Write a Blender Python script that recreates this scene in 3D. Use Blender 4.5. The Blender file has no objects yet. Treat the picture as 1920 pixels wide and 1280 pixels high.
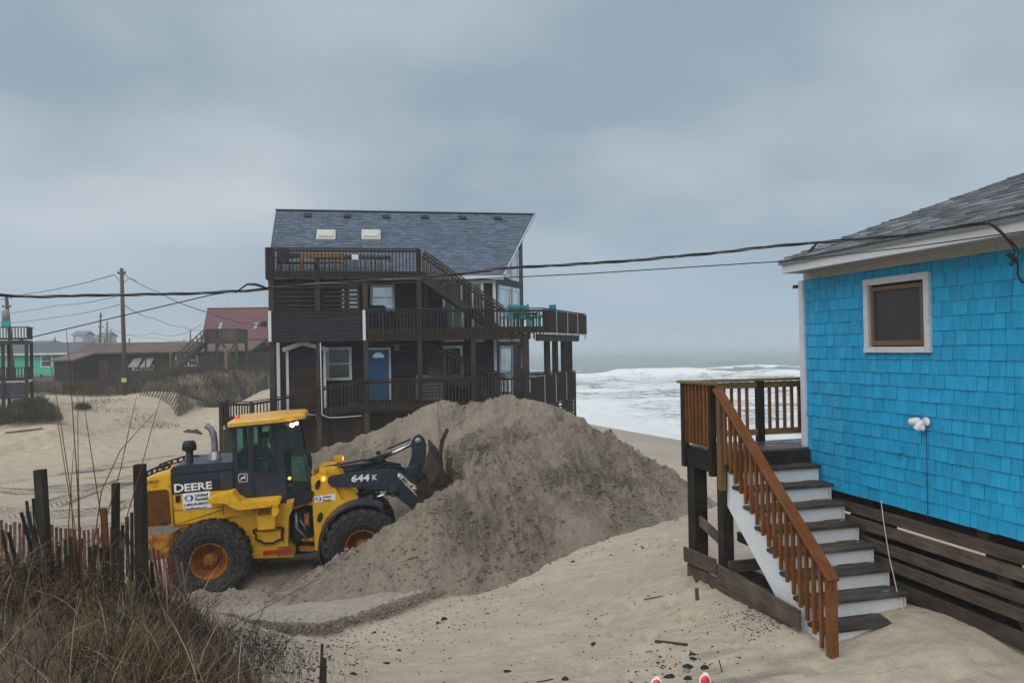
import bpy, bmesh, math, random
import numpy as np
from mathutils import Vector, Matrix, Euler

# ------------------------------------------------------------------ camera
scene = bpy.context.scene
col = scene.collection
R = math.radians
FPX = 1400.0                      # focal length in pixels of the 1920 px wide photograph
CAM = Vector((0.0, 0.0, 5.0))
cam_data = bpy.data.cameras.new("camera")
cam_data.sensor_width = 36.0
cam_data.lens = 36.0 * FPX / 1920.0
cam_data.clip_start = 0.05
cam_data.clip_end = 6000.0
cam = bpy.data.objects.new("camera", cam_data)
CAM_R = (Matrix.Rotation(R(90) + math.atan(14.0 / FPX), 3, 'X') @ Matrix.Rotation(R(-1.0), 3, 'Z'))
cam.matrix_world = Matrix.Translation(CAM) @ CAM_R.to_4x4()
col.objects.link(cam)
scene.camera = cam

# ------------------------------------------------------------------ world: overcast sky
world = bpy.data.worlds.new("World")
scene.world = world
world.use_nodes = True
wn, wl = world.node_tree.nodes, world.node_tree.links
wn.clear()
SUN_EL, SUN_AZ = R(52), R(-150)
def build_world():
    out = wn.new('ShaderNodeOutputWorld'); bg = wn.new('ShaderNodeBackground')
    sky = wn.new('ShaderNodeTexSky'); sky.sky_type = 'NISHITA'; sky.sun_disc = False
    sky.sun_elevation = SUN_EL; sky.sun_rotation = SUN_AZ; sky.air_density = 1.0; sky.dust_density = 4.0
    skym = wn.new('ShaderNodeMixRGB'); skym.blend_type = 'MULTIPLY'; skym.inputs[0].default_value = 1.0
    skym.inputs[2].default_value = (0.08, 0.08, 0.08, 1)
    wl.new(sky.outputs[0], skym.inputs[1])
    tc = wn.new('ShaderNodeTexCoord')
    sep = wn.new('ShaderNodeSeparateXYZ'); wl.new(tc.outputs['Generated'], sep.inputs[0])
    # clouds laid out on a plane overhead, so they flatten towards the horizon
    zc = wn.new('ShaderNodeMath'); zc.operation = 'MAXIMUM'; zc.inputs[1].default_value = 0.0
    wl.new(sep.outputs['Z'], zc.inputs[0])
    za = wn.new('ShaderNodeMath'); za.operation = 'ADD'; za.inputs[1].default_value = 0.28
    wl.new(zc.outputs[0], za.inputs[0])
    dv = wn.new('ShaderNodeVectorMath'); dv.operation = 'DIVIDE'
    cmb = wn.new('ShaderNodeCombineXYZ')
    for k in 'XYZ': wl.new(za.outputs[0], cmb.inputs[k])
    wl.new(tc.outputs['Generated'], dv.inputs[0]); wl.new(cmb.outputs[0], dv.inputs[1])
    mp = wn.new('ShaderNodeMapping'); mp.inputs['Scale'].default_value = (0.95, 1.05, 0.8)
    mp.inputs['Location'].default_value = (1.85, 0.35, 0.0); mp.inputs['Rotation'].default_value = (0, 0, R(-18))
    wl.new(dv.outputs[0], mp.inputs[0])
    n1 = wn.new('ShaderNodeTexNoise'); n1.inputs['Scale'].default_value = 1.1; n1.inputs['Detail'].default_value = 3.5
    n1.inputs['Roughness'].default_value = 0.48; wl.new(mp.outputs[0], n1.inputs['Vector'])
    r1 = wn.new('ShaderNodeValToRGB')
    r1.color_ramp.elements[0].position = 0.35; r1.color_ramp.elements[0].color = (0.228, 0.298, 0.355, 1)
    r1.color_ramp.elements[1].position = 0.67; r1.color_ramp.elements[1].color = (0.445, 0.485, 0.525, 1)
    wl.new(n1.outputs[0], r1.inputs[0])
    # low band: bluish grey rain haze
    r2 = wn.new('ShaderNodeValToRGB'); wl.new(sep.outputs['Z'], r2.inputs[0])
    e = r2.color_ramp.elements
    e[0].position = 0.0; e[0].color = (0.0, 0.0, 0.0, 1)
    e[1].position = 0.20; e[1].color = (1, 1, 1, 1)
    mx = wn.new('ShaderNodeMixRGB'); wl.new(r2.outputs[0], mx.inputs[0])
    mx.inputs[1].default_value = (0.26, 0.355, 0.455, 1); wl.new(r1.outputs[0], mx.inputs[2])
    mix = wn.new('ShaderNodeMixRGB'); mix.inputs[0].default_value = 0.93
    wl.new(skym.outputs[0], mix.inputs[1]); wl.new(mx.outputs[0], mix.inputs[2])
    wl.new(mix.outputs[0], bg.inputs[0]); bg.inputs[1].default_value = 1.0
    wl.new(bg.outputs[0], out.inputs[0])
build_world()
sun_d = bpy.data.lights.new("sun", 'SUN'); sun_d.energy = 1.5; sun_d.angle = R(75); sun_d.color = (1.0, 0.97, 0.93)
sun = bpy.data.objects.new("sun", sun_d); col.objects.link(sun)
sun.rotation_euler = (R(90) - SUN_EL, 0, R(-30)); sun.location = (0, -20, 40)

scene.view_settings.view_transform = 'Standard'
scene.view_settings.look = 'None'
scene.view_settings.gamma = 1.0
scene.view_settings.exposure = 0.42
scene.view_settings.use_curve_mapping = False
scene.cycles.max_bounces = 6
scene.cycles.volume_bounces = 1
scene.cycles.transparent_max_bounces = 12
scene.cycles.use_denoising = True

# ------------------------------------------------------------------ helpers
rnd = random.Random(7)
def ray(px, py):
    return CAM_R @ Vector(((px - 960) / FPX, -(py - 640) / FPX, -1.0))
def at(px, py, Y):
    d = ray(px, py)
    return CAM + d * ((Y - CAM.y) / d.y)
def proj(p):
    q = CAM_R.transposed() @ (Vector(p) - CAM)
    return (960 + FPX * q.x / -q.z, 640 - FPX * q.y / -q.z)

class Frame:
    """local frame: x along a facade, y into it (outward is -y), z up"""
    def __init__(s, origin, ang, pitch=0.0):
        s.M = Matrix.Translation(Vector(origin)) @ Matrix.Rotation(ang, 4, 'Z') @ Matrix.Rotation(-pitch, 4, 'Y')
        s.I = s.M.inverted()
    def hit(s, px, py, y):
        o = s.I @ CAM; d = s.I.to_3x3() @ ray(px, py)
        k = (y - o.y) / d.y
        p = o + d * k
        return (p.x, p.z)
    def hitx(s, px, py, x):
        o = s.I @ CAM; d = s.I.to_3x3() @ ray(px, py)
        k = (x - o.x) / d.x
        p = o + d * k
        return (p.y, p.z)
    def hitz(s, px, py, z):
        o = s.I @ CAM; d = s.I.to_3x3() @ ray(px, py)
        k = (z - o.z) / d.z
        p = o + d * k
        return (p.x, p.y)

def empty(name, M=Matrix(), label=None, cat=None, group=None):
    o = bpy.data.objects.new(name, None); col.objects.link(o)
    o.empty_display_size = 0.3
    o.matrix_world = M
    if label: o['label'] = label
    if cat: o['category'] = cat
    if group: o['group'] = group
    return o
def tag(o, label=None, cat=None, group=None, kind=None):
    if label: o['label'] = label
    if cat: o['category'] = cat
    if group: o['group'] = group
    if kind: o['kind'] = kind
    return o
def link(name, me, m, parent=None, ML=None):
    o = bpy.data.objects.new(name, me); col.objects.link(o)
    if m is not None and len(me.materials) == 0: me.materials.append(m)
    if parent is not None: o.parent = parent
    if ML is not None: o.matrix_local = ML
    return o

class MB:
    """collects shapes, builds one mesh"""
    def __init__(s): s.v = []; s.f = []; s.sm = []
    def add(s, vs, fs, smooth=False):
        b = len(s.v); s.v.extend([tuple(x) for x in vs])
        for f in fs:
            s.f.append(tuple(i + b for i in f)); s.sm.append(smooth)
        return s
    def box(s, x0, x1, y0, y1, z0, z1):
        v = [(x0,y0,z0),(x1,y0,z0),(x1,y1,z0),(x0,y1,z0),(x0,y0,z1),(x1,y0,z1),(x1,y1,z1),(x0,y1,z1)]
        return s.add(v, [(0,3,2,1),(4,5,6,7),(0,1,5,4),(1,2,6,5),(2,3,7,6),(3,0,4,7)])
    def prism(s, pts, y0, y1):
        """pts: (x,z) outline, extruded from y0 to y1"""
        n = len(pts)
        a = sum(pts[i][0]*pts[(i+1)%n][1]-pts[(i+1)%n][0]*pts[i][1] for i in range(n))
        if a < 0: pts = pts[::-1]
        if y0 > y1: y0, y1 = y1, y0
        v = [(p[0], y0, p[1]) for p in pts] + [(p[0], y1, p[1]) for p in pts]
        f = [tuple(range(n)), tuple(range(2*n-1, n-1, -1))]
        f += [(i, i+n, (i+1)%n+n, (i+1)%n) for i in range(n)]
        return s.add(v, f)
    def zprism(s, pts, z0, z1):
        n = len(pts)
        a = sum(pts[i][0]*pts[(i+1)%n][1]-pts[(i+1)%n][0]*pts[i][1] for i in range(n))
        if a < 0: pts = pts[::-1]
        v = [(p[0], p[1], z0) for p in pts] + [(p[0], p[1], z1) for p in pts]
        f = [tuple(range(n-1, -1, -1)), tuple(range(n, 2*n))]
        f += [(i, (i+1)%n, (i+1)%n+n, i+n) for i in range(n)]
        return s.add(v, f)
    def bar(s, p0, p1, w, t, up=(0,0,1)):
        p0 = Vector(p0); p1 = Vector(p1); x = (p1-p0).normalized(); u = Vector(up)
        if abs(x.dot(u)) > 0.99: u = Vector((0,1,0))
        y = u.cross(x).normalized(); z = x.cross(y)
        v = []
        for p in (p0, p1):
            for a, b in ((-1,-1),(1,-1),(1,1),(-1,1)):
                v.append(p + y*(a*w/2) + z*(b*t/2))
        return s.add(v, [(0,3,2,1),(4,5,6,7),(0,1,5,4),(1,2,6,5),(2,3,7,6),(3,0,4,7)])
    def tube(s, pts, r, n=8, caps=True):
        pts = [Vector(p) for p in pts]; rr = r if isinstance(r, (list, tuple)) else [r]*len(pts)
        vs = []; fs = []
        prev = None
        for i, p in enumerate(pts):
            t = (pts[min(i+1, len(pts)-1)] - pts[max(i-1, 0)]).normalized()
            if prev is None:
                u = Vector((0,0,1)) if abs(t.z) < 0.9 else Vector((1,0,0))
                y = u.cross(t).normalized()
            else:
                y = (prev - t*prev.dot(t)).normalized()
            prev = y; z = t.cross(y)
            for k in range(n):
                a = 2*math.pi*k/n
                vs.append(p + y*(math.cos(a)*rr[i]) + z*(math.sin(a)*rr[i]))
        for i in range(len(pts)-1):
            for k in range(n):
                fs.append((i*n+k, i*n+(k+1)%n, (i+1)*n+(k+1)%n, (i+1)*n+k))
        s.add(vs, fs, True)
        if caps:
            b = len(s.v) - len(vs)
            s.f.append(tuple(b+k for k in range(n-1, -1, -1))); s.sm.append(False)
            b2 = b + (len(pts)-1)*n
            s.f.append(tuple(b2+k for k in range(n))); s.sm.append(False)
        return s
    def lathe(s, prof, c=(0,0,0), axis='Z', n=24, closed=False):
        """prof: (radius, height) pairs"""
        vs = []; fs = []
        for (r, h) in prof:
            for k in range(n):
                a = 2*math.pi*k/n; x = math.cos(a)*r; y = math.sin(a)*r
                if axis == 'Z': p = (x, y, h)
                elif axis == 'Y': p = (x, h, -y)
                else: p = (h, x, y)
                vs.append((p[0]+c[0], p[1]+c[1], p[2]+c[2]))
        m = len(prof)
        for i in range(m if closed else m-1):
            j = (i+1) % m
            for k in range(n):
                fs.append((i*n+k, i*n+(k+1)%n, j*n+(k+1)%n, j*n+k))
        return s.add(vs, fs, True)
    def ball(s, c, r, n=10, m=7):
        rx = r if isinstance(r, (tuple, list)) else (r, r, r)
        vs = []; fs = []
        for i in range(m+1):
            th = math.pi*i/m
            for k in range(n):
                a = 2*math.pi*k/n
                vs.append((c[0]+rx[0]*math.sin(th)*math.cos(a), c[1]+rx[1]*math.sin(th)*math.sin(a), c[2]+rx[2]*math.cos(th)))
        for i in range(m):
            for k in range(n):
                fs.append((i*n+k, (i+1)*n+k, (i+1)*n+(k+1)%n, i*n+(k+1)%n))
        return s.add(vs, fs, True)
    def mesh(s, name):
        me = bpy.data.meshes.new(name); me.from_pydata(s.v, [], s.f)
        me.polygons.foreach_set('use_smooth', s.sm); me.update()
        return me
    def build(s, name, m, parent=None, ML=None, bevel=0.0, label=None):
        me = s.mesh(name)
        if bevel:
            bm = bmesh.new(); bm.from_mesh(me)
            bmesh.ops.remove_doubles(bm, verts=bm.verts, dist=1e-5)
            es = [e for e in bm.edges if len(e.link_faces) == 2 and e.calc_face_angle(0) > 0.5 and not all(f.smooth for f in e.link_faces)]
            try: bmesh.ops.bevel(bm, geom=es, offset=bevel, segments=2, affect='EDGES', clamp_overlap=True)
            except Exception: pass
            bm.to_mesh(me); bm.free()
        o = link(name, me, m, parent, ML)
        if label: o['label'] = label
        return o

# boards: local X is the length, meshes shared between alike pieces
_bc = {}
def board_mesh(L, w, t, m, bev=0.0):
    key = (round(L, 2), round(w, 3), round(t, 3), m.name, bev)
    if key not in _bc:
        L, w, t = key[:3]
        bm = bmesh.new()
        bmesh.ops.create_cube(bm, size=1.0)
        for v in bm.verts: v.co = Vector((v.co.x*L, v.co.y*w, v.co.z*t))
        if bev: bmesh.ops.bevel(bm, geom=bm.edges[:], offset=bev, segments=1, affect='EDGES')
        me = bpy.data.meshes.new("board"); bm.to_mesh(me); bm.free(); me.materials.append(m)
        _bc[key] = me
    return _bc[key]
def board(name, p0, p1, w, t, m, parent=None, up=(0,0,1), bev=0.0, label=None, jit=0.0):
    """a plank from p0 to p1; t is its size along 'up', w across"""
    p0 = Vector(p0); p1 = Vector(p1); d = p1-p0; L = d.length; x = d.normalized(); u = Vector(up)
    if abs(x.dot(u)) > 0.98: u = Vector((0,-1,0)) if abs(x.y) < 0.9 else Vector((1,0,0))
    y = u.cross(x).normalized(); z = x.cross(y)
    if jit:
        y = (y + z*rnd.uniform(-jit, jit)).normalized(); z = x.cross(y)
    M = Matrix((x, y, z)).transposed().to_4x4(); M.translation = (p0+p1)/2
    o = bpy.data.objects.new(name, board_mesh(L, w, t, m, bev)); col.objects.link(o)
    if parent is not None: o.parent = parent
    o.matrix_local = M
    if label: o['label'] = label
    return o

def text_mesh(s, size, ext=0.003, off=0.0, shear=0.0, align='LEFT'):
    cu = bpy.data.curves.new("lettering", 'FONT'); cu.body = s; cu.size = size; cu.extrude = ext; cu.offset = off
    cu.shear = shear; cu.align_x = align; cu.resolution_u = 2
    o = bpy.data.objects.new("lettering", cu); col.objects.link(o)
    dg = bpy.context.evaluated_depsgraph_get()
    me = bpy.data.meshes.new_from_object(o.evaluated_get(dg))
    bpy.data.objects.remove(o)
    return me

# ------------------------------------------------------------------ materials
def N(nt, t): return nt.nodes.new(t)
def base_mat(name, rough=0.6, metal=0.0):
    m = bpy.data.materials.new(name); m.use_nodes = True
    b = m.node_tree.nodes['Principled BSDF']
    b.inputs['Roughness'].default_value = rough; b.inputs['Metallic'].default_value = metal
    return m, m.node_tree, b
def ramp(nt, src, stops):
    r = N(nt, 'ShaderNodeValToRGB'); e = r.color_ramp.elements
    while len(e) > len(stops): e.remove(e[-1])
    while len(e) < len(stops): e.new(1.0)
    for i, (p, c) in enumerate(stops):
        e[i].position = p; e[i].color = (c[0], c[1], c[2], 1) if len(c) == 3 else c
    nt.links.new(src, r.inputs[0]); return r.outputs[0]
def g(v): return (v, v, v)
def coords(nt, scale=(1,1,1), kind='Object', rot=(0,0,0), rand=False):
    tc = N(nt, 'ShaderNodeTexCoord'); mp = N(nt, 'ShaderNodeMapping')
    mp.inputs['Scale'].default_value = scale; mp.inputs['Rotation'].default_value = rot
    nt.links.new(tc.outputs[kind], mp.inputs[0])
    if rand:
        oi = N(nt, 'ShaderNodeObjectInfo'); ml = N(nt, 'ShaderNodeMath'); ml.operation = 'MULTIPLY'; ml.inputs[1].default_value = 37.0
        nt.links.new(oi.outputs['Random'], ml.inputs[0])
        cb = N(nt, 'ShaderNodeCombineXYZ')
        for k in 'XYZ': nt.links.new(ml.outputs[0], cb.inputs[k])
        nt.links.new(cb.outputs[0], mp.inputs['Location'])
    return mp.outputs[0]
def noise(nt, vec, scale, detail=4, rough=0.55, dist=0.0):
    n = N(nt, 'ShaderNodeTexNoise'); n.inputs['Scale'].default_value = scale; n.inputs['Detail'].default_value = detail
    n.inputs['Roughness'].default_value = rough; n.inputs['Distortion'].default_value = dist
    nt.links.new(vec, n.inputs['Vector']); return n.outputs[0]
def mixc(nt, fac, a, b, mode='MIX'):
    m = N(nt, 'ShaderNodeMixRGB'); m.blend_type = mode
    for sock, v in ((0, fac), (1, a), (2, b)):
        if isinstance(v, (int, float)): m.inputs[sock].default_value = v if sock == 0 else (v, v, v, 1)
        elif isinstance(v, tuple): m.inputs[sock].default_value = (v[0], v[1], v[2], 1)
        else: nt.links.new(v, m.inputs[sock])
    return m.outputs[0]
def math_(nt, op, a, b=0.0):
    m = N(nt, 'ShaderNodeMath'); m.operation = op
    for i, v in enumerate((a, b)):
        if isinstance(v, (int, float)): m.inputs[i].default_value = v
        else: nt.links.new(v, m.inputs[i])
    return m.outputs[0]
def bump(nt, b, h, strength=0.3, dist=0.02):
    bp = N(nt, 'ShaderNodeBump'); bp.inputs['Strength'].default_value = strength; bp.inputs['Distance'].default_value = dist
    nt.links.new(h, bp.inputs['Height']); nt.links.new(bp.outputs[0], b.inputs['Normal'])
def rand_gain(nt, lo, hi, island=False):
    if island:
        gnode = N(nt, 'ShaderNodeNewGeometry'); oi = N(nt, 'ShaderNodeObjectInfo')
        f = math_(nt, 'FRACT', math_(nt, 'ADD', gnode.outputs['Random Per Island'], oi.outputs['Random']))
    else:
        oi = N(nt, 'ShaderNodeObjectInfo'); f = oi.outputs['Random']
    mr = N(nt, 'ShaderNodeMapRange'); mr.inputs['To Min'].default_value = lo; mr.inputs['To Max'].default_value = hi
    nt.links.new(f, mr.inputs['Value']); return mr.outputs[0]

def wood(name, dark, light, rough=0.6, wear=None, wear_amt=0.6, gain=(0.75, 1.2), spec=0.18, gs=1.0, wet=0.0):
    m, nt, b = base_mat(name, rough)
    v = coords(nt, (1.3*gs, 22*gs, 22*gs), rand=True)
    n1 = noise(nt, v, 2.2, 5, 0.62, 0.4)
    v2 = coords(nt, (1, 1, 1), rand=True)
    n2 = noise(nt, v2, 3.2, 4, 0.6)
    c = ramp(nt, n1, [(0.28, dark), (0.72, light)])
    if wear:
        w = ramp(nt, n2, [(0.45, g(0.0)), (0.45+0.3, g(wear_amt))])
        c = mixc(nt, w, c, wear)
    gn = rand_gain(nt, *gain)
    hs = mixc(nt, 1.0, c, gn, 'MULTIPLY')
    nt.links.new(hs, b.inputs['Base Color'])
    rr = ramp(nt, n2, [(0.35, g(max(rough-0.18-wet, 0.08))), (0.7, g(rough+0.12))])
    nt.links.new(rr, b.inputs['Roughness'])
    b.inputs['Specular IOR Level'].default_value = spec
    bump(nt, b, n1, 0.45, 0.008)
    return m
def paint(name, c, rough=0.5, var=0.15, dirt=None, dirt_amt=0.5, sc=1.0, gain=None, metal=0.0, dpos=(0.5, 0.72), island=False, bmp=0.1, stretch=(1,1,1)):
    m, nt, b = base_mat(name, rough, metal)
    v = coords(nt, tuple(k*sc for k in stretch), rand=True)
    n1 = noise(nt, v, 3.0, 6, 0.62)
    c2 = tuple(k*(1-var) for k in c); c3 = tuple(min(k*(1+var), 0.95) for k in c)
    cc = ramp(nt, n1, [(0.3, c2), (0.7, c3)])
    if dirt:
        n2 = noise(nt, v, 7.3, 7, 0.68, 0.6)
        w = ramp(nt, n2, [(dpos[0], g(0.0)), (dpos[1], g(dirt_amt))])
        cc = mixc(nt, w, cc, dirt)
    if gain: cc = mixc(nt, 1.0, cc, rand_gain(nt, gain[0], gain[1], island), 'MULTIPLY')
    nt.links.new(cc, b.inputs['Base Color'])
    rr = ramp(nt, n1, [(0.3, g(max(0.05, rough-0.1))), (0.7, g(min(1, rough+0.1)))])
    nt.links.new(rr, b.inputs['Roughness'])
    b.inputs['Specular IOR Level'].default_value = 0.5 if rough < .4 else (0.32 if rough < .58 else 0.15)
    if bmp: bump(nt, b, n1, bmp, 0.01)
    return m
def glass_dark(name, c, rough=0.06, spec=0.6):
    m, nt, b = base_mat(name, rough)
    v = coords(nt, (1,1,1), rand=True)
    n1 = noise(nt, v, 1.4, 3)
    cc = ramp(nt, n1, [(0.3, tuple(k*0.7 for k in c)), (0.7, tuple(k*1.25 for k in c))])
    nt.links.new(cc, b.inputs['Base Color']); b.inputs['Specular IOR Level'].default_value = spec
    return m
def emit(name, c, s):
    m, nt, b = base_mat(name, 0.4)
    b.inputs['Base Color'].default_value = (c[0], c[1], c[2], 1)
    b.inputs['Emission Color'].default_value = (c[0], c[1], c[2], 1); b.inputs['Emission Strength'].default_value = s
    return m

# numpy value noise
def _h(ix, iy, seed):
    n = (ix.astype(np.int64)*374761393 + iy.astype(np.int64)*668265263 + seed*144269504) & 0x7fffffff
    n = ((n ^ (n >> 13)) * 1274126177) & 0x7fffffff
    return ((n ^ (n >> 16)) & 0xffff) / 65535.0
def vnoise(x, y, seed=0):
    ix = np.floor(x); iy = np.floor(y); fx = x-ix; fy = y-iy
    fx = fx*fx*(3-2*fx); fy = fy*fy*(3-2*fy)
    a = _h(ix, iy, seed); b = _h(ix+1, iy, seed); c = _h(ix, iy+1, seed); d = _h(ix+1, iy+1, seed)
    return (a*(1-fx)+b*fx)*(1-fy) + (c*(1-fx)+d*fx)*fy - 0.5
def fbm(x, y, oct=4, seed=0, gain=0.5):
    s = 0; a = 1.0
    for k in range(oct):
        s = s + a*vnoise(x*2**k+13.7*k, y*2**k+5.1*k, seed+k); a *= gain
    return s
def sstep(a, b, x):
    t = np.clip((x-a)/(b-a), 0, 1); return t*t*(3-2*t)
def dist_poly(x, y, pts):
    """distance to polyline and signed side"""
    best = np.full(np.shape(x), 1e9); side = np.zeros(np.shape(x)); par = np.zeros(np.shape(x)); L = 0.0
    for (x0, y0), (x1, y1) in zip(pts[:-1], pts[1:]):
        dx, dy = x1-x0, y1-y0; l2 = dx*dx+dy*dy; l = math.sqrt(l2)
        t = np.clip(((x-x0)*dx+(y-y0)*dy)/l2, 0, 1)
        qx, qy = x-(x0+t*dx), y-(y0+t*dy); d = np.hypot(qx, qy)
        s = np.sign(dx*qy-dy*qx)
        k = d < best
        best = np.where(k, d, best); side = np.where(k, s, side); par = np.where(k, L+t*l, par)
        L += l
    return best, side, par
def grid_mesh(name, X, Y, Z, keep=None):
    ny, nx = X.shape
    v = np.stack([X.ravel(), Y.ravel(), Z.ravel()], 1)
    i = np.arange(ny*nx).reshape(ny, nx)
    q = np.stack([i[:-1,:-1].ravel(), i[:-1,1:].ravel(), i[1:,1:].ravel(), i[1:,:-1].ravel()], 1)
    if keep is not None: q = q[keep.ravel()]
    me = bpy.data.meshes.new(name)
    me.vertices.add(len(v)); me.vertices.foreach_set('co', v.astype(np.float32).ravel())
    me.loops.add(q.size); me.loops.foreach_set('vertex_index', q.astype(np.int32).ravel())
    me.polygons.add(len(q)); me.polygons.foreach_set('loop_start', np.arange(0, q.size, 4, dtype=np.int32))
    me.polygons.foreach_set('loop_total', np.full(len(q), 4, dtype=np.int32))
    me.polygons.foreach_set('use_smooth', np.ones(len(q), dtype=bool))
    me.update(calc_edges=True); me.validate()
    if keep is not None:
        bm = bmesh.new(); bm.from_mesh(me)
        bmesh.ops.delete(bm, geom=[w for w in bm.verts if not w.link_faces], context='VERTS')
        bm.to_mesh(me); bm.free()
    return me

# ------------------------------------------------------------------ terrain heights
SEA_Z = -1.6
def shore_x(y):
    y = np.asarray(y, float)
    return np.where(y < 72, 11.9-0.44*(y-52), 3.1-0.12*(y-72)) + 0.9*vnoise(y*0.09, y*0+3.3, 5)*2
_px = [(960,1280,7.8),(1500,1280,7.15),(1250,1280,7.4),(650,1280,8.0),(1600,1205,7.8),(1800,1190,7.3),(1900,1250,7.0),(1553,1230,7.7),
 (1502,1190,7.9),(1400,1150,8.8),(1287,1078,10.4),(1200,1150,9.8),(1000,1180,9.7),(1150,1010,15),(1285,950,18.5),(880,1100,13.3),(1100,1100,12),
 (740,1200,10.4),(600,1150,11.6),(500,1150,11.5),(700,1125,12.4),(780,1110,13.0),(1400,1000,15.5),(1330,930,20),
 (100,950,23.4),(0,975,21),(250,880,30),(400,850,34),(100,838,39),(20,880,33),(30,852,38),(300,797,48),(240,803,46),(450,772,56),(480,766,60),
 (170,745,53),(240,738,54),(330,745,53),(150,822,43.0),(330,779,50.5),(70,800,42.5),(450,700,63),(400,728,59),(480,738,56),(60,785,44),(0,790,44),(0,745,50),
 (300,715,66),(120,715,75),(200,712,78),(470,700,80),(1230,870,32),(1200,850,38),(1270,832,49),(1200,905,23)]
_ctl = [tuple(at(*p)) for p in _px]
_ctl += [(-7,15,.15),(-5,15,.15),(-3,15.3,.2),(-8,17,.15),(-3,17,.2),(-6,19,.2),(-10,17,.2),(-10,20,.25),(-14,22,.2),(-6,26,.3),(-2,26,.4),(3,26,.3),(2,34,.3),(-8,31,.4),(-5,36,.4),
         (-2.6,7.2,1.95),(-3.2,5.5,2.6),(-4.9,7.8,2.7),(-6,8.6,2.5),(-5,5,2.8),(-7,6.5,2.9),(-4.2,9.0,2.2),(-5.5,10.4,1.45),(-8,11,1.6),(-8,13,.6),(-12,12,1.2),(-12,8,2.6),(-3,9,1.6),(-3,10.4,1.05),
         (0,0,2.2),(-8,0,3.2),(8,0,2.2),(6,7,2.1),(5,9,1.95),(6,12,1.25),(8,20,-.1),(5,16,.95),(6.5,26,-.4),(10,14,.6),(12,5,1.5),
         (-20,20,.6),(-30,30,1.0),(-20,10,2.2),(-30,45,1.8),(-25,42,.8),(-40,60,2.5),(-30,75,2.3),(-60,60,2.6),(-15,75,2.4),(-12,64,2.2),(-10,90,2.4),(-40,100,2.6),(-10,48,.5),(-6,48,.4),(-80,120,2.6),(-40,150,2.6),(-30,15,2.5),(-60,20,2.6)]
for y in (-10, 5, 15, 25, 35, 45, 52, 58, 65, 75, 90, 120):
    sx = float(shore_x(y)); _ctl.append((sx, y, SEA_Z+.02)); _ctl.append((sx+9, y, SEA_Z-1.0)); _ctl.append((sx+30, y, SEA_Z-2.5))
C = np.array(_ctl)
_Cx, _Cy = C[:,0]/10, C[:,1]/10
def _U(r2): return np.where(r2 > 1e-12, r2*np.log(r2+1e-12), 0.0)
def _solve():
    n = len(C); r2 = (_Cx[:,None]-_Cx[None])**2 + (_Cy[:,None]-_Cy[None])**2
    K = _U(r2) + np.eye(n)*0.004
    P = np.stack([np.ones(n), _Cx, _Cy], 1)
    A = np.zeros((n+3, n+3)); A[:n,:n] = K; A[:n,n:] = P; A[n:,:n] = P.T
    return np.linalg.solve(A, np.concatenate([C[:,2], np.zeros(3)]))
_W = _solve()
def _tps(x, y):
    out = np.zeros(x.shape)
    xf, yf = x.ravel()/10, y.ravel()/10; res = np.zeros(xf.shape)
    for i in range(0, len(xf), 20000):
        a, b = xf[i:i+20000], yf[i:i+20000]
        r2 = (a[:,None]-_Cx[None])**2 + (b[:,None]-_Cy[None])**2
        res[i:i+20000] = _U(r2) @ _W[:len(C)] + _W[-3] + _W[-2]*a + _W[-1]*b
    return res.reshape(x.shape)
LIP = [tuple(at(*p).xy) for p in ((380,1215,10.6),(520,1192,10.6),(620,1172,11.0),(700,1150,11.6),(780,1128,12.3),(860,1103,13.2))]
SCARP = [tuple(at(*p).xy) for p in ((-60,880,36),(30,852,38.5),(100,838,40),(160,822,43),(240,803,46.5),(330,778,51))]
def ground_h(x, y):
    x = np.asarray(x, float); y = np.asarray(y, float)
    far = sstep(100, 135, np.hypot(x, y))
    h = np.clip(_tps(x, y), -4, 3.6)
    s = shore_x(y)
    hf = np.clip(2.4-np.clip((x-(s-25))/25, 0, 2)*4.0, -4, 2.4)
    h = h*(1-far) + hf*far
    land = sstep(-2.0, -6.0, x-s)
    # small relief
    h = h + land*(0.055*fbm(x*0.9, y*0.9, 4, 1) + 0.06*fbm(x*0.25, y*0.25, 2, 9))
    # scraped terrace with a crumbling lip
    d, sd, par = dist_poly(x, y, LIP)
    crumb = 0.5+0.9*fbm(x*9, y*9, 3, 4)
    dd = d*sd + 0.10*fbm(x*1.8, y*1.8, 3, 8)
    near = (d < 1.6) & (par > 0.01)
    h = h + np.where(near, 0.085*sstep(-0.20, 0.0, dd)*sstep(1.6, 0.4, d)*sstep(6.9, 5.2, par)*sstep(.3, 1.2, par), 0) + np.where(d < 0.6, 0.05*np.exp(-((dd+0.14)/0.14)**2)*crumb*1.6, 0)
    # scarp along the far edge of the road
    d, sd, par = dist_poly(x, y, SCARP)
    h = h + np.where(d < 6, 0.32*sstep(-0.15, 0.25, d*sd+0.3*fbm(x*0.8, y*0.8, 3, 3))*sstep(6, 1.5, d), 0)
    # berm in front of the near wheels of the loader
    bx, by = at(470, 1090, 14.15).x, 14.15
    t = np.clip((x+8.2)/6.0, 0, 1)
    by_ = 14.0+0.25*t
    h = h + 0.27*np.exp(-((y-by_)/0.30)**2)*sstep(-8.5, -7.2, x)*sstep(-2.0, -3.4, x)*(0.8+0.8*fbm(x*2.5, y*2.5, 4, 11))
    # footprints
    return h
def gh(x, y): return float(ground_h(np.array([float(x)]), np.array([float(y)]))[0])

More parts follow.
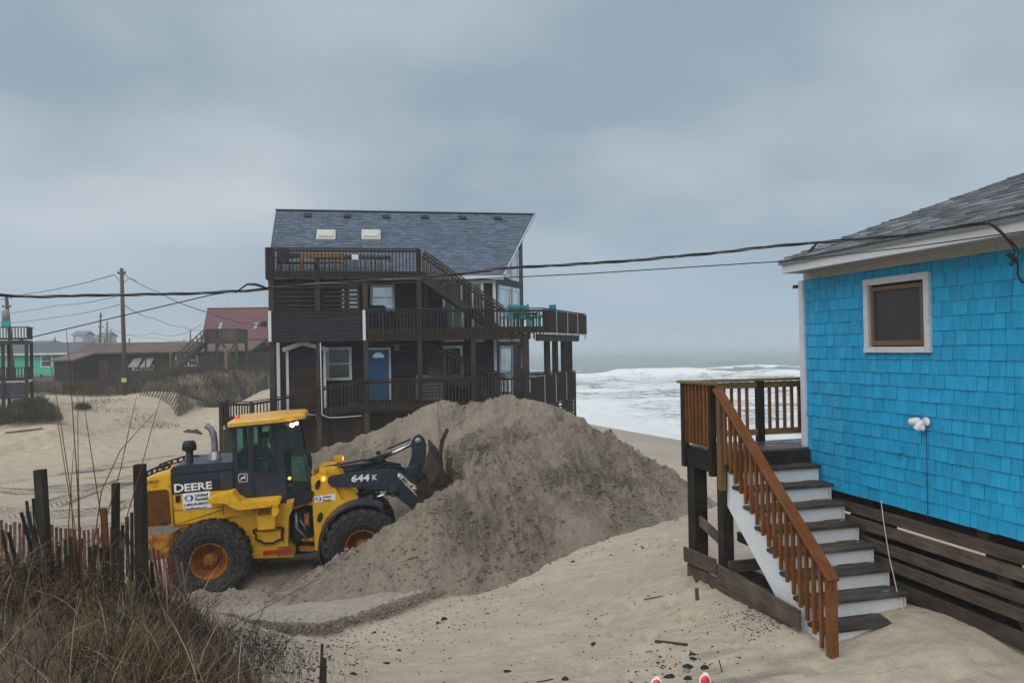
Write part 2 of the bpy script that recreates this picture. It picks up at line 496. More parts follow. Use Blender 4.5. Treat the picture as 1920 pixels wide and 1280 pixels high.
def axis(segs):
    out = []
    for a, b, s in segs:
        n = max(1, int(round((b-a)/s))); out += list(np.linspace(a, b, n, endpoint=False))
    out.append(segs[-1][1]); return np.array(out)
gx = axis([(-3000,-600,300),(-600,-150,40),(-150,-60,6),(-60,-26,1.2),(-26,-11,.28),(-11,7.5,.07),(7.5,14,.25),(14,40,1.5),(40,150,10),(150,1200,150)])
gy = axis([(-200,-20,20),(-20,2,1.5),(2,5,.3),(5,19,.07),(19,34,.16),(34,66,.35),(66,130,1.6),(130,400,15),(400,3400,300)])
GX, GY = np.meshgrid(gx, gy)
GZ = ground_h(GX, GY)
# footprints and small pits in the dry sand right of the lip
fr = random.Random(3)
prints = []
def trail(p0, p1, n):
    a = np.array(p0); b = np.array(p1); d = (b-a)/np.linalg.norm(b-a); nrm = np.array([-d[1], d[0]])
    for k in range(n):
        c = a+(b-a)*k/(n-1)+nrm*(0.13 if k%2 else -0.13)+np.array([fr.uniform(-.05,.05), fr.uniform(-.05,.05)])
        prints.append((c[0], c[1], math.atan2(d[1], d[0])+fr.uniform(-.2,.2), .16, .065, .075))
trail(at(1290,985,17).xy, at(1130,1080,12.6).xy, 9); trail(at(1270,1010,16).xy, at(1090,1260,8.0).xy, 16)
trail(at(1330,1010,13).xy, at(1200,1265,7.6).xy, 11); trail(at(1480,1262,7.3).xy, at(1860,1270,6.9).xy, 6)
for k in range(90):
    q = at(fr.uniform(700,1500), fr.uniform(1030,1270), 1); d = ray(0,0)
    px, py = fr.uniform(720,1480), fr.uniform(1080,1275); Y = 13.5-(py-1080)/195*5.8
    q = at(px, py, Y); prints.append((q.x, q.y, fr.uniform(0, 3), fr.uniform(.06,.16), fr.uniform(.04,.09), fr.uniform(.02,.055)))
for (cx, cy, an, a, b, dep) in prints:
    i0, i1 = np.searchsorted(gx, [cx-.5, cx+.5]); j0, j1 = np.searchsorted(gy, [cy-.5, cy+.5])
    sx, sy = GX[j0:j1, i0:i1]-cx, GY[j0:j1, i0:i1]-cy
    u = sx*math.cos(an)+sy*math.sin(an); w = -sx*math.sin(an)+sy*math.cos(an); r = np.sqrt((u/a)**2+(w/b)**2)
    GZ[j0:j1, i0:i1] += -dep*np.exp(-r**2*1.2) + dep*0.45*np.exp(-((r-1.5)/.4)**2)
fine = sstep(22, 12, np.hypot(GX, GY))
GZ += fine*(0.020*fbm(GX*4, GY*4, 3, 21)+0.008*fbm(GX*10, GY*10, 2, 22))
me = grid_mesh("sand_ground", GX, GY, GZ)
def gh(x, y):
    i = min(max(int(np.searchsorted(gx, x))-1, 0), len(gx)-2); j = min(max(int(np.searchsorted(gy, y))-1, 0), len(gy)-2)
    u = (x-gx[i])/(gx[i+1]-gx[i]); v = (y-gy[j])/(gy[j+1]-gy[j])
    return float((GZ[j,i]*(1-u)+GZ[j,i+1]*u)*(1-v)+(GZ[j+1,i]*(1-u)+GZ[j+1,i+1]*u)*v)
def vattr(me, name, arr):
    a = me.attributes.new(name, 'FLOAT', 'POINT'); a.data.foreach_set('value', np.asarray(arr, np.float32).ravel())
# tyre tracks: distance along and across
TR = [[at(*p).xy for p in path] for path in (
    ((-80,905,27),(60,925,25.5),(230,900,26.5),(420,870,30)),
    ((-80,950,23),(60,960,22.5),(200,945,23.2),(330,905,26)),
    ((-80,985,20.5),(80,985,20.5),(230,975,21),(330,960,21.5)),
    ((-80,1015,18.6),(100,1010,18.8),(250,1000,19.2),(300,985,20)),
    ((0,905,27.5),(120,882,30),(300,858,34)),
    ((0,970,21.7),(150,925,25),(330,870,31)),
    ((-60,1040,17),(120,1035,17.2),(260,1020,18)),
    ((470,1185,10.9),(620,1150,11.6),(830,1106,13.1)),
    ((430,1150,11.6),(600,1128,12.3),(760,1108,13.0)),
    ((440,1062,16.2),(560,1050,16.8),(640,1040,17.2)),
    ((440,1075,15.4),(540,1068,15.7),(620,1060,16)),
)]
track = np.zeros(GX.shape); tpar = np.zeros(GX.shape); toff = np.zeros(GX.shape)
for p in TR:
    d, sd, par = dist_poly(GX, GY, [tuple(q) for q in p])
    k = d < 0.42; track = np.maximum(track, sstep(.42, .30, d)*(0.55+0.9*fbm(GX*.5, GY*.5, 2, 77))); tpar = np.where(k, par, tpar); toff = np.where(k, d*sd, toff)
    GZt = np.where(k, -0.05, 0)
d1, s1, par1 = dist_poly(GX, GY, LIP)
dl = d1*s1
wx, wy = GX, GY
# grey worked sand: terrace, wheel ruts, loader yard
grey = np.clip(sstep(-0.35, 0.1, dl+0.2*fbm(GX*1.5, GY*1.5, 3, 5))*sstep(16, 13.5, GY)*sstep(1.2, .2, GX) , 0, 1)
grey = np.maximum(grey, 0.75*sstep(30, 22, GY)*sstep(13, 15, GY)*sstep(0, -3, GX)*sstep(-17, -12, GX))
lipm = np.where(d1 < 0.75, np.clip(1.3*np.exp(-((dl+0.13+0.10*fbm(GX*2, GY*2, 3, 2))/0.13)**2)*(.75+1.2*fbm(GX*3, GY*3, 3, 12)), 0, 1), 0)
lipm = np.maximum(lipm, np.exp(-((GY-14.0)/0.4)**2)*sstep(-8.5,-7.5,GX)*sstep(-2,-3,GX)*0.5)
# dark mineral sand patches
dark = np.zeros(GX.shape)
for (px, py, Y, a, b, an, s) in ((165,888,30,1.6,.55,.5,1),(195,908,27,2.4,.35,.15,1),(120,915,26.5,2.0,.3,.2,.7),(290,885,29,2.5,.4,.3,.5),
                             (1430,1262,7.3,.55,.12,.2,.55),(1390,1245,7.6,.5,.10,.1,.5),(1490,1240,7.6,.45,.10,.3,.45),(1350,1225,7.9,.4,.1,0,.4),(1700,1215,7.5,.5,.1,-.4,.3),(1530,1262,7.3,.5,.06,.3,.3),
                             (470,1200,9.8,.5,.35,0,.9),(520,1230,9.3,.4,.3,.5,.8),(560,1215,9.7,.45,.2,.3,.5),(1130,880,24,1.2,.2,-.9,.4)):
    q = at(px, py, Y); sx, sy = GX-q.x, GY-q.y
    u = sx*math.cos(an)+sy*math.sin(an); w = -sx*math.sin(an)+sy*math.cos(an)
    dark = np.maximum(dark, s*sstep(1.15, .35, np.hypot(u/a, w/b)+0.9*fbm(GX*2.2, GY*2.2, 4, 17)))
wet = sstep(-7.5, -1.0, GX-shore_x(GY)+0.8*fbm(GX*.3, GY*.3, 2, 3))*sstep(0, 8, GX+GY*0.05+4)
road = sstep(24, 30, GY)*sstep(58, 50, GY)*sstep(2, -3, GX)
_fpx = 960+1400*GX/np.maximum(GY, 1)
_ed = np.where(_fpx < 330, 53.2, 50.0+np.clip((_fpx-330)/160, 0, 1)*8)
veg = 2.1*sstep(_ed-.6, _ed+.8, GY)*sstep(0, -6, GX)*np.clip(.75+.8*fbm(GX*.5, GY*.5, 3, 31), 0, 1)*sstep(160, 90, GY)
veg = np.maximum(veg, 2.2*sstep(8.9, 8.1, GY+np.clip((_fpx-330)/200, 0, 1)*2)*sstep(3, 4, GY)*sstep(570, 440, _fpx)*np.clip(.85+fbm(GX*1.5, GY*1.5, 3, 6), .3, 1))
vattr(me, 'grey', grey); vattr(me, 'lip', lipm); vattr(me, 'dark', dark); vattr(me, 'wet', wet); vattr(me, 'track', track)
vattr(me, 'tpar', tpar); vattr(me, 'toff', toff); vattr(me, 'road', road); vattr(me, 'veg', veg)

def sand_ground_mat():
    m, nt, b = base_mat("sand", 0.92)
    def A(n):
        a = N(nt, 'ShaderNodeAttribute'); a.attribute_name = n; return a.outputs['Fac']
    v = coords(nt)
    big = noise(nt, v, 0.35, 5, 0.6); mid = noise(nt, v, 2.4, 6, 0.65); fn = noise(nt, v, 55, 5, 0.75); grain = noise(nt, v, 240, 2, 0.7)
    c = ramp(nt, big, [(0.3, (.385,.325,.245)), (0.7, (.475,.41,.32))])
    c = mixc(nt, math_(nt, 'MULTIPLY', A('road'), 0.7), c, ramp(nt, mid, [(0.3, (.40,.325,.235)), (0.7, (.50,.42,.315))]))
    c = mixc(nt, A('grey'), c, ramp(nt, mid, [(0.3, (.285,.25,.205)), (0.7, (.375,.335,.28))]))
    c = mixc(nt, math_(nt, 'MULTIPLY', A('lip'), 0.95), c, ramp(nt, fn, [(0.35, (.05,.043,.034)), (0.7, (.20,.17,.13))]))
    c = mixc(nt, math_(nt, 'MULTIPLY', A('wet'), 0.8), c, (.30,.235,.165))
    # faint stains, dark specks and shell bits
    c = mixc(nt, ramp(nt, mid, [(0.42, g(0.32)), (0.60, g(0.0))]), c, (.27,.215,.15))
    sp = ramp(nt, noise(nt, v, 26, 3, 0.6), [(0.70, g(0)), (0.74, g(0.55))])
    c = mixc(nt, sp, c, (.12,.10,.085))
    ed = math_(nt, 'MULTIPLY', A('dark'), ramp(nt, noise(nt, v, 3.1, 6, 0.7), [(0.34, g(0.35)), (0.56, g(1))]))
    c = mixc(nt, ed, c, (.075,.075,.08))
    c = mixc(nt, math_(nt, 'MINIMUM', math_(nt, 'MULTIPLY', A('veg'), 0.85), 0.93), c, (.11,.088,.055))
    c = mixc(nt, 0.5, c, ramp(nt, grain, [(0.2, g(0.25)), (0.8, g(0.85))]), 'OVERLAY')
    nt.links.new(c, b.inputs['Base Color'])
    nt.links.new(mixc(nt, A('wet'), 0.92, 0.42), b.inputs['Roughness'])
    # tread chevrons pressed into the sand
    off = math_(nt, 'ABSOLUTE', A('toff'))
    ph = math_(nt, 'MULTIPLY', math_(nt, 'ADD', A('tpar'), math_(nt, 'MULTIPLY', off, 0.9)), 2*math.pi/0.21)
    tr = math_(nt, 'MULTIPLY', math_(nt, 'MULTIPLY', math_(nt, 'SINE', ph), A('track')), 0.06)
    rp = N(nt, 'ShaderNodeTexWave'); rp.inputs['Scale'].default_value = 1.1; rp.inputs['Distortion'].default_value = 9; rp.inputs['Detail'].default_value = 3
    rp.bands_direction = 'Y'; nt.links.new(v, rp.inputs['Vector'])
    h = math_(nt, 'ADD', tr, math_(nt, 'MULTIPLY', mid, 0.035))
    h = math_(nt, 'ADD', h, math_(nt, 'MULTIPLY', noise(nt, v, 9, 5, 0.6), 0.036))
    h = math_(nt, 'ADD', h, math_(nt, 'MULTIPLY', fn, 0.006))
    h = math_(nt, 'ADD', h, math_(nt, 'MULTIPLY', math_(nt, 'MULTIPLY', rp.outputs[0], math_(nt, 'SUBTRACT', 1.0, A('wet'))), 0.008))
    h = math_(nt, 'ADD', h, math_(nt, 'MULTIPLY', math_(nt, 'MULTIPLY', fn, A('lip')), 0.05))
    bump(nt, b, h, 0.9, 1.0)
    return m
M_SAND = sand_ground_mat()
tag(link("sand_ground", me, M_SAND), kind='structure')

# ------------------------------------------------------------------ sea
def build_sea():
    xs = axis([(-260,-60,10),(-60,-4,1.5),(-4,60,.4),(60,160,1.2),(160,500,8),(500,3000,150)])
    ys = axis([(-120,20,6),(20,45,.8),(45,130,.4),(130,300,.8),(300,600,5),(600,3400,120)])
    X, Y = np.meshgrid(xs, ys)
    off = X-shore_x(Y)                      # distance out from the shore
    off = np.where(Y > 150, np.maximum(off, (Y-150)*0.5), off)
    fade = sstep(0, 14, off)
    Z = SEA_Z + 0.10*fbm(X*.35, Y*.55, 4, 31)*fade*sstep(700, 300, Y) + 0.22*fbm(X*.10, Y*.22, 3, 37)*fade*sstep(900, 300, Y)
    foam_line = np.zeros(X.shape)
    for (yc, amp, w, x0, x1, wob) in ((168,1.5,4.5,4,62,5),(162,1.1,4,52,130,5),(196,1.0,5,-30,180,8),(112,.55,2.6,0,50,5),(92,.40,2.2,6,44,4),(78,.28,2,6,30,3),(250,1.2,7,20,160,12),(330,1.4,9,-20,220,15),(450,1.5,12,0,300,20)):
        yy = yc + wob*fbm(X*.03, X*0+yc, 3, int(yc)) + (X-30)*.05
        m = np.exp(-((Y-yy)/w)**2)*sstep(x0-12, x0+6, X)*sstep(x1+12, x1-6, X)*(0.65+0.9*fbm(X*.08, Y*0+yc, 3, 3))
        m = np.clip(m, 0, 1.2)
        Z += amp*m
        foam_line = np.maximum(foam_line, np.where(yc < 240, 1, .35)*sstep(.25, .8, m)*sstep(-0.3, 0.2, fbm(X*.25, Y*.25, 3, 8)+0.15))
    Z += 0.16*sstep(2.0, .3, off)*sstep(-1, .5, off)
    me = grid_mesh("sea", X, Y, Z)
    dens = sstep(200, 165, Y)*0.95
    dens = np.maximum(dens, 0.06)
    vattr(me, 'foamline', foam_line); vattr(me, 'dens', dens); vattr(me, 'edge', sstep(14, 1, off))
    m, nt, b = base_mat("sea_water", 0.12)
    def A(n):
        a = N(nt, 'ShaderNodeAttribute'); a.attribute_name = n; return a.outputs['Fac']
    v = coords(nt, (0.75, 0.75, 1.0))
    v2 = coords(nt, (0.9, 0.7, 1.0))
    n1 = noise(nt, v, 0.17, 8, 0.68, 1.2); n2 = noise(nt, v2, 0.8, 7, 0.7, 1.5); n3 = noise(nt, v, 0.045, 3, 0.5)
    wc = ramp(nt, n1, [(0.3, (.15,.215,.215)), (0.7, (.25,.325,.32))])
    wc = mixc(nt, math_(nt, 'MULTIPLY', A('edge'), 0.5), wc, (.30,.30,.26))
    lace = math_(nt, 'ADD', math_(nt, 'MULTIPLY', n1, 0.75), math_(nt, 'MULTIPLY', n2, 0.4))
    thr = math_(nt, 'ADD', lace, math_(nt, 'MULTIPLY', math_(nt, 'SUBTRACT', A('dens'), 0.5), 0.34))
    thr = math_(nt, 'ADD', thr, math_(nt, 'MULTIPLY', n3, 0.22))
    thr = math_(nt, 'ADD', thr, math_(nt, 'MULTIPLY', A('foamline'), 0.5))
    thr = math_(nt, 'ADD', thr, math_(nt, 'MULTIPLY', A('edge'), 0.16))
    wc2 = ramp(nt, noise(nt, coords(nt, (.35,1,1)), .35, 5, .7), [(.66, g(0)), (.71, g(.3))]); thr = math_(nt, 'ADD', thr, wc2)
    fo = ramp(nt, thr, [(0.755, g(0)), (0.825, g(.75)), (0.92, g(1))])
    c = mixc(nt, fo, wc, (.88,.90,.90))
    nt.links.new(c, b.inputs['Base Color'])
    nt.links.new(mixc(nt, fo, 0.25, 0.9), b.inputs['Roughness'])
    hh = math_(nt, 'ADD', math_(nt, 'MULTIPLY', n2, 0.5), math_(nt, 'MULTIPLY', n1, 0.8))
    bump(nt, b, hh, 0.8, 1.2)
    tag(link("sea", me, m), kind='structure')
build_sea()

# ------------------------------------------------------------------ heap of dug sand
def P3(px, py, Y): p = at(px, py, Y); return (p.x, p.y, p.z)
RA = [P3(*p) for p in ((748,1042,13.6),(773,990,14.0),(799,942,14.4),(830,921,14.8),(857,906,15.2),(880,894,15.6),(914,875,16.1),(945,849,16.7),(972,833,17.2),(992,824,17.5))]
RA0 = [P3(*p) for p in ((632,1125,13.3),(674,1114,13.3),(716,1084,13.45),(748,1046,13.6))]
RB = [P3(*p) for p in ((600,843,19.5),(640,808,20.2),(687,793,21),(745,774,21.3),(791,753,21.6),(823,744,21.5),(860,756,21.3),(900,757,21.2),(941,744,21),(972,755,20.7),(1010,756,20.4),(1035,762,20.1),(1062,782,19.9))]
RC = [P3(*p) for p in ((992,824,17.5),(1045,804,18.2),(1092,797,19.0),(1135,815,19.2),(1170,848,19.3),(1198,880,19.3))]
RF = [P3(*p) for p in ((1060,860,17.8),(1118,905,17.4),(1112,965,16.3))]
RG = [P3(*p) for p in ((1150,900,18.2),(1175,945,17.2))]
RD = [P3(*p) for p in ((850,862,18.6),(872,806,19.0),(905,797,19.3),(945,812,19.2),(985,822,18.9))]
RE = [P3(*p) for p in ((800,1010,13.6),(852,1010,13.8),(875,1050,13.4))]
def ridge(x, y, pts, slope, rough=0.0):
    best = np.full(x.shape, -9.0)
    for (x0,y0,z0),(x1,y1,z1) in zip(pts[:-1], pts[1:]):
        n = max(2, int(math.hypot(x1-x0, y1-y0)/0.12))
        for k in range(n+1):
            t = k/n; d = np.sqrt((x-(x0+(x1-x0)*t))**2+(y-(y0+(y1-y0)*t))**2+0.02)
            best = np.maximum(best, z0+(z1-z0)*t-slope*d+0.14*slope)
    return best
px_ = axis([(-6.6,5.6,.034)]); py_ = axis([(12.0,25.5,.036)])
PX, PY = np.meshgrid(px_, py_)
wob = 0.35*fbm(PX*.55, PY*.55, 3, 41)
X2 = PX+wob; Y2 = PY+0.35*fbm(PX*.55+9, PY*.55, 3, 43)
sl = 1+0.22*fbm(PX*.4, PY*.4, 2, 47)
H = np.maximum(ridge(X2, Y2, RA, 0.66)*1.0, ridge(X2, Y2, RA0, 0.62))
H = np.maximum(H, ridge(X2, Y2, RB, 0.60)); H = np.maximum(H, ridge(X2, Y2, RC, 0.84)); H = np.maximum(H, ridge(X2, Y2, RF, 0.60)); H = np.maximum(H, ridge(X2, Y2, RG, 0.62)); H = np.maximum(H, ridge(X2, Y2, RD, 0.95))
H = np.maximum(H, ridge(X2, Y2, RE, 0.72))
G0 = ground_h(PX, PY)
rel = np.clip(H-G0, 0, 1.2)/1.2
# crust: gullies running down, slumps, clods
gy_, gx_ = np.gradient(H, PY[:,0], PX[0]); gl = np.hypot(gx_, gy_)+1e-3
gull = fbm(PX*1.1, PY*1.1, 4, 51)
rdg = 0.5-np.abs(fbm(PX*0.9+0.5*gull, PY*0.9, 4, 52))*1.6
H = H + rel*(0.30*(rdg-.25)*(.4+.9*rel) + 0.14*gull + 0.09*fbm(PX*3.1, PY*3.1, 4, 53))
front = sstep(17.2, 14.6, PY+PX*0.15)*sstep(1.4, -.2, PX)
clod = np.maximum(fbm(PX*6, PY*6, 4, 57, 0.65), 0)
wild = np.clip(0.30+0.8*front+2.0*np.maximum(fbm(PX*.6, PY*.6, 2, 59), 0)+1.0*sstep(1.5, 3.2, PX), 0, 1.8)
lowl = sstep(-.9, -1.8, PX)*.45
H = H + sstep(0, .35, H-G0)*(wild*(1-lowl))*(0.19*clod + 0.06*fbm(PX*16, PY*16, 3, 61, 0.6))
sl_n = fbm(PX*1.3, PY*1.3, 3, 63); H = H + rel*wild*0.14*(np.floor(sl_n*7)/7-sl_n)*1.6
# keep the hollow where the bucket and wheels work
LD_X = np.array([math.cos(R(12)), math.sin(R(12))]); LO = np.array([-6.50, 16.50])
lx = (PX-LO[0])*LD_X[0]+(PY-LO[1])*LD_X[1]; ly = -(PX-LO[0])*LD_X[1]+(PY-LO[1])*LD_X[0]
H = np.where(H > G0-0.02, H, G0-0.12)
capw = fbm(PX*1.2, PY*1.2, 3, 71)*0.5
cap = 0.22+np.clip(np.abs(lx-1.2)-2.2, 0, 9)*0.8+np.clip(ly-1.35+capw, 0, 9)*0.72+np.clip(-1.55-ly, 0, 9)*1.5
H = np.where(lx < 5.2, np.minimum(H, cap+0.05*fbm(PX*4, PY*4, 3, 72)), H)
H = np.where(H > G0-0.02, H, G0-0.12)
keepv = H > G0-0.05
keep = keepv[:-1,:-1] | keepv[1:,:-1] | keepv[:-1,1:] | keepv[1:,1:]
me = grid_mesh("sand_pile", PX, PY, H)
fresh = np.exp(-(((PX+.55)/1.25)**2+((PY-18.4)/1.0)**2)**1.5)
for (qx, qy, Y_, a_, s_) in ((1095,905,17.2,.55,.9),(1045,945,16.3,.30,.9),(1110,790,19.2,.5,.7),(985,800,18.6,.35,.8),(1190,1000,16.5,.5,.5),(720,905,20.5,.5,.6),(640,830,20.3,.6,.8),(880,1040,14,.35,.7),(860,985,14.4,.3,.6),(1150,870,18,.5,.7),(1085,975,15.8,.3,.6)):
    q_ = at(qx, qy, Y_); fresh = np.maximum(fresh, s_*sstep(1.5, .5, np.hypot(PX-q_.x, (PY-q_.y)*.7)/a_+1.3*fbm(PX*1.8, PY*1.8, 4, int(qx))))
fa = me.attributes.new('fresh', 'FLOAT', 'POINT'); fa.data.foreach_set('value', fresh.astype(np.float32).ravel())
bm = bmesh.new(); bm.from_mesh(me); bm.faces.ensure_lookup_table(); kf = keep.ravel()
bmesh.ops.delete(bm, geom=[f for i, f in enumerate(bm.faces) if not kf[i]], context='FACES'); bm.to_mesh(me); bm.free()
def pile_mat():
    m, nt, b = base_mat("dug_sand", 0.95)
    v = coords(nt); vs = coords(nt, (1.0, 0.35, 0.35))
    big = noise(nt, v, 0.5, 5, 0.6, 0.8); mid = noise(nt, vs, 4.5, 7, 0.7, 0.5); fn = noise(nt, v, 42, 6, 0.8); cr = noise(nt, v, 12, 8, 0.75)
    c = ramp(nt, mid, [(0.25, (.19,.158,.118)), (0.75, (.385,.33,.255))])
    c = mixc(nt, ramp(nt, big, [(0.35, g(0)), (0.65, g(0.5))]), c, (.41,.355,.275))
    dk = ramp(nt, noise(nt, vs, 1.1, 8, 0.72, 1.0), [(0.54, g(0)), (0.68, g(0.85))])
    c = mixc(nt, dk, c, (.075,.07,.062))
    c = mixc(nt, ramp(nt, cr, [(0.36, g(0.55)), (0.46, g(0))]), c, (.10,.082,.062))
    at_ = N(nt, 'ShaderNodeAttribute'); at_.attribute_name = 'fresh'
    c = mixc(nt, math_(nt, 'MULTIPLY', math_(nt, 'MULTIPLY', at_.outputs['Fac'], .95), ramp(nt, noise(nt, vs, 7, 6, .75), [(.40, g(.15)), (.54, g(1))])), c, ramp(nt, cr, [(0.35, (.045,.04,.036)), (0.65, (.16,.13,.10))]))
    c = mixc(nt, 0.6, c, ramp(nt, fn, [(0.25, g(0.15)), (0.75, g(0.9))]), 'OVERLAY')
    nt.links.new(c, b.inputs['Base Color'])
    h = math_(nt, 'ADD', math_(nt, 'MULTIPLY', cr, 0.10), math_(nt, 'MULTIPLY', fn, 0.03))
    h = math_(nt, 'ADD', h, math_(nt, 'MULTIPLY', mid, 0.06))
    bump(nt, b, h, 1.0, 1.0)
    return m
M_PILE = pile_mat()
tag(link("sand_pile", me, M_PILE), "big heap of dug greyish brown sand between the wheel loader and the dark beach house", "sand pile")

_t = (1+5**.5)/2
ICO_V = np.array([(-1,_t,0),(1,_t,0),(-1,-_t,0),(1,-_t,0),(0,-1,_t),(0,1,_t),(0,-1,-_t),(0,1,-_t),(_t,0,-1),(_t,0,1),(-_t,0,-1),(-_t,0,1)])/1.9
ICO_F = np.array([(0,11,5),(0,5,1),(0,1,7),(0,7,10),(0,10,11),(1,5,9),(5,11,4),(11,10,2),(10,7,6),(7,1,8),(3,9,4),(3,4,2),(3,2,6),(3,6,8),(3,8,9),(4,9,5),(2,4,11),(6,2,10),(8,6,7),(9,8,1)])
def clods(name, P, S, m, seed, flat=.7):
    r_ = np.random.RandomState(seed); n = len(P)
    V = ICO_V[None]*r_.uniform(.72, 1.2, (n, 12, 1)); V = V*np.stack([S*r_.uniform(.7,1.4,n), S*r_.uniform(.7,1.2,n), S*flat*r_.uniform(.7,1.2,n)], 1)[:,None]
    a = r_.uniform(0, 6.28, n); c_, s_ = np.cos(a)[:,None], np.sin(a)[:,None]
    V = np.stack([V[...,0]*c_-V[...,1]*s_, V[...,0]*s_+V[...,1]*c_, V[...,2]], -1)+P[:,None]
    F = ICO_F[None]+np.arange(n)[:,None,None]*12; v = V.reshape(-1, 3); q = F.reshape(-1)
    me = bpy.data.meshes.new(name); me.vertices.add(len(v)); me.vertices.foreach_set('co', v.astype(np.float32).ravel()); me.loops.add(len(q)); me.loops.foreach_set('vertex_index', q.astype(np.int32))
    me.polygons.add(len(q)//3); me.polygons.foreach_set('loop_start', np.arange(0, len(q), 3, dtype=np.int32)); me.polygons.foreach_set('loop_total', np.full(len(q)//3, 3, dtype=np.int32)); me.update(calc_edges=True)
    o = link(name, me, m); o['kind'] = 'stuff'; return o
rp_ = np.random.RandomState(15)
wt = np.where((H > G0+.03), wild*(1-lowl)+.15, 0).ravel()*np.clip(.4+1.6*fbm(PX*1.2, PY*1.2, 3, 88), 0, 2).ravel()
ii = rp_.choice(len(wt), 9000, p=wt/wt.sum())
clods("sand_clods", np.stack([PX.ravel()[ii]+rp_.uniform(-.02,.02,9000), PY.ravel()[ii]+rp_.uniform(-.02,.02,9000), H.ravel()[ii]+.0], 1), .012+.040*rp_.rand(9000)**3, M_PILE, 16)

# ------------------------------------------------------------------ wheel loader
M_YEL = paint("loader_yellow", (.74,.40,.014), 0.42, .12, (.16,.07,.02), .75, 1.0, dpos=(.56,.72), bmp=0.05)
M_RUST = paint("rusty_yellow", (.40,.17,.02), 0.75, .35, (.13,.045,.012), .8, 1.4, dpos=(.42,.6), bmp=0.3)
M_RIM = paint("rim_orange", (.34,.125,.012), 0.6, .35, (.075,.03,.012), .85, 2.5, dpos=(.45,.62), bmp=0.2)
M_GREY = paint("loader_grey", (.024,.031,.044), 0.40, .15, (.10,.09,.08), .35, 1.0, bmp=0.03)
M_BLK = paint("black_parts", (.014,.014,.016), 0.55, .3, (.08,.07,.06), .4, 2.0)
M_TYRE = paint("tyre_rubber", (.018,.018,.019), 0.85, .3, (.10,.09,.078), .65, 2.2, dpos=(.42,.66), bmp=0.5)
M_CHR = paint("chrome_rod", (.62,.63,.65), 0.18, .05, metal=1.0, bmp=0)
M_PIPE = paint("exhaust_steel", (.30,.31,.33), 0.42, .2, (.14,.08,.05), .5, 2.0, metal=0.6)
M_GRILLE = paint("rusty_screen", (.115,.042,.012), 0.8, .25, (.05,.02,.008), .7, 2.0, bmp=0.3)
M_WHT = paint("white_vinyl", (.78,.79,.80), 0.45, .04, (.4,.38,.35), .25, 3, bmp=0)
M_BLUE = paint("sign_blue", (.012,.055,.40), 0.45, .05, bmp=0)
M_SILV = paint("sign_silver", (.22,.26,.32), 0.45, .05, bmp=0)
M_TXT = paint("sign_black", (.012,.012,.014), 0.5, .05, bmp=0)
M_RED = paint("red_strip", (.42,.015,.015), 0.45, .1, (.2,.1,.08), .4, 4)
M_AMB = emit("amber_lamp", (1.0,.30,.02), 2.2)
M_AMB0 = paint("amber_lens", (.75,.16,.01), 0.3, .05, bmp=0)
M_LAMP = emit("work_lamp", (1.0,.72,.38), 9.0)
M_BUCK = paint("bucket_steel", (.028,.021,.017), 0.6, .4, (.10,.075,.055), .6, 1.6, dpos=(.45,.7), bmp=0.3)
def tinted():
    m, nt, b = base_mat("tinted_glass", 0.03)
    b.inputs['Base Color'].default_value = (.055,.115,.115, 1)
    tr = N(nt, 'ShaderNodeBsdfTransparent'); tr.inputs[0].default_value = (.46,.70,.66, 1)
    mx = N(nt, 'ShaderNodeMixShader'); mx.inputs[0].default_value = 0.26
    out = nt.nodes['Material Output']
    nt.links.new(tr.outputs[0], mx.inputs[1]); nt.links.new(b.outputs[0], mx.inputs[2]); nt.links.new(mx.outputs[0], out.inputs[0])
    return m
M_TINT = tinted()

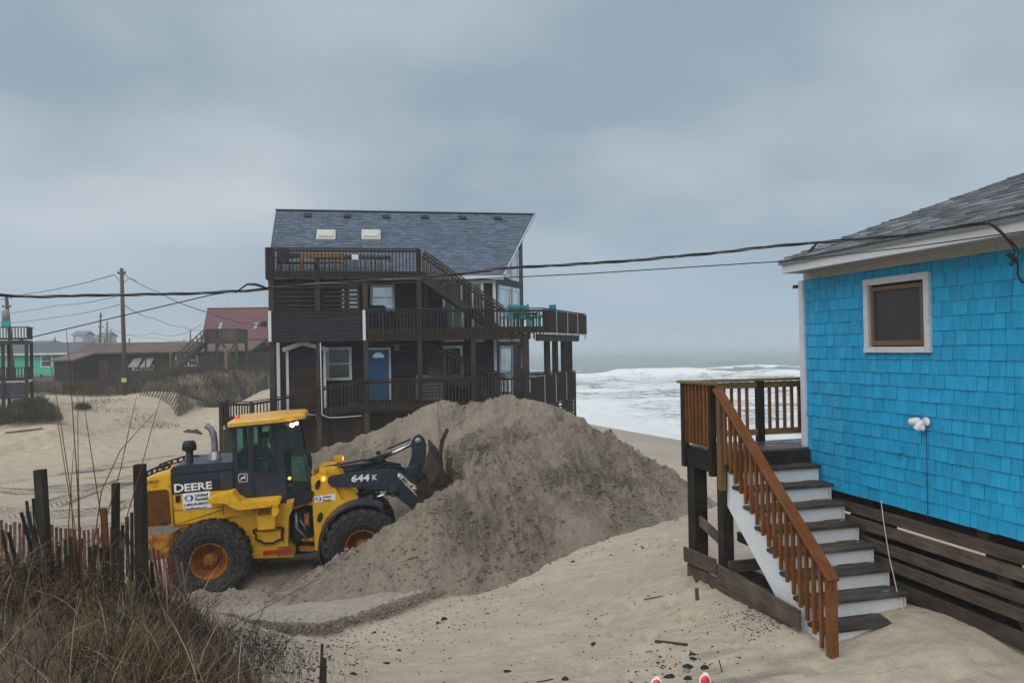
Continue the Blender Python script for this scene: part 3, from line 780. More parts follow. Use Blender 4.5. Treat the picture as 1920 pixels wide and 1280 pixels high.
LF = Frame((-6.50, 16.50, -0.02), R(12), R(1.2))
LD = empty("wheel_loader", LF.M, "yellow and dark grey articulated wheel loader digging its raised bucket into the sand heap", "wheel loader")
def lp(y, *pts): return [LF.hit(a, b, y) for a, b in pts]
WR, WW = 0.80, 0.60
XF = LF.hit(680, 1026, -1.33)[0]        # front axle
TRACKY = 1.03
def make_wheel(cx, cy):
    sgn = -1 if cy < 0 else 1           # outward direction
    b = MB(); h = WW/2
    prof = [(.36,-h*.72),(.40,-h*.9),(.55,-h*1.02),(.68,-h),(.755,-h*.86),(.775,-h*.5),(.78,0),(.775,h*.5),(.755,h*.86),(.68,h),(.55,h*1.02),(.40,h*.9),(.36,h*.72)]
    b.lathe([(r, z*-sgn) for r, z in prof], (0,0,0), 'Y', 60)
    nl = 22
    for k in range(nl):
        for side in (-1, 1):
            a0 = 2*math.pi*(k+(0.25 if side > 0 else 0))/nl
            da = 2*math.pi/nl*0.31
            # lug: from centreline out over the shoulder
            prs = [(.770,.775+.03,0.02),(.765,.803,.55),(.745,.800,.86),(.66,.700,1.0)]
            vs = []
            for i, (ri, ro, yy) in enumerate(prs):
                sk = 0.13*(yy)
                for aa in (a0-da+sk, a0+da+sk):
                    for r in (ri, ro):
                        ex = h*1.045*yy*side if r == ro else h*yy*side*0.97
                        vs.append((math.cos(aa)*r, ex, -math.sin(aa)*r))
            fs = []
            for i in range(3):
                q = i*4; w = q+4
                fs += [(q+1,q+3,w+3,w+1),(q,q+1,w+1,w),(q+2,w+2,w+3,q+3)]
            fs += [(0,2,3,1),(12,13,15,14)]
            b.add(vs, fs)
    # sidewall ribs
    for rr in (.50, .60):
        b.lathe([(rr-.012, sgn*h*1.0),(rr, sgn*(h*1.02+.012)),(rr+.012, sgn*h*1.0)], (0,0,0), 'Y', 60)
    root = b.build("wheel", M_TYRE, LD, Matrix.Translation((cx, cy, WR)) @ Matrix.Rotation(rnd.uniform(0, 1), 4, 'Y'))
    r = MB(); f = h*0.80*sgn
    r.lathe([(.375,f-.02*sgn),(.378,f),(.350,f+.004*sgn),(.338,f-.03*sgn),(.335,f-.10*sgn),(.318,f-.11*sgn),(.318,f-.26*sgn),(.26,f-.30*sgn),(.20,f-.30*sgn),(.19,f-.27*sgn),(.165,f-.27*sgn)], (0,0,0), 'Y', 48)
    r.lathe([(.20,f-.305*sgn),(.14,f-.305*sgn),(.0,f-.305*sgn)], (0,0,0), 'Y', 24)
    rim = r.build("rim", M_RIM, root)
    hb = MB(); hb.lathe([(.150,f-.31*sgn),(.145,f-.17*sgn),(.125,f-.14*sgn),(.05,f-.13*sgn),(.0,f-.13*sgn)], (0,0,0), 'Y', 24)
    for k in range(12):
        a = 2*math.pi*k/12; hb.lathe([(.016,f-.31*sgn),(.016,f-.255*sgn),(0,f-.255*sgn)], (math.cos(a)*.225, 0, math.sin(a)*.225), 'Y', 6)
    hb.build("hub", M_RIM, root)
    return root
for cx in (0.0, XF):
    for cy in (-TRACKY, TRACKY): make_wheel(cx, cy)
for cx in (0.0, XF):
    ax = MB(); ax.lathe([(.16,-.9),(.2,-.35),(.26,-.2),(.26,.2),(.2,.35),(.16,.9)], (cx, 0, WR), 'Y', 14); ax.build("axle", M_RUST, LD)

# rear chassis and counterweight
yb = -0.92
fr_ = MB()
fr_.prism(lp(-.80, (330,990),(420,950),(552,935),(547,958),(541,970),(540,1022),(552,1030),(552,1044),(330,1052)), -.80, .80)
fr_.build("rear_frame", M_YEL, LD, bevel=.012)
xw0 = LF.hit(247, 1020, -1.0)[0]; xw1 = LF.hit(322, 1000, -1.0)[0]; xw2 = LF.hit(338, 1000, -.85)[0]
zt = LF.hit(290, 1003, -1.0)[1]; zb_ = LF.hit(290, 1048, -1.0)[1]
cw = MB(); cw.zprism([(xw0, .8),(xw0-.05, 0),(xw0,-.8),(xw0+.12,-1.05),(xw1-.02,-1.05),(xw2+.05,-.80),(xw2+.05,.80),(xw1-.02,1.05),(xw0+.12,1.05)], zb_, zt)
cw.build("counterweight", M_RUST, LD, bevel=.025)
bm_ = MB(); bm_.prism(lp(-.96, (258,991),(322,986),(336,992),(322,1001),(256,1005)), -.98, .98); bm_.build("bumper_cap", paint("worn_grey", (.22,.20,.18), .6, .2, (.1,.06,.04), .5, 2), LD, bevel=.01)

# grille housing
gh_ = MB(); gp = lp(yb, (256,904),(290,893),(319,889),(324,987),(258,993)); gh_.prism(gp, -.90, .90); gh_.build("grille_housing", M_YEL, LD, bevel=.015)
gs = MB(); gs.prism(lp(-.915, (262,922),(311,917),(316,921),(321,980),(318,983),(262,988)), -.925, -.90); gs.build("side_screen", M_GRILLE, LD, bevel=.004)
lt = MB(); lt.prism(lp(-.93, (302,979),(311,977),(313,983),(303,984)), -.95, -.925); lt.build("latch", M_BLK, LD)
# hood
hd = MB(); hp = lp(-.84, (319,889),(318,878),(340,872),(437,866),(437,882),(320,893)); hd.prism(hp, -.82, .82); hd.build("hood", M_GREY, LD, bevel=.03)
sd = MB(); sd.prism(lp(-.86, (320,893),(437,882),(437,919),(412,919),(323,927)), -.86, .86); sd.build("hood_side", M_GREY, LD, bevel=.006)
ln = MB()
x1, z1 = LF.hit(410, 884, -.87); x2, z2 = LF.hit(412, 919, -.87); ln.prism([(x1,z1),(x1+.012,z1),(x2+.012,z2),(x2,z2)], -.868, -.86); ln.build("panel_gap", M_TXT, LD)
ys = MB(); ys.prism(lp(-.85, (323,927),(412,919),(437,919),(470,940),(480,962),(328,985)), -.85, .85); ys.build("engine_side_panel", M_YEL, LD, bevel=.006)
lnm = MB()
for a, b_ in (((324,957),(417,950)),((328,983),(418,955)),((418,946),(419,964))):
    p = LF.hit(*a, -.855); q = LF.hit(*b_, -.855); lnm.bar((p[0],-.853,p[1]), (q[0],-.853,q[1]), .012, .009)
lnm.build("panel_gap", M_TXT, LD)
lower = MB(); lower.prism(lp(-.83, (328,984),(470,940),(475,960),(330,994)), -.83, .83); lower.build("lower_side_panel", M_RUST, LD, bevel=.006)
vs_ = MB(); vs_.prism(lp(-.87, (329,929),(338,928),(338,941),(329,942)), -.872, -.85); vs_.build("notice_sticker", M_BLK, LD)
# curved guard rails on the hood rear
for yy, pts in ((-.86, ((262,903),(275,893),(295,884),(318,877))), (.5, ((300,878),(322,870),(345,863),(372,861)))):
    q = lp(yy, *pts); top = [(x, z+.09) for x, z in q]
    b = MB()
    for (a, c) in zip(top[:-1], top[1:]): b.bar((a[0],yy,a[1]), (c[0],yy,c[1]), .03, .035)
    for (a, c) in zip(q[:-1], q[1:]): b.bar((a[0],yy,a[1]), (c[0],yy,c[1]), .03, .03)
    for k in range(len(q)*2-1):
        i = k//2; f = .5*(k%2)
        j = min(i+1, len(q)-1)
        x = q[i][0]*(1-f)+q[j][0]*f; z = q[i][1]*(1-f)+q[j][1]*f; b.bar((x,yy,z),(x,yy,z+.09), .03, .05, up=(1,0,0))
    b.build("hood_guard", M_BLK, LD)
# intake and exhaust
x, z = LF.hit(356, 866, -.35); xi, zi = LF.hit(356, 833, -.35)
b = MB(); b.lathe([(.075,z-.12),(.075,zi-.13),(.06,zi-.12)], (x,-.35,0), 'Z', 16)
b.lathe([(.085,zi-.14),(.135,zi-.12),(.14,zi-.02),(.13,zi+.04),(.10,zi+.08),(0,zi+.09)], (x,-.35,0), 'Z', 20)
for k in range(16):
    a = 2*math.pi*k/16; b.box(x+math.cos(a)*.138-.008, x+math.cos(a)*.138+.008, -.35+math.sin(a)*.138-.008, -.35+math.sin(a)*.138+.008, zi-.11, zi-.02)
b.build("air_intake", M_BLK, LD)
ex = [LF.hit(a, c, -.15) for a, c in ((404,868),(403,848),(402,826),(400,812),(395,803),(386,797))]
b = MB(); b.tube([(p[0],-.15,p[1]) for p in ex], [.09,.072,.070,.070,.068,.066], 16, caps=False)
b.lathe([(.19,ex[0][1]-.06),(.17,ex[0][1]),(.10,ex[1][1]+.02),(.075,ex[1][1]+.03)], (ex[0][0],-.15,0), 'Z', 20)
b.build("exhaust_stack", M_PIPE, LD)
b = MB(); b.tube([(ex[-1][0]+.01,-.15,ex[-1][1]-.008),(ex[-1][0]-.004,-.15,ex[-1][1]+.002)], .06, 14); b.build("exhaust_mouth", M_TXT, LD)

# fender platform over the rear wheel
pf = MB()
pf.prism(lp(-1.15, (392,934),(415,925),(437,920),(444,930),(452,940),(524,934),(527,938),(521,947),(450,954),(441,952),(425,942),(392,941)), -1.28, -.80)
pf.build("fender_platform", M_YEL, LD, bevel=.008)
pf = MB(); pf.prism(lp(.9, (452,940),(524,934),(520,946),(450,952)), .80, 1.28); pf.build("fender_platform", M_YEL, LD)
for px in (462,482,502): 
    x, z = LF.hit(px, 949, -1.285); b = MB(); b.lathe([(.012,-1.29),(0,-1.292)], (x,0,z), 'Y', 8); b.build("bolt", M_TXT, LD)
pl = MB(); pl.prism(lp(-1.2, (510,944),(520,943),(524,958),(517,966),(510,966)), -1.26, -1.2); pl.build("platform_bracket", M_YEL, LD)
# boxes, steps
bx = MB(); bx.prism(lp(-1.0, (481,953),(516,950),(517,990),(484,993)), -1.05, -.80); bx.build("battery_box", M_YEL, LD, bevel=.01)
bx = MB(); bx.prism(lp(-1.06, (482,954),(510,952),(510,964),(483,966)), -1.075, -1.05)
for px in (491, 499, 506):
    x, z = LF.hit(px, 960, -1.08); bx.lathe([(.028,-1.095),(.03,-1.075)], (x,0,z), 'Y', 10); bx.lathe([(.02,-1.1),(0,-1.1)], (x,0,z), 'Y', 10)
bx.build("valve_panel", M_RUST, LD)
st = MB(); outline = lp(-.95, (474,995),(529,990),(530,1000),(527,1003),(530,1012),(519,1014),(513,1019),(494,1020),(489,1016),(478,1012),(480,1005),(475,1000),(474,995))
for a, c in zip(outline[:-1], outline[1:]): st.bar((a[0],-.86,a[1]), (c[0],-.86,c[1]), .05, .035)
st.build("step_frame", M_BLK, LD)
sp = MB(); sp.prism(lp(-.83, (479,998),(526,993),(526,1011),(511,1017),(494,1018),(481,1011)), -.84, -.80); sp.build("step_plate", M_YEL, LD)
for a in ((493,1033,521,1030),(524,1031,546,1028)):
    b = MB(); b.prism(lp(-.85, (a[0],a[1]),(a[2],a[3]),(a[2],a[3]+7),(a[0],a[1]+7)), -.855, -.83); b.build("red_reflector_strip", M_RED, LD)
b = MB(); b.prism(lp(-.86, (519,1026),(549,1023),(552,1041),(520,1043)), -.84, -.80); b.build("step_hanger", M_RUST, LD, bevel=.005)

# articulation: pins, hoses, drive shaft
b = MB(); b.prism(lp(-.30, (545,940),(590,935),(592,1035),(545,1040)), -.30, .45); b.build("articulation_joint", M_BLK, LD, bevel=.02)
for k in range(9):
    x, z = LF.hit(rnd.uniform(549,560), rnd.uniform(948,965), -.5); x3, z3 = LF.hit(rnd.uniform(575,590), rnd.uniform(985,1025), -.5)
    xm, zm = (x+x3)/2+rnd.uniform(-.15,.15), (z+z3)/2-rnd.uniform(0,.2); yy = -.42-rnd.uniform(0,.2)
    b = MB(); b.tube([(x,yy,z),((x+xm)/2,yy-.06,z-.08),(xm,yy-.1,zm),((x3+xm)/2,yy-.05,(zm+z3)/2),(x3,yy,z3)], rnd.choice([.018,.024,.03]), 7); b.build("hydraulic_hose", M_BLK if k%3 else M_PIPE, LD)
for (a, c, e, f) in ((550,990,566,1012),(571,962,580,985),(566,1008,592,1014),(560,1024,592,1032)):
    b = MB(); b.prism(lp(-.55, (a,c),(e,c-1),(e,f),(a,f)), -.60, -.30); b.build("joint_plate", M_RUST if a != 550 else M_BLK, LD, bevel=.01)
b = MB(); b.prism(lp(-.5, (553,940),(592,936),(592,945),(575,944),(549,953)), -.6, .5); b.build("frame_hinge", M_YEL, LD)

# front frame tower
for y0, y1 in ((-.62,-.52),(.52,.62)):
    f = MB(); f.prism(lp(-.60, (583,894),(597,888),(616,890),(641,936),(660,944),(637,960),(612,990),(597,1031),(591,1031)), y0, y1); f.build("front_frame", M_YEL, LD, bevel=.01)
f = MB(); f.prism(lp(-.4, (597,887),(599,877),(629,875),(637,883),(645,895),(673,933),(640,950),(610,930)), -.50, .50); f.build("front_tower", M_YEL, LD, bevel=.02)
for px, py, an in ((596,908,.35),(600,969,.35)):
    x, z = LF.hit(px, py, -.63); b = MB()
    pts = [(x+math.cos(t)*.055+.03*math.sin(t)*0.9, z+math.sin(t)*.105) for t in np.linspace(0, 2*math.pi, 14, endpoint=False)]
    b.prism(pts, -.65, -.62); b.build("pin_cover", M_BLK, LD, bevel=.006)
# front fender (arc)
x0, zc = XF, WR
b = MB()
arc = [(x0+math.cos(R(a))*.93, zc+math.sin(R(a))*.93) for a in range(60, 216, 12)]
arc2 = [(x0+math.cos(R(a))*.89, zc+math.sin(R(a))*.89) for a in range(60, 216, 12)]
pts = arc + arc2[::-1]
for y0, y1 in ((-1.24,-.66),(.66,1.24)):
    bb = MB(); n = len(arc)
    vs = []
    for (o_, i_) in zip(arc, arc2):
        vs += [(o_[0],y0,o_[1]),(o_[0],y1,o_[1]),(i_[0],y1,i_[1]),(i_[0],y0,i_[1])]
    fs = []
    for k in range(n-1):
        for j in range(4): fs.append((k*4+j, k*4+(j+1)%4, k*4+4+(j+1)%4, k*4+4+j))
    fs += [(3,2,1,0), tuple((n-1)*4+k for k in range(4))]
    bb.add(vs, fs)
    bb.build("front_fender", M_GREY, LD)

# cab
xr = LF.hit(439, 900, -.80)[0]; xfb, zfb = LF.hit(537, 930, -.80); xft, zft = LF.hit(526, 793, -.80)
zcb = LF.hit(445, 936, -.80)[1]; zct = LF.hit(440, 800, -.80)[1]; ztop = zft
bulge_b, bulge_t = .50, .34
def cab_plan(z, inset=0.0):
    t = (z-zfb)/(zft-zfb); xf = xfb+(xft-xfb)*t; bl = bulge_b+(bulge_t-bulge_b)*t; w = .80-.04*t-inset
    return [(xr+.0+inset,-w),(xf,-w),(xf+bl-inset,-.42),(xf+bl-inset,.42),(xf,w),(xr+inset,w)]
sill = LF.hit(480, 888, -.80)[1]; sill2 = LF.hit(475, 882, -.8)[1]
b = MB()
# floor tub and lower door panel
def loft(b, za, zb2, inset=0.0):
    A = cab_plan(za, inset); B = cab_plan(zb2, inset); n = len(A)
    vs = [(p[0],p[1],za) for p in A]+[(p[0],p[1],zb2) for p in B]
    fs = [tuple(range(n-1,-1,-1)), tuple(range(n,2*n))]+[(i,(i+1)%n,(i+1)%n+n,i+n) for i in range(n)]
    b.add(vs, fs)
loft(b, zcb-.16, zfb+.02)
# lower side (opaque) behind the pillar, both sides
dl = lp(-.80, (438,880),(470,882),(528,888),(535,930),(540,936),(452,940),(445,930),(440,912))
b.prism(dl, -.80, -.76); b.prism([(x, z) for x, z in dl], .76, .80)
b.build("cab_tub", M_GREY, LD, bevel=.006)
b = MB(); b.prism(lp(-.8, (535,932),(587,922),(588,928),(580,945),(545,952),(535,945)), -.7, .7); b.build("cab_floor", M_BLK, LD, bevel=.02)
# pillars
def pillar(b, pts, y, w=.07, t=.06):
    q = [LF.hit(a, c, y) for a, c in pts]
    b.bar((q[0][0],y,q[0][1]), (q[1][0],y,q[1][1]), w, t, up=(1,0,0))
pr = MB()
for y in (-.79, .79):
    s_ = -1 if y < 0 else 1
    zz0, zz1 = sill2-.05, ztop+.02
    for xa, xb in ((xr+.04, xr+.03), (LF.hit(471,880,-.79)[0], LF.hit(470,800,-.79)[0])):
        pr.bar((xa,y,zz0), (xb,y,zz1), .05, .10, up=(1,0,0))
    t0 = (zfb-zfb); pr.bar((xfb-.05,y,zfb-.03), (xft-.05,y*.955,ztop+.02), .05, .12, up=(1,0,0))
    P = cab_plan(zfb); Q = cab_plan(zft)
    i = 2 if y < 0 else 3
    pr.bar((P[i][0]-.02,P[i][1],zfb), (Q[i][0]-.02,Q[i][1],zft+.02), .045, .045, up=(1,0,0))
# horizontal rails
for y in (-.785, .785):
    pr.bar((xr,y,ztop), (xft,y,ztop), .05, .08)
P = cab_plan(zfb); Q = cab_plan(zft)
for i in range(1, 4):
    pr.bar((P[i][0],P[i][1],zfb+.02), (P[i+1][0],P[i+1][1],zfb+.02), .05, .07); pr.bar((Q[i][0],Q[i][1],zft), (Q[i+1][0],Q[i+1][1],zft), .05, .09)
for y in (-.8,.8): pr.bar((xr+.02,y*.97,zcb), (xr+.02,y*.97,ztop), .06, .06, up=(1,0,0))
pr.build("cab_frame", M_GREY, LD)
b = MB(); b.box(xr+.01, xr+.05, -.76, .76, zcb, sill2+.35); b.build("cab_back", M_GREY, LD)
# glass
def quad_glass(name, a, b2, c, d):
    m = MB(); m.add([a, b2, c, d], [(0,1,2,3)]); return m.build(name, M_TINT, LD)
xa = LF.hit(471, 880, -.79)[0]
quad_glass("side_window", (xr+.05,-.79,sill2-.02), (xa,-.79,sill2-.03), (xa,-.78,ztop), (xr+.05,-.78,ztop))
quad_glass("door_window", (xa,-.79,sill2-.03), (xfb+(xft-xfb)*.35-.02,-.79,sill-.06), (xft,-.77,ztop), (xa,-.78,ztop))
quad_glass("side_window", (xr+.05,.79,sill2-.02), (xfb+(xft-xfb)*.35,.79,sill-.06), (xft,.77,ztop), (xr+.05,.78,ztop))
for i, nm in ((1,"corner_window"),(2,"windshield"),(3,"corner_window")):
    quad_glass(nm, (P[i][0],P[i][1],zfb), (P[i+1][0],P[i+1][1],zfb), (Q[i+1][0],Q[i+1][1],zft), (Q[i][0],Q[i][1],zft))
quad_glass("rear_window", (xr+.03,-.74,sill2+.35), (xr+.03,.74,sill2+.35), (xr+.03,.74,ztop), (xr+.03,-.74,ztop))
# door seams, handle, hinges
b = MB()
for (a, c) in (((439,905),(440,912)),((440,912),(445,931)),((445,931),(452,937)),((452,937),(531,929)),((472,883),(473,936)),((476,886),(477,934)),((531,929),(526,890)),((476,886),(526,891))):
    p = LF.hit(*a, -.805); q = LF.hit(*c, -.805); b.bar((p[0],-.803,p[1]), (q[0],-.803,q[1]), .01, .012)
b.build("door_seam", M_TXT, LD)
# roof
b = MB()
zr0 = LF.hit(424, 806, -.95)[1]; zr1 = LF.hit(424, 800, -.95)[1]; xr0 = LF.hit(424, 803, -.95)[0]; xr1 = xft+.50
zrf = LF.hit(530, 792, -.95)[1]; ztp = zrf+.17
def rf(z0a, z0b, z1, ins, name, m):
    b = MB(); pl_ = [(xr0+.06,-.93),(xr0,-.8),(xr0,.8),(xr0+.06,.93),(xft-.0,.95),(xr1,.62),(xr1,-.62),(xft-.0,-.95)]
    n = len(pl_); cx = (xr0+xr1)/2
    def zz(x, a, c): return a+(c-a)*(x-xr0)/(xr1-xr0)
    rings = [(1.0, 0.0),(1.0, .55),(.97,.8),(.90,1.0)]
    vs = []
    for s_, t in rings:
        for x, y in pl_:
            xx = cx+(x-cx)*s_; vs.append((xx, y*s_, zz(xx, z0a, z0b)+(z1)*t))
    fs = [tuple(range(n))]+[tuple(range(len(vs)-1, len(vs)-n-1, -1))]
    for r_ in range(len(rings)-1):
        for k in range(n): fs.append((r_*n+k, (r_+1)*n+k, (r_+1)*n+(k+1)%n, r_*n+(k+1)%n))
    b.add(vs, fs, False); return b.build(name, m, LD)
rf(zr0, zrf-.02, .055, 0, "roof_gutter", M_BLK)
M_ROOFY = paint("roof_yellow", (.66,.36,.03), 0.35, .08, (.6,.6,.58), .5, .9, dpos=(.56,.70), bmp=0.03)
rf(zr0+.05, zrf+.03, .13, 0, "cab_roof", M_ROOFY)
b = MB(); q = LF.hit(445, 782, -.3); b.lathe([(.065,q[1]-.12),(.06,q[1]+.0),(.04,q[1]+.05),(0,q[1]+.055)], (q[0],-.3,0), 'Z', 14); b.build("beacon", paint("orange_beacon", (.85,.13,.01), .25, .05, bmp=0), LD)
for (px, py) in ((543,797),(551,793)):
    yy = -.88 if px == 543 else -.70
    x, z = LF.hit(px, py, yy)
    b = MB(); b.ball((x+.05,yy,z), (.045,.05,.045), 12, 8); o = b.build("work_light", M_LAMP, LD)
    b = MB(); b.ball((x-.08,yy+.03,z), (.06,.065,.06), 12, 8); b.build("light_housing", M_BLK, LD)
b = MB(); q = LF.hit(508, 808, -1.05); b.box(q[0]-.04, q[0]+.04, -1.12, -.98, q[1]-.25, q[1]+.06)
b.bar((q[0],-1.05,q[1]+.06), (q[0]+.1,-.8,ztop+.05), .02, .02); b.build("mirror", M_BLK, LD, bevel=.02)
q = LF.hit(576, 868, .55); b = MB(); b.ball((q[0]+.05,.62,q[1]), (.06,.17,.26), 14, 9); b.build("mirror", M_BLK, LD)
b = MB(); q = LF.hit(572, 780, .9); b.tube([(xr1-.05,.7,q[1]+.05),(xr1+.15,.9,q[1]+.02),(xr1+.18,.95,q[1]-.12)], .012, 6); b.build("mirror_arm", M_CHR, LD)
b = MB(); b.bar((Q[2][0]+.03,-.1,zft-.35), (P[2][0]-.02,-.3,zfb+.55), .02, .03); b.build("wiper", M_BLK, LD)
x, z = LF.hit(543, 896, -.82); b = MB(); b.ball((x,-.83,z), .035, 10, 6); b.build("marker_lamp", M_AMB, LD)
x, z = LF.hit(607, 896, -.60); b = MB(); b.ball((x,-.68,z), (.045,.045,.06), 10, 6); b.build("turn_signal", M_AMB, LD)
b = MB(); b.box(x-.06, x+.07, -.72, -.50, z+.06, z+.16); b.build("lamp_bracket", M_YEL, LD, bevel=.01)
# tall light post on the front frame
q = LF.hit(632, 888, .45); q2 = LF.hit(634, 862, .45)
b = MB(); b.box(q2[0]-.03, q2[0]+.03, .42, .48, q[1]-.2, q2[1]); b.box(q2[0]-.08, q2[0]+.10, .34, .54, q2[1]-.05, q2[1]+.10); b.build("lamp_post", M_YEL, LD, bevel=.01)
b = MB(); b.ball((q2[0]+.11,.44,q2[1]+.03), (.02,.06,.05), 10, 6); b.build("headlight", M_AMB, LD)
# interior
b = MB(); b.box(xr+.35, xr+.85, -.28, .28, zcb+.15, zcb+.45); b.box(xr+.28, xr+.42, -.25, .25, zcb+.45, zcb+1.05); b.build("seat", M_BLK, LD, bevel=.05)
b = MB(); b.tube([(xfb+.05,0,zcb), (xfb-.12,0,zcb+.75)], .035, 8); b.lathe([(.17,0),(.19,.012),(.17,.024),(.15,.012)], (0,0,0), 'Z', 20, True)
for i in range(len(b.v)-80, len(b.v)): x, y, z = b.v[i]; b.v[i] = (xfb-.14+x*.9, y, zcb+.78+z+x*-.35)
b.build("steering_column", M_BLK, LD)

# boom arms
bo = lp(-.62, (616,893),(634,889),(672,884),(706,880),(728,879),(742,881),(757,887),(772,897),(790,911),(806,924),(818,950),(812,975),(786,968),(762,945),(743,930),(717,917),(690,913),(621,912),(614,903))
bo2 = bo
for y0, y1 in ((-.66,-.58),(.58,.66)):
    b = MB(); b.prism(bo2, y0, y1); b.build("boom_arm", M_GREY, LD, bevel=.012)
q = LF.hit(735, 905, -.6); b = MB(); b.tube([(q[0],-.6,q[1]),(q[0],.6,q[1])], .15, 16); b.build("boom_crosstube", M_GREY, LD)
# bellcrank
bc = lp(-.05, (771,829),(779,817),(787,814),(795,820),(799,832),(799,850),(796,868),(790,886),(783,896),(768,895),(762,886),(768,868),(773,850))
b = MB(); b.prism(bc, -.09, .09); b.build("bellcrank", M_GREY, LD, bevel=.015)
for px, py, rr, y in ((784,826,.075,-.1),(772,883,.11,-.12),(742,921,.09,-.68)):
    x, z = LF.hit(px, py, y); b = MB(); b.lathe([(rr,y+.02),(rr,y-.015),(rr*.8,y-.03),(0,y-.03)], (x,0,z), 'Y', 16); b.build("pivot_pin", M_PIPE if px != 742 else M_BLK, LD)
x, z = LF.hit(772, 884, -.3); b = MB(); b.prism(lp(-.35, (760,878),(783,872),(786,884),(781,893),(762,896)), -.42, -.12); b.build("pivot_housing", M_GREY, LD, bevel=.01)
def cyl(name, a, b2, y, r, m, n=14):
    p = LF.hit(*a, y); q = LF.hit(*b2, y); t = MB(); t.tube([(p[0],y,p[1]), (q[0],y,q[1])], r, n); return t.build(name, m, LD)
cyl("tilt_cylinder", (646,887), (719,858), 0.0, .085, M_GREY); cyl("tilt_cylinder_head", (707,863), (720,857), 0.0, .105, M_GREY); cyl("tilt_rod", (719,857.5), (781,828), 0.0, .042, M_CHR)
cyl("hydraulic_pipe", (688,862), (735,847), -.10, .02, M_GREY); cyl("hydraulic_pipe", (727,841), (770,823), -.05, .02, M_BLK)
x, z = LF.hit(709, 848, 0); b = MB(); b.ball((x,0,z), (.06,.06,.05), 10, 6); b.build("valve_block", M_BLK, LD)
for y in (-.42, .42):
    cyl("lift_cylinder", (630,953), (699,934), y, .085, M_GREY); cyl("lift_cylinder_head", (690,937), (701,934), y, .10, M_GREY); cyl("lift_rod", (700,934), (735,923), y, .042, M_CHR)
    x, z = LF.hit(738, 921, y); b = MB(); b.lathe([(.11,y-.07),(.11,y+.07)], (x,0,z), 'Y', 12); b.build("rod_eye", M_BLK, LD)
for k, pts in enumerate((((596,884),(612,874),(650,868),(680,862),(706,861)), ((600,886),(630,876),(668,872),(700,868)), ((690,902),(705,880),(726,868),(752,870)), ((700,905),(718,883),(735,873),(760,880)), ((622,950),(650,932),(672,925),(700,921)), ((640,955),(668,930),(690,918),(742,918)))):
    y = (-.2,-.12,.1,.18,-.3,.2)[k]; q = [LF.hit(a, c, y) for a, c in pts]; b = MB(); b.tube([(p[0],y,p[1]) for p in q], .024, 7); b.build("hydraulic_hose", M_BLK, LD)
# bucket
bk = [LF.hit(a, c, -1.3) for a, c in ((838,803),(827,826),(824,850),(826,874),(818,893),(808,905),(803,925),(812,950),(835,962),(880,955))]
inn = [LF.hit(a, c, -1.3) for a, c in ((842,805),(832,828),(829,850),(831,876),(824,896),(814,908),(810,926),(817,945),(838,956),(880,950))]
b = MB(); n = len(bk)
vs = []
for (o_, i_) in zip(bk, inn): vs += [(o_[0],-1.3,o_[1]),(o_[0],1.3,o_[1]),(i_[0],1.3,i_[1]),(i_[0],-1.3,i_[1])]
fs = []
for k in range(n-1):
    for j in range(4): fs.append((k*4+j, k*4+(j+1)%4, k*4+4+(j+1)%4, k*4+4+j))
fs += [(3,2,1,0), tuple((n-1)*4+k for k in range(4))]
b.add(vs[8:], [tuple(i-8 for i in f) for f in fs[8:-2]]+[(3,2,1,0), fs[-1] and tuple((n-3)*4+k for k in range(4))]); b.build("bucket", M_BUCK, LD)
b = MB(); b.prism([bk[0], bk[1], bk[2], bk[3], inn[3], inn[2], inn[1], inn[0]], -1.33, -1.12); b.build("bucket_edge", M_BUCK, LD)
side_ = lp(-1.3, (826,874),(818,893),(808,905),(803,925),(812,950),(835,962),(880,955),(850,900))
for y0, y1 in ((-1.33,-1.29),(1.29,1.33)):
    b = MB(); b.prism(side_, y0, y1); b.build("bucket_side", M_BUCK, LD)
b = MB(); b.prism(lp(-1.0, (780,925),(800,905),(812,915),(812,945),(790,950)), -.75, .75); b.build("bucket_hinge", M_BUCK, LD, bevel=.01)

# ---- lettering on the loader (flat print)
def decal(s, px, py, y, size, m, ang=0.0, off=0.0, shear=0.0, sx=1.0, name="lettering"):
    me = text_mesh(s, size, 0.0015, off, shear)
    x, z = LF.hit(px, py, y)
    M = Matrix.Translation((x, y, z)) @ Matrix.Rotation(-ang, 4, 'Y') @ Matrix.Rotation(R(90), 4, 'X') @ Matrix.Diagonal((sx,1,1,1))
    return link(name, me, m, LD, M)
def lang(a, b2, y):
    p = LF.hit(*a, y); q = LF.hit(*b2, y); return math.atan2(q[1]-p[1], q[0]-p[0]), math.hypot(q[0]-p[0], q[1]-p[1])
def plate(pts, y, m, name, t=.004):
    b = MB(); b.prism(lp(y, *pts), y-t, y+t*.5); return b.build(name, m, LD)
plate(((322,906),(411,897),(413,916),(324,926)), -.866, M_TXT, "name_panel")
an, _ = lang((324,924),(412,915), -.875)
x0d, z0d = LF.hit(326, 922.5, -.875); _, wD = lang((326,923),(345,921), -.875)
decal("D", 325.5, 923, -.875, .245, M_WHT, an, .006, 0, 1.15)
decal("EERE", 345.0, 920.6, -.875, .215, M_WHT, an, .006, 0, 1.22)
plate(((342,925),(394,919.5),(395,938),(343,943)), -.866, M_WHT, "rental_sticker")
plate(((343,943),(396,938),(397,951),(344,957)), -.866, M_WHT, "rental_sticker")
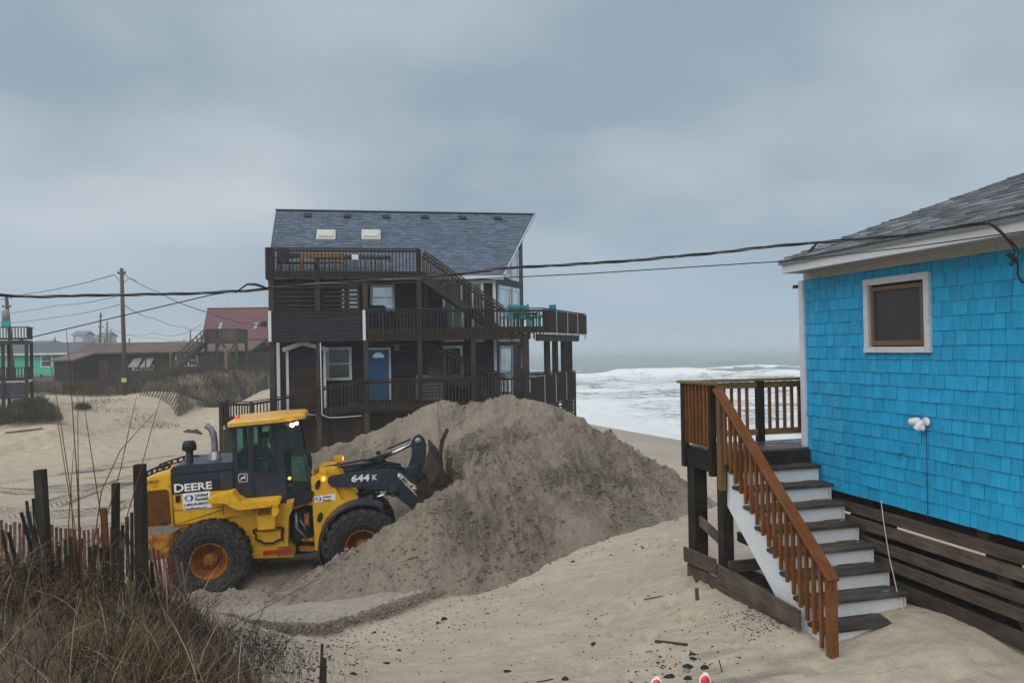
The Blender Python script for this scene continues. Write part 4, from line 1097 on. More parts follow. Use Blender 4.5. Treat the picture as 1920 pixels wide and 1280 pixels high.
def logo(px, py, r, y):
    x, z = LF.hit(px, py, y)
    b = MB(); b.prism([(x-r*.25+math.cos(t)*r*1.15, z+math.sin(t)*r) for t in np.linspace(math.pi*.45, math.pi*1.55, 14)]+[(x-r*.1+math.cos(t)*r*.55, z+math.sin(t)*r*.8) for t in np.linspace(math.pi*1.5, math.pi*.5, 10)], y-.002, y+.001); b.build("sign_logo", M_SILV, LD)
    b = MB(); b.prism([(x+r*.35+math.cos(t)*r*1.1, z+math.sin(t)*r) for t in np.linspace(-math.pi*.55, math.pi*.55, 14)]+[(x+r*.1+math.cos(t)*r*.6, z+math.sin(t)*r*.8) for t in np.linspace(math.pi*.5, -math.pi*.5, 10)], y-.002, y+.001); b.build("sign_logo", M_BLUE, LD)
logo(354, 933.5, .062, -.874)
decal("United", 365, 931, -.876, .088, M_TXT, an, .002, .25, 1.05); decal("Rentals", 365, 938.5, -.876, .088, M_TXT, an, .002, .25, 1.05)
decal("1-800-UR-RENTS", 344.5, 948.8, -.876, .066, M_TXT, an, .002, .2, .98); decal("UnitedRentals.com", 344.5, 956, -.876, .060, M_TXT, an, .001, 0, .98)
decal("682785XF", 267, 909, -.935, .095, M_TXT, lang((268,908),(305,903), -.93)[0], .001, 0, .78)
plate(((589,930),(629,925),(629,937),(590,942)), -.626, M_WHT, "rental_sticker")
an2 = lang((590,941),(629,937), -.63)[0]; logo(597, 935, .042, -.634)
decal("United", 605, 933, -.636, .062, M_TXT, an2, .001, .2, 1.0); decal("Rentals", 605, 939.5, -.636, .062, M_TXT, an2, .001, .2, 1.0)
decal("644", 658, 903, -.665, .20, M_WHT, lang((658,903),(710,899), -.66)[0], .007, .1, 1.32); decal("K", 697, 899.8, -.665, .17, M_WHT, lang((658,903),(710,899), -.66)[0], .003, .1, 1.0)
plate(((747,886),(753,889),(800,934),(792,941),(745,892)), -.664, M_WHT, "phone_sticker")
an3 = lang((746,893),(793,940), -.67)[0]; decal("1-800-UR-REN", 746.5, 893, -.672, .112, M_TXT, an3, .003, .12, .92)
plate(((772,904),(781,912),(777,914),(770,908)), -.668, M_ROOFY, "yellow_tag", .003)
# badge with a leaping deer on the cab
x, z = LF.hit(455.5, 895.5, -.81)
def rr(cx, cz, w, h, r):
    pts = []
    for (sx_, sz_, a0) in ((1,1,0),(-1,1,90),(-1,-1,180),(1,-1,270)):
        for a in (0,30,60,90): pts.append((cx+sx_*(w-r)+math.cos(R(a0+a))*r, cz+sz_*(h-r)+math.sin(R(a0+a))*r))
    return pts
b = MB(); b.prism(rr(x, z, .092, .088, .03), -.808, -.80); b.build("badge_rim", M_WHT, LD)
b = MB(); b.prism(rr(x, z, .080, .076, .025), -.811, -.807); b.build("badge_field", M_TXT, LD)
deer = [(-.06,-.045),(-.035,-.02),(-.045,.005),(-.03,.018),(0,.015),(.022,.03),(.03,.055),(.04,.04),(.06,.036),(.058,.025),(.04,.02),(.035,-.002),(.06,-.02),(.055,-.03),(.025,-.012),(.0,-.01),(-.02,-.02),(-.03,-.04),(-.045,-.058)]
b = MB(); b.prism([(x+a, z+c) for a, c in deer], -.814, -.810); b.build("badge_deer", M_WHT, LD)

# ---- driver
def skin_body(name, joints, edges, m, parent, levels=2, root=0):
    me = bpy.data.meshes.new(name); me.from_pydata([j[:3] for j in joints], edges, []); me.update()
    o = bpy.data.objects.new(name, me); col.objects.link(o)
    o.modifiers.new("skin", 'SKIN')
    sv = me.skin_vertices[0].data
    for i, j in enumerate(joints):
        r = j[3] if isinstance(j[3], tuple) else (j[3], j[3]); sv[i].radius = r; sv[i].use_root = (i == root)
    s_ = o.modifiers.new("sub", 'SUBSURF'); s_.levels = levels; s_.render_levels = levels
    dg = bpy.context.evaluated_depsgraph_get(); me2 = bpy.data.meshes.new_from_object(o.evaluated_get(dg))
    bpy.data.objects.remove(o)
    me2.materials.clear(); me2.materials.append(m)
    for p in me2.polygons: p.use_smooth = True
    return link(name, me2, m, parent)
DRV = empty("person", LF.M @ Matrix.Translation((xr+.55, 0.0, zcb+.45)), "driver in dark cap and maroon jacket with grey stripe, seated in the loader cab", "person")
M_SKIN = paint("skin", (.38,.22,.15), .5, .1); M_JACK = paint("maroon_jacket", (.085,.014,.022), .8, .2); M_JEAN = paint("work_trousers", (.03,.035,.05), .85, .2); M_CAP = paint("dark_cap", (.012,.012,.014), .8, .2)
J = [(0,0,.06,(.15,.17)),(-.02,0,.26,(.13,.16)),(-.02,0,.42,(.14,.18)),(0,0,.52,(.06,.07)),(.01,0,.60,(.055,.055)),(.02,0,.70,(.085,.075)),(.02,0,.79,(.08,.07)),
     (-.01,-.19,.46,.06),(.08,-.26,.26,.05),(.32,-.16,.24,.036),(.40,-.14,.27,.03),(-.01,.19,.46,.06),(.08,.26,.26,.05),(.32,.16,.24,.036),(.40,.14,.27,.03),
     (.12,-.10,.05,.09),(.45,-.13,.04,.07),(.50,-.13,-.34,.05),(.60,-.13,-.40,.035),(.12,.10,.05,.09),(.45,.13,.04,.07),(.50,.13,-.34,.05),(.60,.13,-.40,.035)]
E = [(0,1),(1,2),(2,3),(3,4),(4,5),(5,6),(2,7),(7,8),(8,9),(9,10),(2,11),(11,12),(12,13),(13,14),(0,15),(15,16),(16,17),(17,18),(0,19),(19,20),(20,21),(21,22)]
skin_body("body", J, E, M_SKIN, DRV)
big = lambda r, k: tuple(q*k for q in r) if isinstance(r, tuple) else r*k
JJ = [J[i][:3]+(big(J[i][3], 1.12),) for i in (0,1,2)]+[(0,0,.50,(.085,.10))]+[J[i][:3]+(big(J[i][3], 1.2),) for i in (7,8,9,11,12,13)]
skin_body("jacket", JJ, [(0,1),(1,2),(2,3),(2,4),(4,5),(5,6),(2,7),(7,8),(8,9)], M_JACK, DRV)
TT = [J[i][:3]+(big(J[i][3], 1.14),) for i in (0,15,16,17,19,20,21)]
skin_body("trousers", TT, [(0,1),(1,2),(2,3),(0,4),(4,5),(5,6)], M_JEAN, DRV)
b = MB(); b.ball((.02,0,.80), (.115,.098,.075), 14, 8); b.box(.11, .21, -.07, .07, .775, .787); b.build("cap", M_CAP, DRV)
b = MB(); b.lathe([(.185,.295),(.19,.31),(.185,.325)], (-.02,0,0), 'Z', 20)
b.v = [(x*.80-.0, y*1.02, z) for x, y, z in b.v]; b.build("reflective_stripe", M_SILV, DRV)
b = MB(); b.ball((.115,0,.715), (.018,.014,.022), 8, 6); b.build("nose", M_SKIN, DRV)
for s_ in (-1, 1):
    b = MB(); b.ball((.015,s_*.098,.72), (.02,.01,.03), 8, 6); b.build("ear", M_SKIN, DRV)

# ------------------------------------------------------------------ dark beach house on pilings
M_DW = wood("dark_deck_wood", (.018,.011,.008), (.060,.040,.028), .8, (.075,.062,.05), .4, (.7,1.25), spec=.25)
M_DW2 = wood("dark_deck_post", (.020,.015,.012), (.062,.047,.036), .75, (.10,.088,.072), .55, (.75,1.2), spec=.25)
M_SID = paint("black_siding", (.020,.021,.027), .65, .3, (.07,.07,.075), .35, 1.5, (.8,1.25), bmp=0.08, stretch=(.4,1,1))
M_SID2 = paint("slate_siding", (.055,.062,.080), .6, .25, (.09,.095,.10), .3, 1.5, (.8,1.25), bmp=0.08, island=True)
M_TRIM = paint("white_trim", (.70,.71,.73), .5, .06, (.40,.38,.35), .4, 1.6, bmp=0.03)
M_GLS = glass_dark("window_glass", (.10,.20,.215), .05, .8)
M_GLS2 = glass_dark("pale_window_glass", (.58,.68,.70), .05, .8); M_GLS2.node_tree.nodes["Principled BSDF"].inputs["Metallic"].default_value = .6
M_GLSD = glass_dark("dark_window_glass", (.035,.06,.065), .06, .7)
M_RSH = paint("blue_grey_shingle", (.12,.155,.205), .85, .08, (.07,.09,.12), .35, 5, (.82,1.18), island=True, bmp=0.3)
M_FLASH = paint("pale_flashing", (.42,.46,.50), .5, .08, bmp=0)
M_SKY = paint("skylight_plastic", (.52,.52,.47), .35, .06, (.3,.28,.22), .4, 2)
M_DOOR = paint("blue_door", (.025,.115,.27), .4, .1, (.02,.06,.12), .3, 1.5, bmp=0.02)
M_TEAL = paint("teal_plastic", (.015,.36,.38), .45, .08, bmp=0)
M_BENCH = wood("honey_bench_wood", (.16,.075,.015), (.33,.17,.04), .55, None, .5)
M_NAVY = paint("navy_cloth", (.008,.016,.055), .85, .2)
M_CONDUIT = paint("pale_pipe", (.50,.50,.48), .5, .1, bmp=0)
M_ACU = paint("unit_grey", (.20,.21,.21), .5, .1)

p = at(503, 640, 29.0)
HA = math.atan(0.187)
DH = Frame((p.x, p.y, 0), HA)
HOUSE = empty("beach_house", DH.M, "tall dark piling house with blue grey shingle roof, brown decks and blue door", "house")
def dh(px, py, t=0.0): return DH.hit(px, py, t)
def X(px, t=0.0, py=640): return dh(px, py, t)[0]
def Zz(px, py, t=0.0): return dh(px, py, t)[1]
WT = 1.65                        # wall recess behind the deck fronts
F1, F2, F3 = Zz(740, 757), Zz(700, 615), Zz(650, 508)
R1, R2, R3 = Zz(700, 712), Zz(700, 580), Zz(650, 466)
B1, B2, B3 = Zz(740, 772), Zz(700, 639), Zz(600, 523)
SR = X(1018)                     # right end of deck two
sL = X(503)
# deck side going to the back right (deck two): far corner pixel (1097,592)
pf = at(1097, 600, 37.3); q = DH.I @ pf; BR = (q.x, q.y)
q1 = DH.I @ at(1077, 700, 36.8); BR1 = (q1.x, q1.y); SR1 = X(993)
def rail_run(p0, p1, zt, zb, parent, gap=.135, posts=(), name="baluster", cap=True, m=M_DW):
    """railing between two (x,y,z) ends: zt/zb give the top and bottom at each end"""
    p0 = Vector(p0); p1 = Vector(p1); L = (p1-p0).length; n = max(2, int(L/gap)); d = (p1-p0)/L
    out = Vector((d.y, -d.x, 0)) * 0.05
    (a0, a1), (b0, b1) = zt, zb
    for k in range(n+1):
        t = k/n; q_ = p0.lerp(p1, t)
        board(name, (q_.x+out.x, q_.y+out.y, b0+(b1-b0)*t), (q_.x+out.x, q_.y+out.y, a0+(a1-a0)*t-.05), .045, .035, m, parent, up=(d.x, d.y, 0))
    e0 = Vector((p0.x, p0.y, a0)); e1 = Vector((p1.x, p1.y, a1))
    if cap: board("rail_cap", e0, e1, .15, .04, m, parent)
    o = Vector((0,0,-.10)); board("rail", e0+o, e1+o, .04, .09, m, parent)
def dpost(px, z0, z1, t=0.0, w=.20, parent=HOUSE, x=None):
    s_ = X(px, t) if x is None else x
    board("post", (s_, t, z0), (s_, t, z1), w, w, M_DW2, parent, up=(1,0,0), bev=.01)
# walls: lap siding boards, one by one
ZE = Zz(900, 518, WT)            # eave height at the wall
ZR = Zz(700, 397, WT+4.1)        # ridge
TR_ = WT+4.1
core = MB()
xl, xrw = X(512, WT), X(928, WT)
core.box(xl+.03, xrw-.03, WT+.04, WT+8.1, F1-.25, ZE-.05)
core.build("inner_wall", M_SID, HOUSE)
nb = int((ZE-F1)/.155)
for k in range(nb):
    z = F1+k*.155
    M = Matrix.Translation(((xl+xrw)/2, WT, z+.077)) @ Matrix.Rotation(R(-9), 4, 'X')
    o = link("siding_board", board_mesh(xrw-xl, .02, .165, M_SID), None, HOUSE, M)
# prow wall turning to the sea
tipx, tipz = DH.hit(982, 600, TR_)
PW0 = Vector((xrw, WT)); PW1 = Vector((tipx, TR_)); pl = (PW1-PW0).length; pd = (PW1-PW0)/pl
PF = Frame(DH.M @ Vector((PW0.x, PW0.y, 0)), HA+math.atan2(pd.y, pd.x))
PROW = Matrix.Translation((PW0.x, PW0.y, 0)) @ Matrix.Rotation(math.atan2(pd.y, pd.x), 4, 'Z')
sl_ = (ZR-ZE)/(TR_-WT+.35)       # roof slope
def zroof(t): return ZR-abs(t-TR_)*sl_
b = MB()
b.prism([(0, F1-.2), (pl, F1-.2), (pl, ZR-.25), (0, zroof(WT)-.25)], .03, .10)
b.build("prow_wall", M_SID2, HOUSE, PROW)
b = MB(); k = 0
while F1+k*.155 < ZR-.3:
    z = F1+k*.155; s0 = 0.0
    if z+.16 > zroof(WT)-.25: s0 = min(pl, (z+.16-zroof(WT)+.25)/(ZR-zroof(WT))*pl)
    if pl-s0 > .05: b.add([(s0,0.005,z),(pl,0.005,z),(pl,.03,z+.16),(s0,.03,z+.16),(s0,.03,z),(pl,.03,z)], [(0,1,2,3),(0,4,5,1)])
    k += 1
b.build("prow_siding", M_SID2, HOUSE, PROW)['kind'] = 'stuff'
# mirrored far side of the prow
PROW2 = Matrix.Translation((PW1.x, PW1.y, 0)) @ Matrix.Rotation(math.atan2(pd.y, -pd.x), 4, 'Z')
b = MB(); b.prism([(0, F1-.2), (pl, F1-.2), (pl, zroof(WT)-.25), (0, ZR-.25)], .0, .07); b.build("prow_wall", M_SID2, HOUSE, PROW2)
# floor plates of the prow
# window helper on a frame
def window(fr, px0, py0, px1, py1, y, parent, ML=None, trim=.11, glass=M_GLS, mull='h', name="window", sill=False, depth=.06):
    x0, z1 = fr.hit(px0, py0, y); x1, z0 = fr.hit(px1, py1, y)
    return window_xz(x0, x1, z0, z1, y, parent, ML, trim, glass, mull, name, depth)
def window_xz(x0, x1, z0, z1, y, parent, ML=None, trim=.11, glass=M_GLS, mull='h', name="window", depth=.06, mt=None):
    mt = mt or M_TRIM
    b = MB(); t = trim
    b.box(x0, x1, y-.03, y+depth, z1-t, z1); b.box(x0, x1, y-.04, y+depth, z0, z0+t)
    b.box(x0, x0+t, y-.028, y+depth, z0+t, z1-t); b.box(x1-t, x1, y-.028, y+depth, z0+t, z1-t)
    w = b.build(name, mt, parent, ML)
    b = MB(); b.box(x0+t, x1-t, y+.0, y+.012, z0+t, z1-t); b.build("pane", glass, w)
    if mull:
        b = MB(); i = .03
        if 'h' in mull: zc_ = (z0+z1)/2; b.box(x0+t, x1-t, y-.015, y+.0, zc_-.025, zc_+.025)
        if 'v' in mull: xc_ = (x0+x1)/2; b.box(xc_-.03, xc_+.03, y-.018, y+.0, z0+t, z1-t)
        b.build("sash_bar", mt, w)
    return w
window(DH, 694, 534, 740, 582, WT-.04, HOUSE, glass=M_GLS2)
window(DH, 611, 651, 660, 712, WT-.04, HOUSE, glass=M_GLSD)
window(DH, 829, 528, 870, 640, WT-.04, HOUSE, mull='v')
window(DH, 884, 527, 908, 640, WT-.04, HOUSE, mull='')
window(DH, 830, 648, 868, 707, WT-.04, HOUSE, glass=M_GLSD, mull='')
window(DH, 640, 536, 672, 582, WT-.04, HOUSE, glass=M_GLS2, trim=.04)
# blue door
x0, z1 = dh(686, 652, WT-.05); x1, z0 = dh(734, 749, WT-.05)
b = MB(); b.box(x0, x1, WT-.08, WT+.02, z1-.09, z1); b.box(x0, x0+.08, WT-.08, WT+.02, z0, z1-.09); b.box(x1-.08, x1, WT-.08, WT+.02, z0, z1-.09); b.build("door_frame", M_TRIM, HOUSE)
b = MB(); b.box(x0+.08, x1-.08, WT-.06, WT, z0, z1-.09); dr = b.build("door", M_DOOR, HOUSE, label="blue front door with a half round light")
xc = (x0+x1)/2
for (za, zb2) in ((z0+.15, z0+.80), (z0+.92, z0+1.52)):
    for s_ in (-1, 1):
        b = MB(); b.box(xc+s_*.20-.13, xc+s_*.20+.13, WT-.068, WT-.06, za, zb2); b.build("door_panel", M_DOOR, dr, bevel=.006)
b = MB(); b.prism([(xc+math.cos(t)*.24, z1-.42+math.sin(t)*.22) for t in np.linspace(0, math.pi, 12)], WT-.075, WT-.06); b.build("fan_light", M_GLS2, dr)
b = MB(); b.ball((x1-.16, WT-.10, z0+.95), .035, 8, 6); b.build("knob", M_CHR, dr)
b = MB(); b.ball((x1-.16, WT-.09, z0+1.12), .028, 8, 6); b.build("deadbolt", M_CHR, dr)
# wall lamp, vents
for (px, py) in ((744,650),):
    x, z = dh(px, py, WT-.08); b = MB(); b.box(x-.10, x+.10, WT-.2, WT-.03, z-.17, z+.12); b.build("wall_lamp", M_ACU, HOUSE, bevel=.02)
# corner trims
for (px, t, za, zb2) in ((928, WT-.03, F1, ZE), (521, WT-.03, B1, F2-.35)):
    x = X(px, t); b = MB(); b.box(x-.06, x+.07, t-.02, t+.02, za, zb2); b.build("corner_trim", M_TRIM, HOUSE)
# prow openings
def pwin(pts, name="prow_window", glass=M_GLS2, t=.14):
    q = [PF.hit(a, c, -.02) for a, c in pts]
    cx = sum(a for a, c in q)/len(q); cz = sum(c for a, c in q)/len(q)
    inn_ = []
    n = len(q)
    for i in range(n):
        a = Vector(q[i-1]); b2 = Vector(q[i]); c = Vector(q[(i+1)%n]); u = (a-b2).normalized(); v = (c-b2).normalized()
        s_ = abs(u.x*v.y-u.y*v.x); inn_.append(tuple(b2+(u+v)*(t/max(s_, .5))))
    b = MB()
    for i in range(n):
        j = (i+1) % n
        b.prism([q[i], q[j], inn_[j], inn_[i]], -.05, .03)
    w = b.build(name, M_TRIM, HOUSE, PROW)
    b = MB(); b.prism(inn_, -.015, .0); b.build("pane", glass, w)
    return w
pwin(((958,484),(971,462),(972,528),(958,525)))
pwin(((936,514),(956,488),(956,524),(936,516)))
pwin(((934,534),(957,538),(957,640),(934,640)), "sliding_door", M_GLS2)
pwin(((960,539),(973,541),(974,640),(960,640)))
w = pwin(((937,648),(961,648),(961,752),(937,752)), "sliding_door", M_GLS2)
pwin(((977,648),(981,648),(981,690),(977,690)), t=.04)
# deck floors
b = MB(); b.zprism([(sL, 0.05), (SR, 0.05), (BR[0], BR[1]), (xrw-.2, BR[1]), (xrw-.2, WT), (sL, WT)], F2-.06, F2); b.build("deck_floor", M_DW, HOUSE)
b = MB(); b.zprism([(X(674), 0.05), (SR1, 0.05), (BR1[0], BR1[1]), (xrw-.2, BR1[1]), (xrw-.2, WT), (X(674), WT)], F1-.06, F1); b.build("deck_floor", M_DW, HOUSE)
b = MB(); b.box(sL, X(800), 0.05, WT+.3, F3-.06, F3); b.build("deck_floor", M_DW, HOUSE)
# joists/fascias
board("fascia", (sL, .02, F2-.14), (SR, .02, F2-.14), .04, .26, M_DW, HOUSE); board("fascia", (X(674), .02, F1-.14), (SR1, .02, F1-.14), .04, .26, M_DW, HOUSE)
board("fascia", (sL, .02, F3-.14), (X(800), .02, F3-.14), .04, .26, M_DW, HOUSE)
board("beam", (SR-.2, .25, Zz(1020,632)), (BR[0]-.45, BR[1]-.2, Zz(1020,632)), .12, .30, M_DW2, HOUSE)
board("beam", (sL, .12, F2-.40), (SR-.5, .12, F2-.40), .10, .24, M_DW2, HOUSE)
for k in range(26):
    x = sL+.3+k*(SR-sL-.6)/25
    board("joist", (x, .08, F2-.16), (x, WT, F2-.16), .04, .2, M_DW, HOUSE)
# posts
G = -0.3
for px, top in ((510, R3), (597, F3), (686, F3-.1), (787, R3), (887, F2-.3), (985, F2-.3)):
    dpost(px, G, top-.02, 0.12, .20 if px != 985 else .26)
dpost(606, F2, F3, 0.7, .14); dpost(800, F2, F3, 0.9, .14)
for (px, t) in ((1026, 2.6), (1041, 4.0), (1057, 5.4), (1068, 6.0)):
    x = X(px, t, 680); board("post", (x, t, G-1.4), (x, t, F2-.45), .24, .24, M_DW2, HOUSE, up=(1,0,0))
for t in (3.4, 6.0):
    for px in (560, 680, 800): dpost(px, G, F1-.2, t, .28)
# railings
rail_run((X(686), 0, 0), (SR, 0, 0), (R2, R2), (B2, B2), HOUSE, .135)
rail_run((SR, 0, 0), (BR[0], BR[1], 0), (R2, R2), (Zz(1018,623), Zz(1018,623)), HOUSE, .11)
rail_run((BR[0], BR[1], 0), (xrw+1.4, BR[1]+.2, 0), (R2, R2), (B2, B2), HOUSE, .30)
for k in range(1, 4):
    t = k/4; x = SR+(BR[0]-SR)*t; y = BR[1]*t
    board("rail_post", (x+.08, y, Zz(1018,623)), (x+.08, y, R2-.02), .03, .10, M_FLASH, HOUSE, up=(0,1,0))
board("drip_edge", (SR+.04, 0, Zz(1018,623)-.02), (BR[0]+.04, BR[1], Zz(1018,623)-.02), .05, .05, M_FLASH, HOUSE)
rail_run((X(674), 0, 0), (SR1, 0, 0), (R1, R1), (B1, B1), HOUSE, .135)
rail_run((SR1, 0, 0), (BR1[0], BR1[1], 0), (R1, R1), (B1, B1), HOUSE, .11)
rail_run((BR1[0], BR1[1], 0), (xrw+1.2, BR1[1]+.1, 0), (R1, R1), (B1, B1), HOUSE, .30)
for k in range(1, 4):
    t = k/4; board("rail_post", (SR1+(BR1[0]-SR1)*t+.08, BR1[1]*t, B1), (SR1+(BR1[0]-SR1)*t+.08, BR1[1]*t, R1-.02), .03, .07, M_FLASH, HOUSE, up=(0,1,0))
rail_run((sL, 0, 0), (X(790), 0, 0), (R3, R3), (B3, B3), HOUSE, .135)
rail_run((sL, WT-.3, 0), (sL, 0, 0), (R3, R3), (B3, B3), HOUSE, .135)
rail_run((X(592,WT), WT-.25, 0), (X(735,WT), WT-.25, 0), (R3-.12, R3-.12), (F3, F3), HOUSE, .20)
# boards under the lower deck: real at left, elsewhere added to stand in for shade
x = X(515, .7)
while x < X(1000, .7):
    board("skirt_or_shade_board", (x, .7, G-.2), (x, .7, F1-.28), .20, .03, M_DW, HOUSE, up=(0,1,0)); x += .19
# slatted skirt under the right deck
for k in range(7):
    z = B1-.08-k*.17; board("skirt_slat", (SR1+.2, .4, z), (BR1[0], BR1[1], z), .03, .09, M_DW, HOUSE)
for t in (.45, .8, 1.0): board("skirt_post", (SR1+(BR1[0]-SR1)*t, BR1[1]*t, B1-1.6), (SR1+(BR1[0]-SR1)*t, BR1[1]*t, B1), .10, .10, M_DW2, HOUSE, up=(1,0,0))
# boarded balcony front at the left
nbp = 9; z0 = Zz(600, 640, -.03); z1 = Zz(600, 583, -.03); xa, xb = X(508, -.03), X(681, -.03)
for k in range(nbp):
    h_ = (z1-z0)/nbp; M = Matrix.Translation(((xa+xb)/2, -.05, z0+(k+.5)*h_)) @ Matrix.Rotation(R(-5), 4, 'X')
    link("siding_board", board_mesh(xb-xa, .03, h_*.90, M_SID), None, HOUSE, M)
for px in (506, 683): x = X(px, -.06); b = MB(); b.box(x-.05, x+.06, -.08, .0, z0+.02, z1+.02); b.build("corner_trim", M_TRIM, HOUSE)
# slatted screen above it
for k in range(7):
    z = Zz(600, 531+k*8.2, .3); board("screen_slat", (X(525,.3), .3, z), (X(676,.3), .3, z), .03, .085, M_DW, HOUSE)
for px in (556, 650): dpost(px, F2, F3, .45, .14)
board("brace", (X(612,.4), .4, Zz(612,582,.4)), (X(604,.4), .4, Zz(604,526,.4)), .06, .14, M_DW2, HOUSE)
# stairs: deck three to deck two, and deck two to deck one
def stair(pa, pb, ra, rb, t0, t1, zA, zB, nm):
    """pa/pb: pixel ends of the rail; flights between t0 and t1 deep"""
    xA, zA_ = dh(*ra, t0); xB, zB_ = dh(*rb, t0)
    for t in (t0, t1):
        board("stair_rail", (xA, t, zA_), (xB, t, zB_), .13, .04, M_DW, HOUSE)
        board("stair_rail", (xA, t, zA_-.13), (xB, t, zB_-.13), .04, .09, M_DW, HOUSE)
        n = int(abs(xB-xA)/.15)
        for k in range(n+1):
            q_ = k/n; x = xA+(xB-xA)*q_; z = zA_+(zB_-zA_)*q_
            board("baluster", (x, t, z-1.05), (x, t, z-.06), .035, .045, M_DW, HOUSE, up=(1,0,0))
        board("stringer", (xA, t+.02, zA_-1.12), (xB, t+.02, zB_-1.12), .05, .30, M_DW, HOUSE)
    n = max(3, int(abs(zA_-zB_)/.19))
    for k in range(n):
        q_ = (k+.5)/n; x = xA+(xB-xA)*q_; z = zA_+(zB_-zA_)*q_-1.0; board("tread", (x, t0, z), (x, t1, z), .27, .04, M_DW, HOUSE)
stair(None, None, (795,470), (945,575), .10, 1.0, 0, 0, "upper")
stair(None, None, (800,641), (950,705), .55, 1.4, 0, 0, "lower")
# ramp rails down to the left
RP = [((674,711),(674,771)), ((606,725),(606,782)), ((591,729),(591,784)), ((508,747),(508,800)), ((471,753),(471,800)), ((414,754),(414,800))]
ty = [0,0,0,0,.3,1.2]
rp = []
for (a, c), t in zip(RP, ty):
    x, zt_ = dh(*a, t); _, zb2 = dh(*c, t); rp.append((x, t, zt_, zb2))
for i in range(len(rp)-1):
    a, c = rp[i], rp[i+1]
    rail_run((c[0],c[1],0), (a[0],a[1],0), (c[2], a[2]), (c[3], a[3]), HOUSE, .135)
    board("ramp_joist", (c[0],c[1]+.05,c[3]+.2), (a[0],a[1]+.05,a[3]+.2), .05, .28, M_DW, HOUSE)
    b = MB(); b.add([(a[0],a[1]+.05,a[3]+.3),(c[0],c[1]+.05,c[3]+.3),(c[0],c[1]+1.45,c[3]+.3),(a[0],a[1]+1.45,a[3]+.3),(a[0],a[1]+.05,a[3]+.26),(c[0],c[1]+.05,c[3]+.26),(c[0],c[1]+1.45,c[3]+.26),(a[0],a[1]+1.45,a[3]+.26)], [(0,3,2,1),(4,5,6,7),(0,1,5,4),(1,2,6,5),(2,3,7,6),(3,0,4,7)]); b.build("ramp_floor", M_DW, HOUSE)
a = rp[-1]
rail_run((a[0],a[1]+1.4,0), (a[0],a[1],0), (a[2],a[2]), (a[3],a[3]), HOUSE, .135)
for (i, dy) in ((-1, 0), (-1, 1.4), (-2, 0)): board("post", (rp[i][0], rp[i][1]+dy, G), (rp[i][0], rp[i][1]+dy, rp[i][2]), .13, .13, M_DW2, HOUSE, up=(1,0,0))
# stair entry below the ramp landing
for k in range(3): board("ramp_post", (X(420+k*6, 1.2), 1.2, G), (X(420+k*6, 1.2), 1.2, Zz(420,805,1.2)), .12, .12, M_DW2, HOUSE, up=(1,0,0))
# gabled shed front under the left balcony
gx0, gz0 = dh(530, 656, .9); gxc, gzc = dh(567, 645, .9); gx1, gz1 = dh(617, 656, .9)
b = MB(); xL, xR = X(541, 1.0), X(608, 1.0); zt_ = gz0+.0
b.box(xL, xR, 1.0, WT, F1-.9, zt_); b.build("shed_front", M_SID, HOUSE)
for k in range(15):
    z = F1-.85+k*.16
    if z < zt_-.1: board("siding_board", (xL, .985, z), (xR, .985, z), .02, .155, M_DW, HOUSE)
board("gable_board", (gx0, .88, gz0), (gxc+.06, .88, gzc+.05), .06, .17, M_TRIM, HOUSE); board("gable_board", (gxc-.04, .88, gzc+.05), (gx1, .88, gz1), .06, .17, M_TRIM, HOUSE)
b = MB(); b.prism([(gx0+.1, gz0-.06),(gxc, gzc+.02),(gx1-.1, gz1-.06)], .95, WT); b.build("gable_roof", M_SID, HOUSE)
for px in (538, 608): x = X(px, .93); b = MB(); b.box(x-.05, x+.05, .92, .98, F1-.9, gz0-.05); b.build("corner_trim", M_TRIM, HOUSE)
# downpipe and hanging pale hose
b = MB(); x = X(601, -.02)
b.tube([(x, -.12, F2-.55), (x+.02, -.12, F1-.3), (x+.05, -.12, Zz(603,778,-.1)), (x+.3, -.12, Zz(610,783,-.1)), (X(640,-.1), -.12, Zz(640,782,-.1)), (X(676,-.1), -.12, Zz(676,779,-.1))], .022, 6); b.build("pale_hose", M_CONDUIT, HOUSE)
b = MB(); b.box(X(636,.8), X(674,.8), .8, .95, Zz(650,778,.8), Zz(650,769,.8)); b.build("under_deck_tray", M_CONDUIT, HOUSE, bevel=.03)
b = MB(); b.lathe([(.02,0),(.10,.02),(.13,.06),(.12,.07),(0,.07)], (0,0,0), 'Z', 18); o = b.build("satellite_dish", M_BLK, HOUSE, Matrix.Translation((X(495,.6), .6, Zz(495,608,.6))) @ Matrix.Rotation(R(65), 4, 'X'))
# roof of shingle courses
EV = Zz(900, 517, WT-.35); tE = WT-.35
# corners of the near roof slope
def rpt(px, py):
    """pixel to (x, t) on the near roof plane"""
    o = DH.I @ CAM; d = DH.I.to_3x3() @ ray(px, py)
    # plane z = EV + (t-tE)*k
    k = (ZR-EV)/(TR_-tE); s_ = (EV-k*tE+k*o.y-o.z)/(d.z-k*d.y); p_ = o+d*s_; return p_.x, p_.y, p_.z
rl0 = rpt(498, 519); rr0 = rpt(945, 519); rl1 = DH.hit(517, 396, TR_); rr1 = DH.hit(1003, 401, TR_)
xL0, xL1, xR0, xR1 = rl0[0], rl1[0], rr0[0], rr1[0]
kk = (ZR-EV)/(TR_-tE); L_ = math.hypot(TR_-tE, ZR-EV)
nrm = Vector((0, -kk, 1)).normalized(); up_ = Vector((0, 1, kk)).normalized()
b = MB()
base = [(xL0,tE,EV),(xR0,tE,EV),(xR1,TR_,ZR),(xL1,TR_,ZR)]
vs = [Vector(v) for v in base]+[Vector(v)-nrm*.14 for v in base]
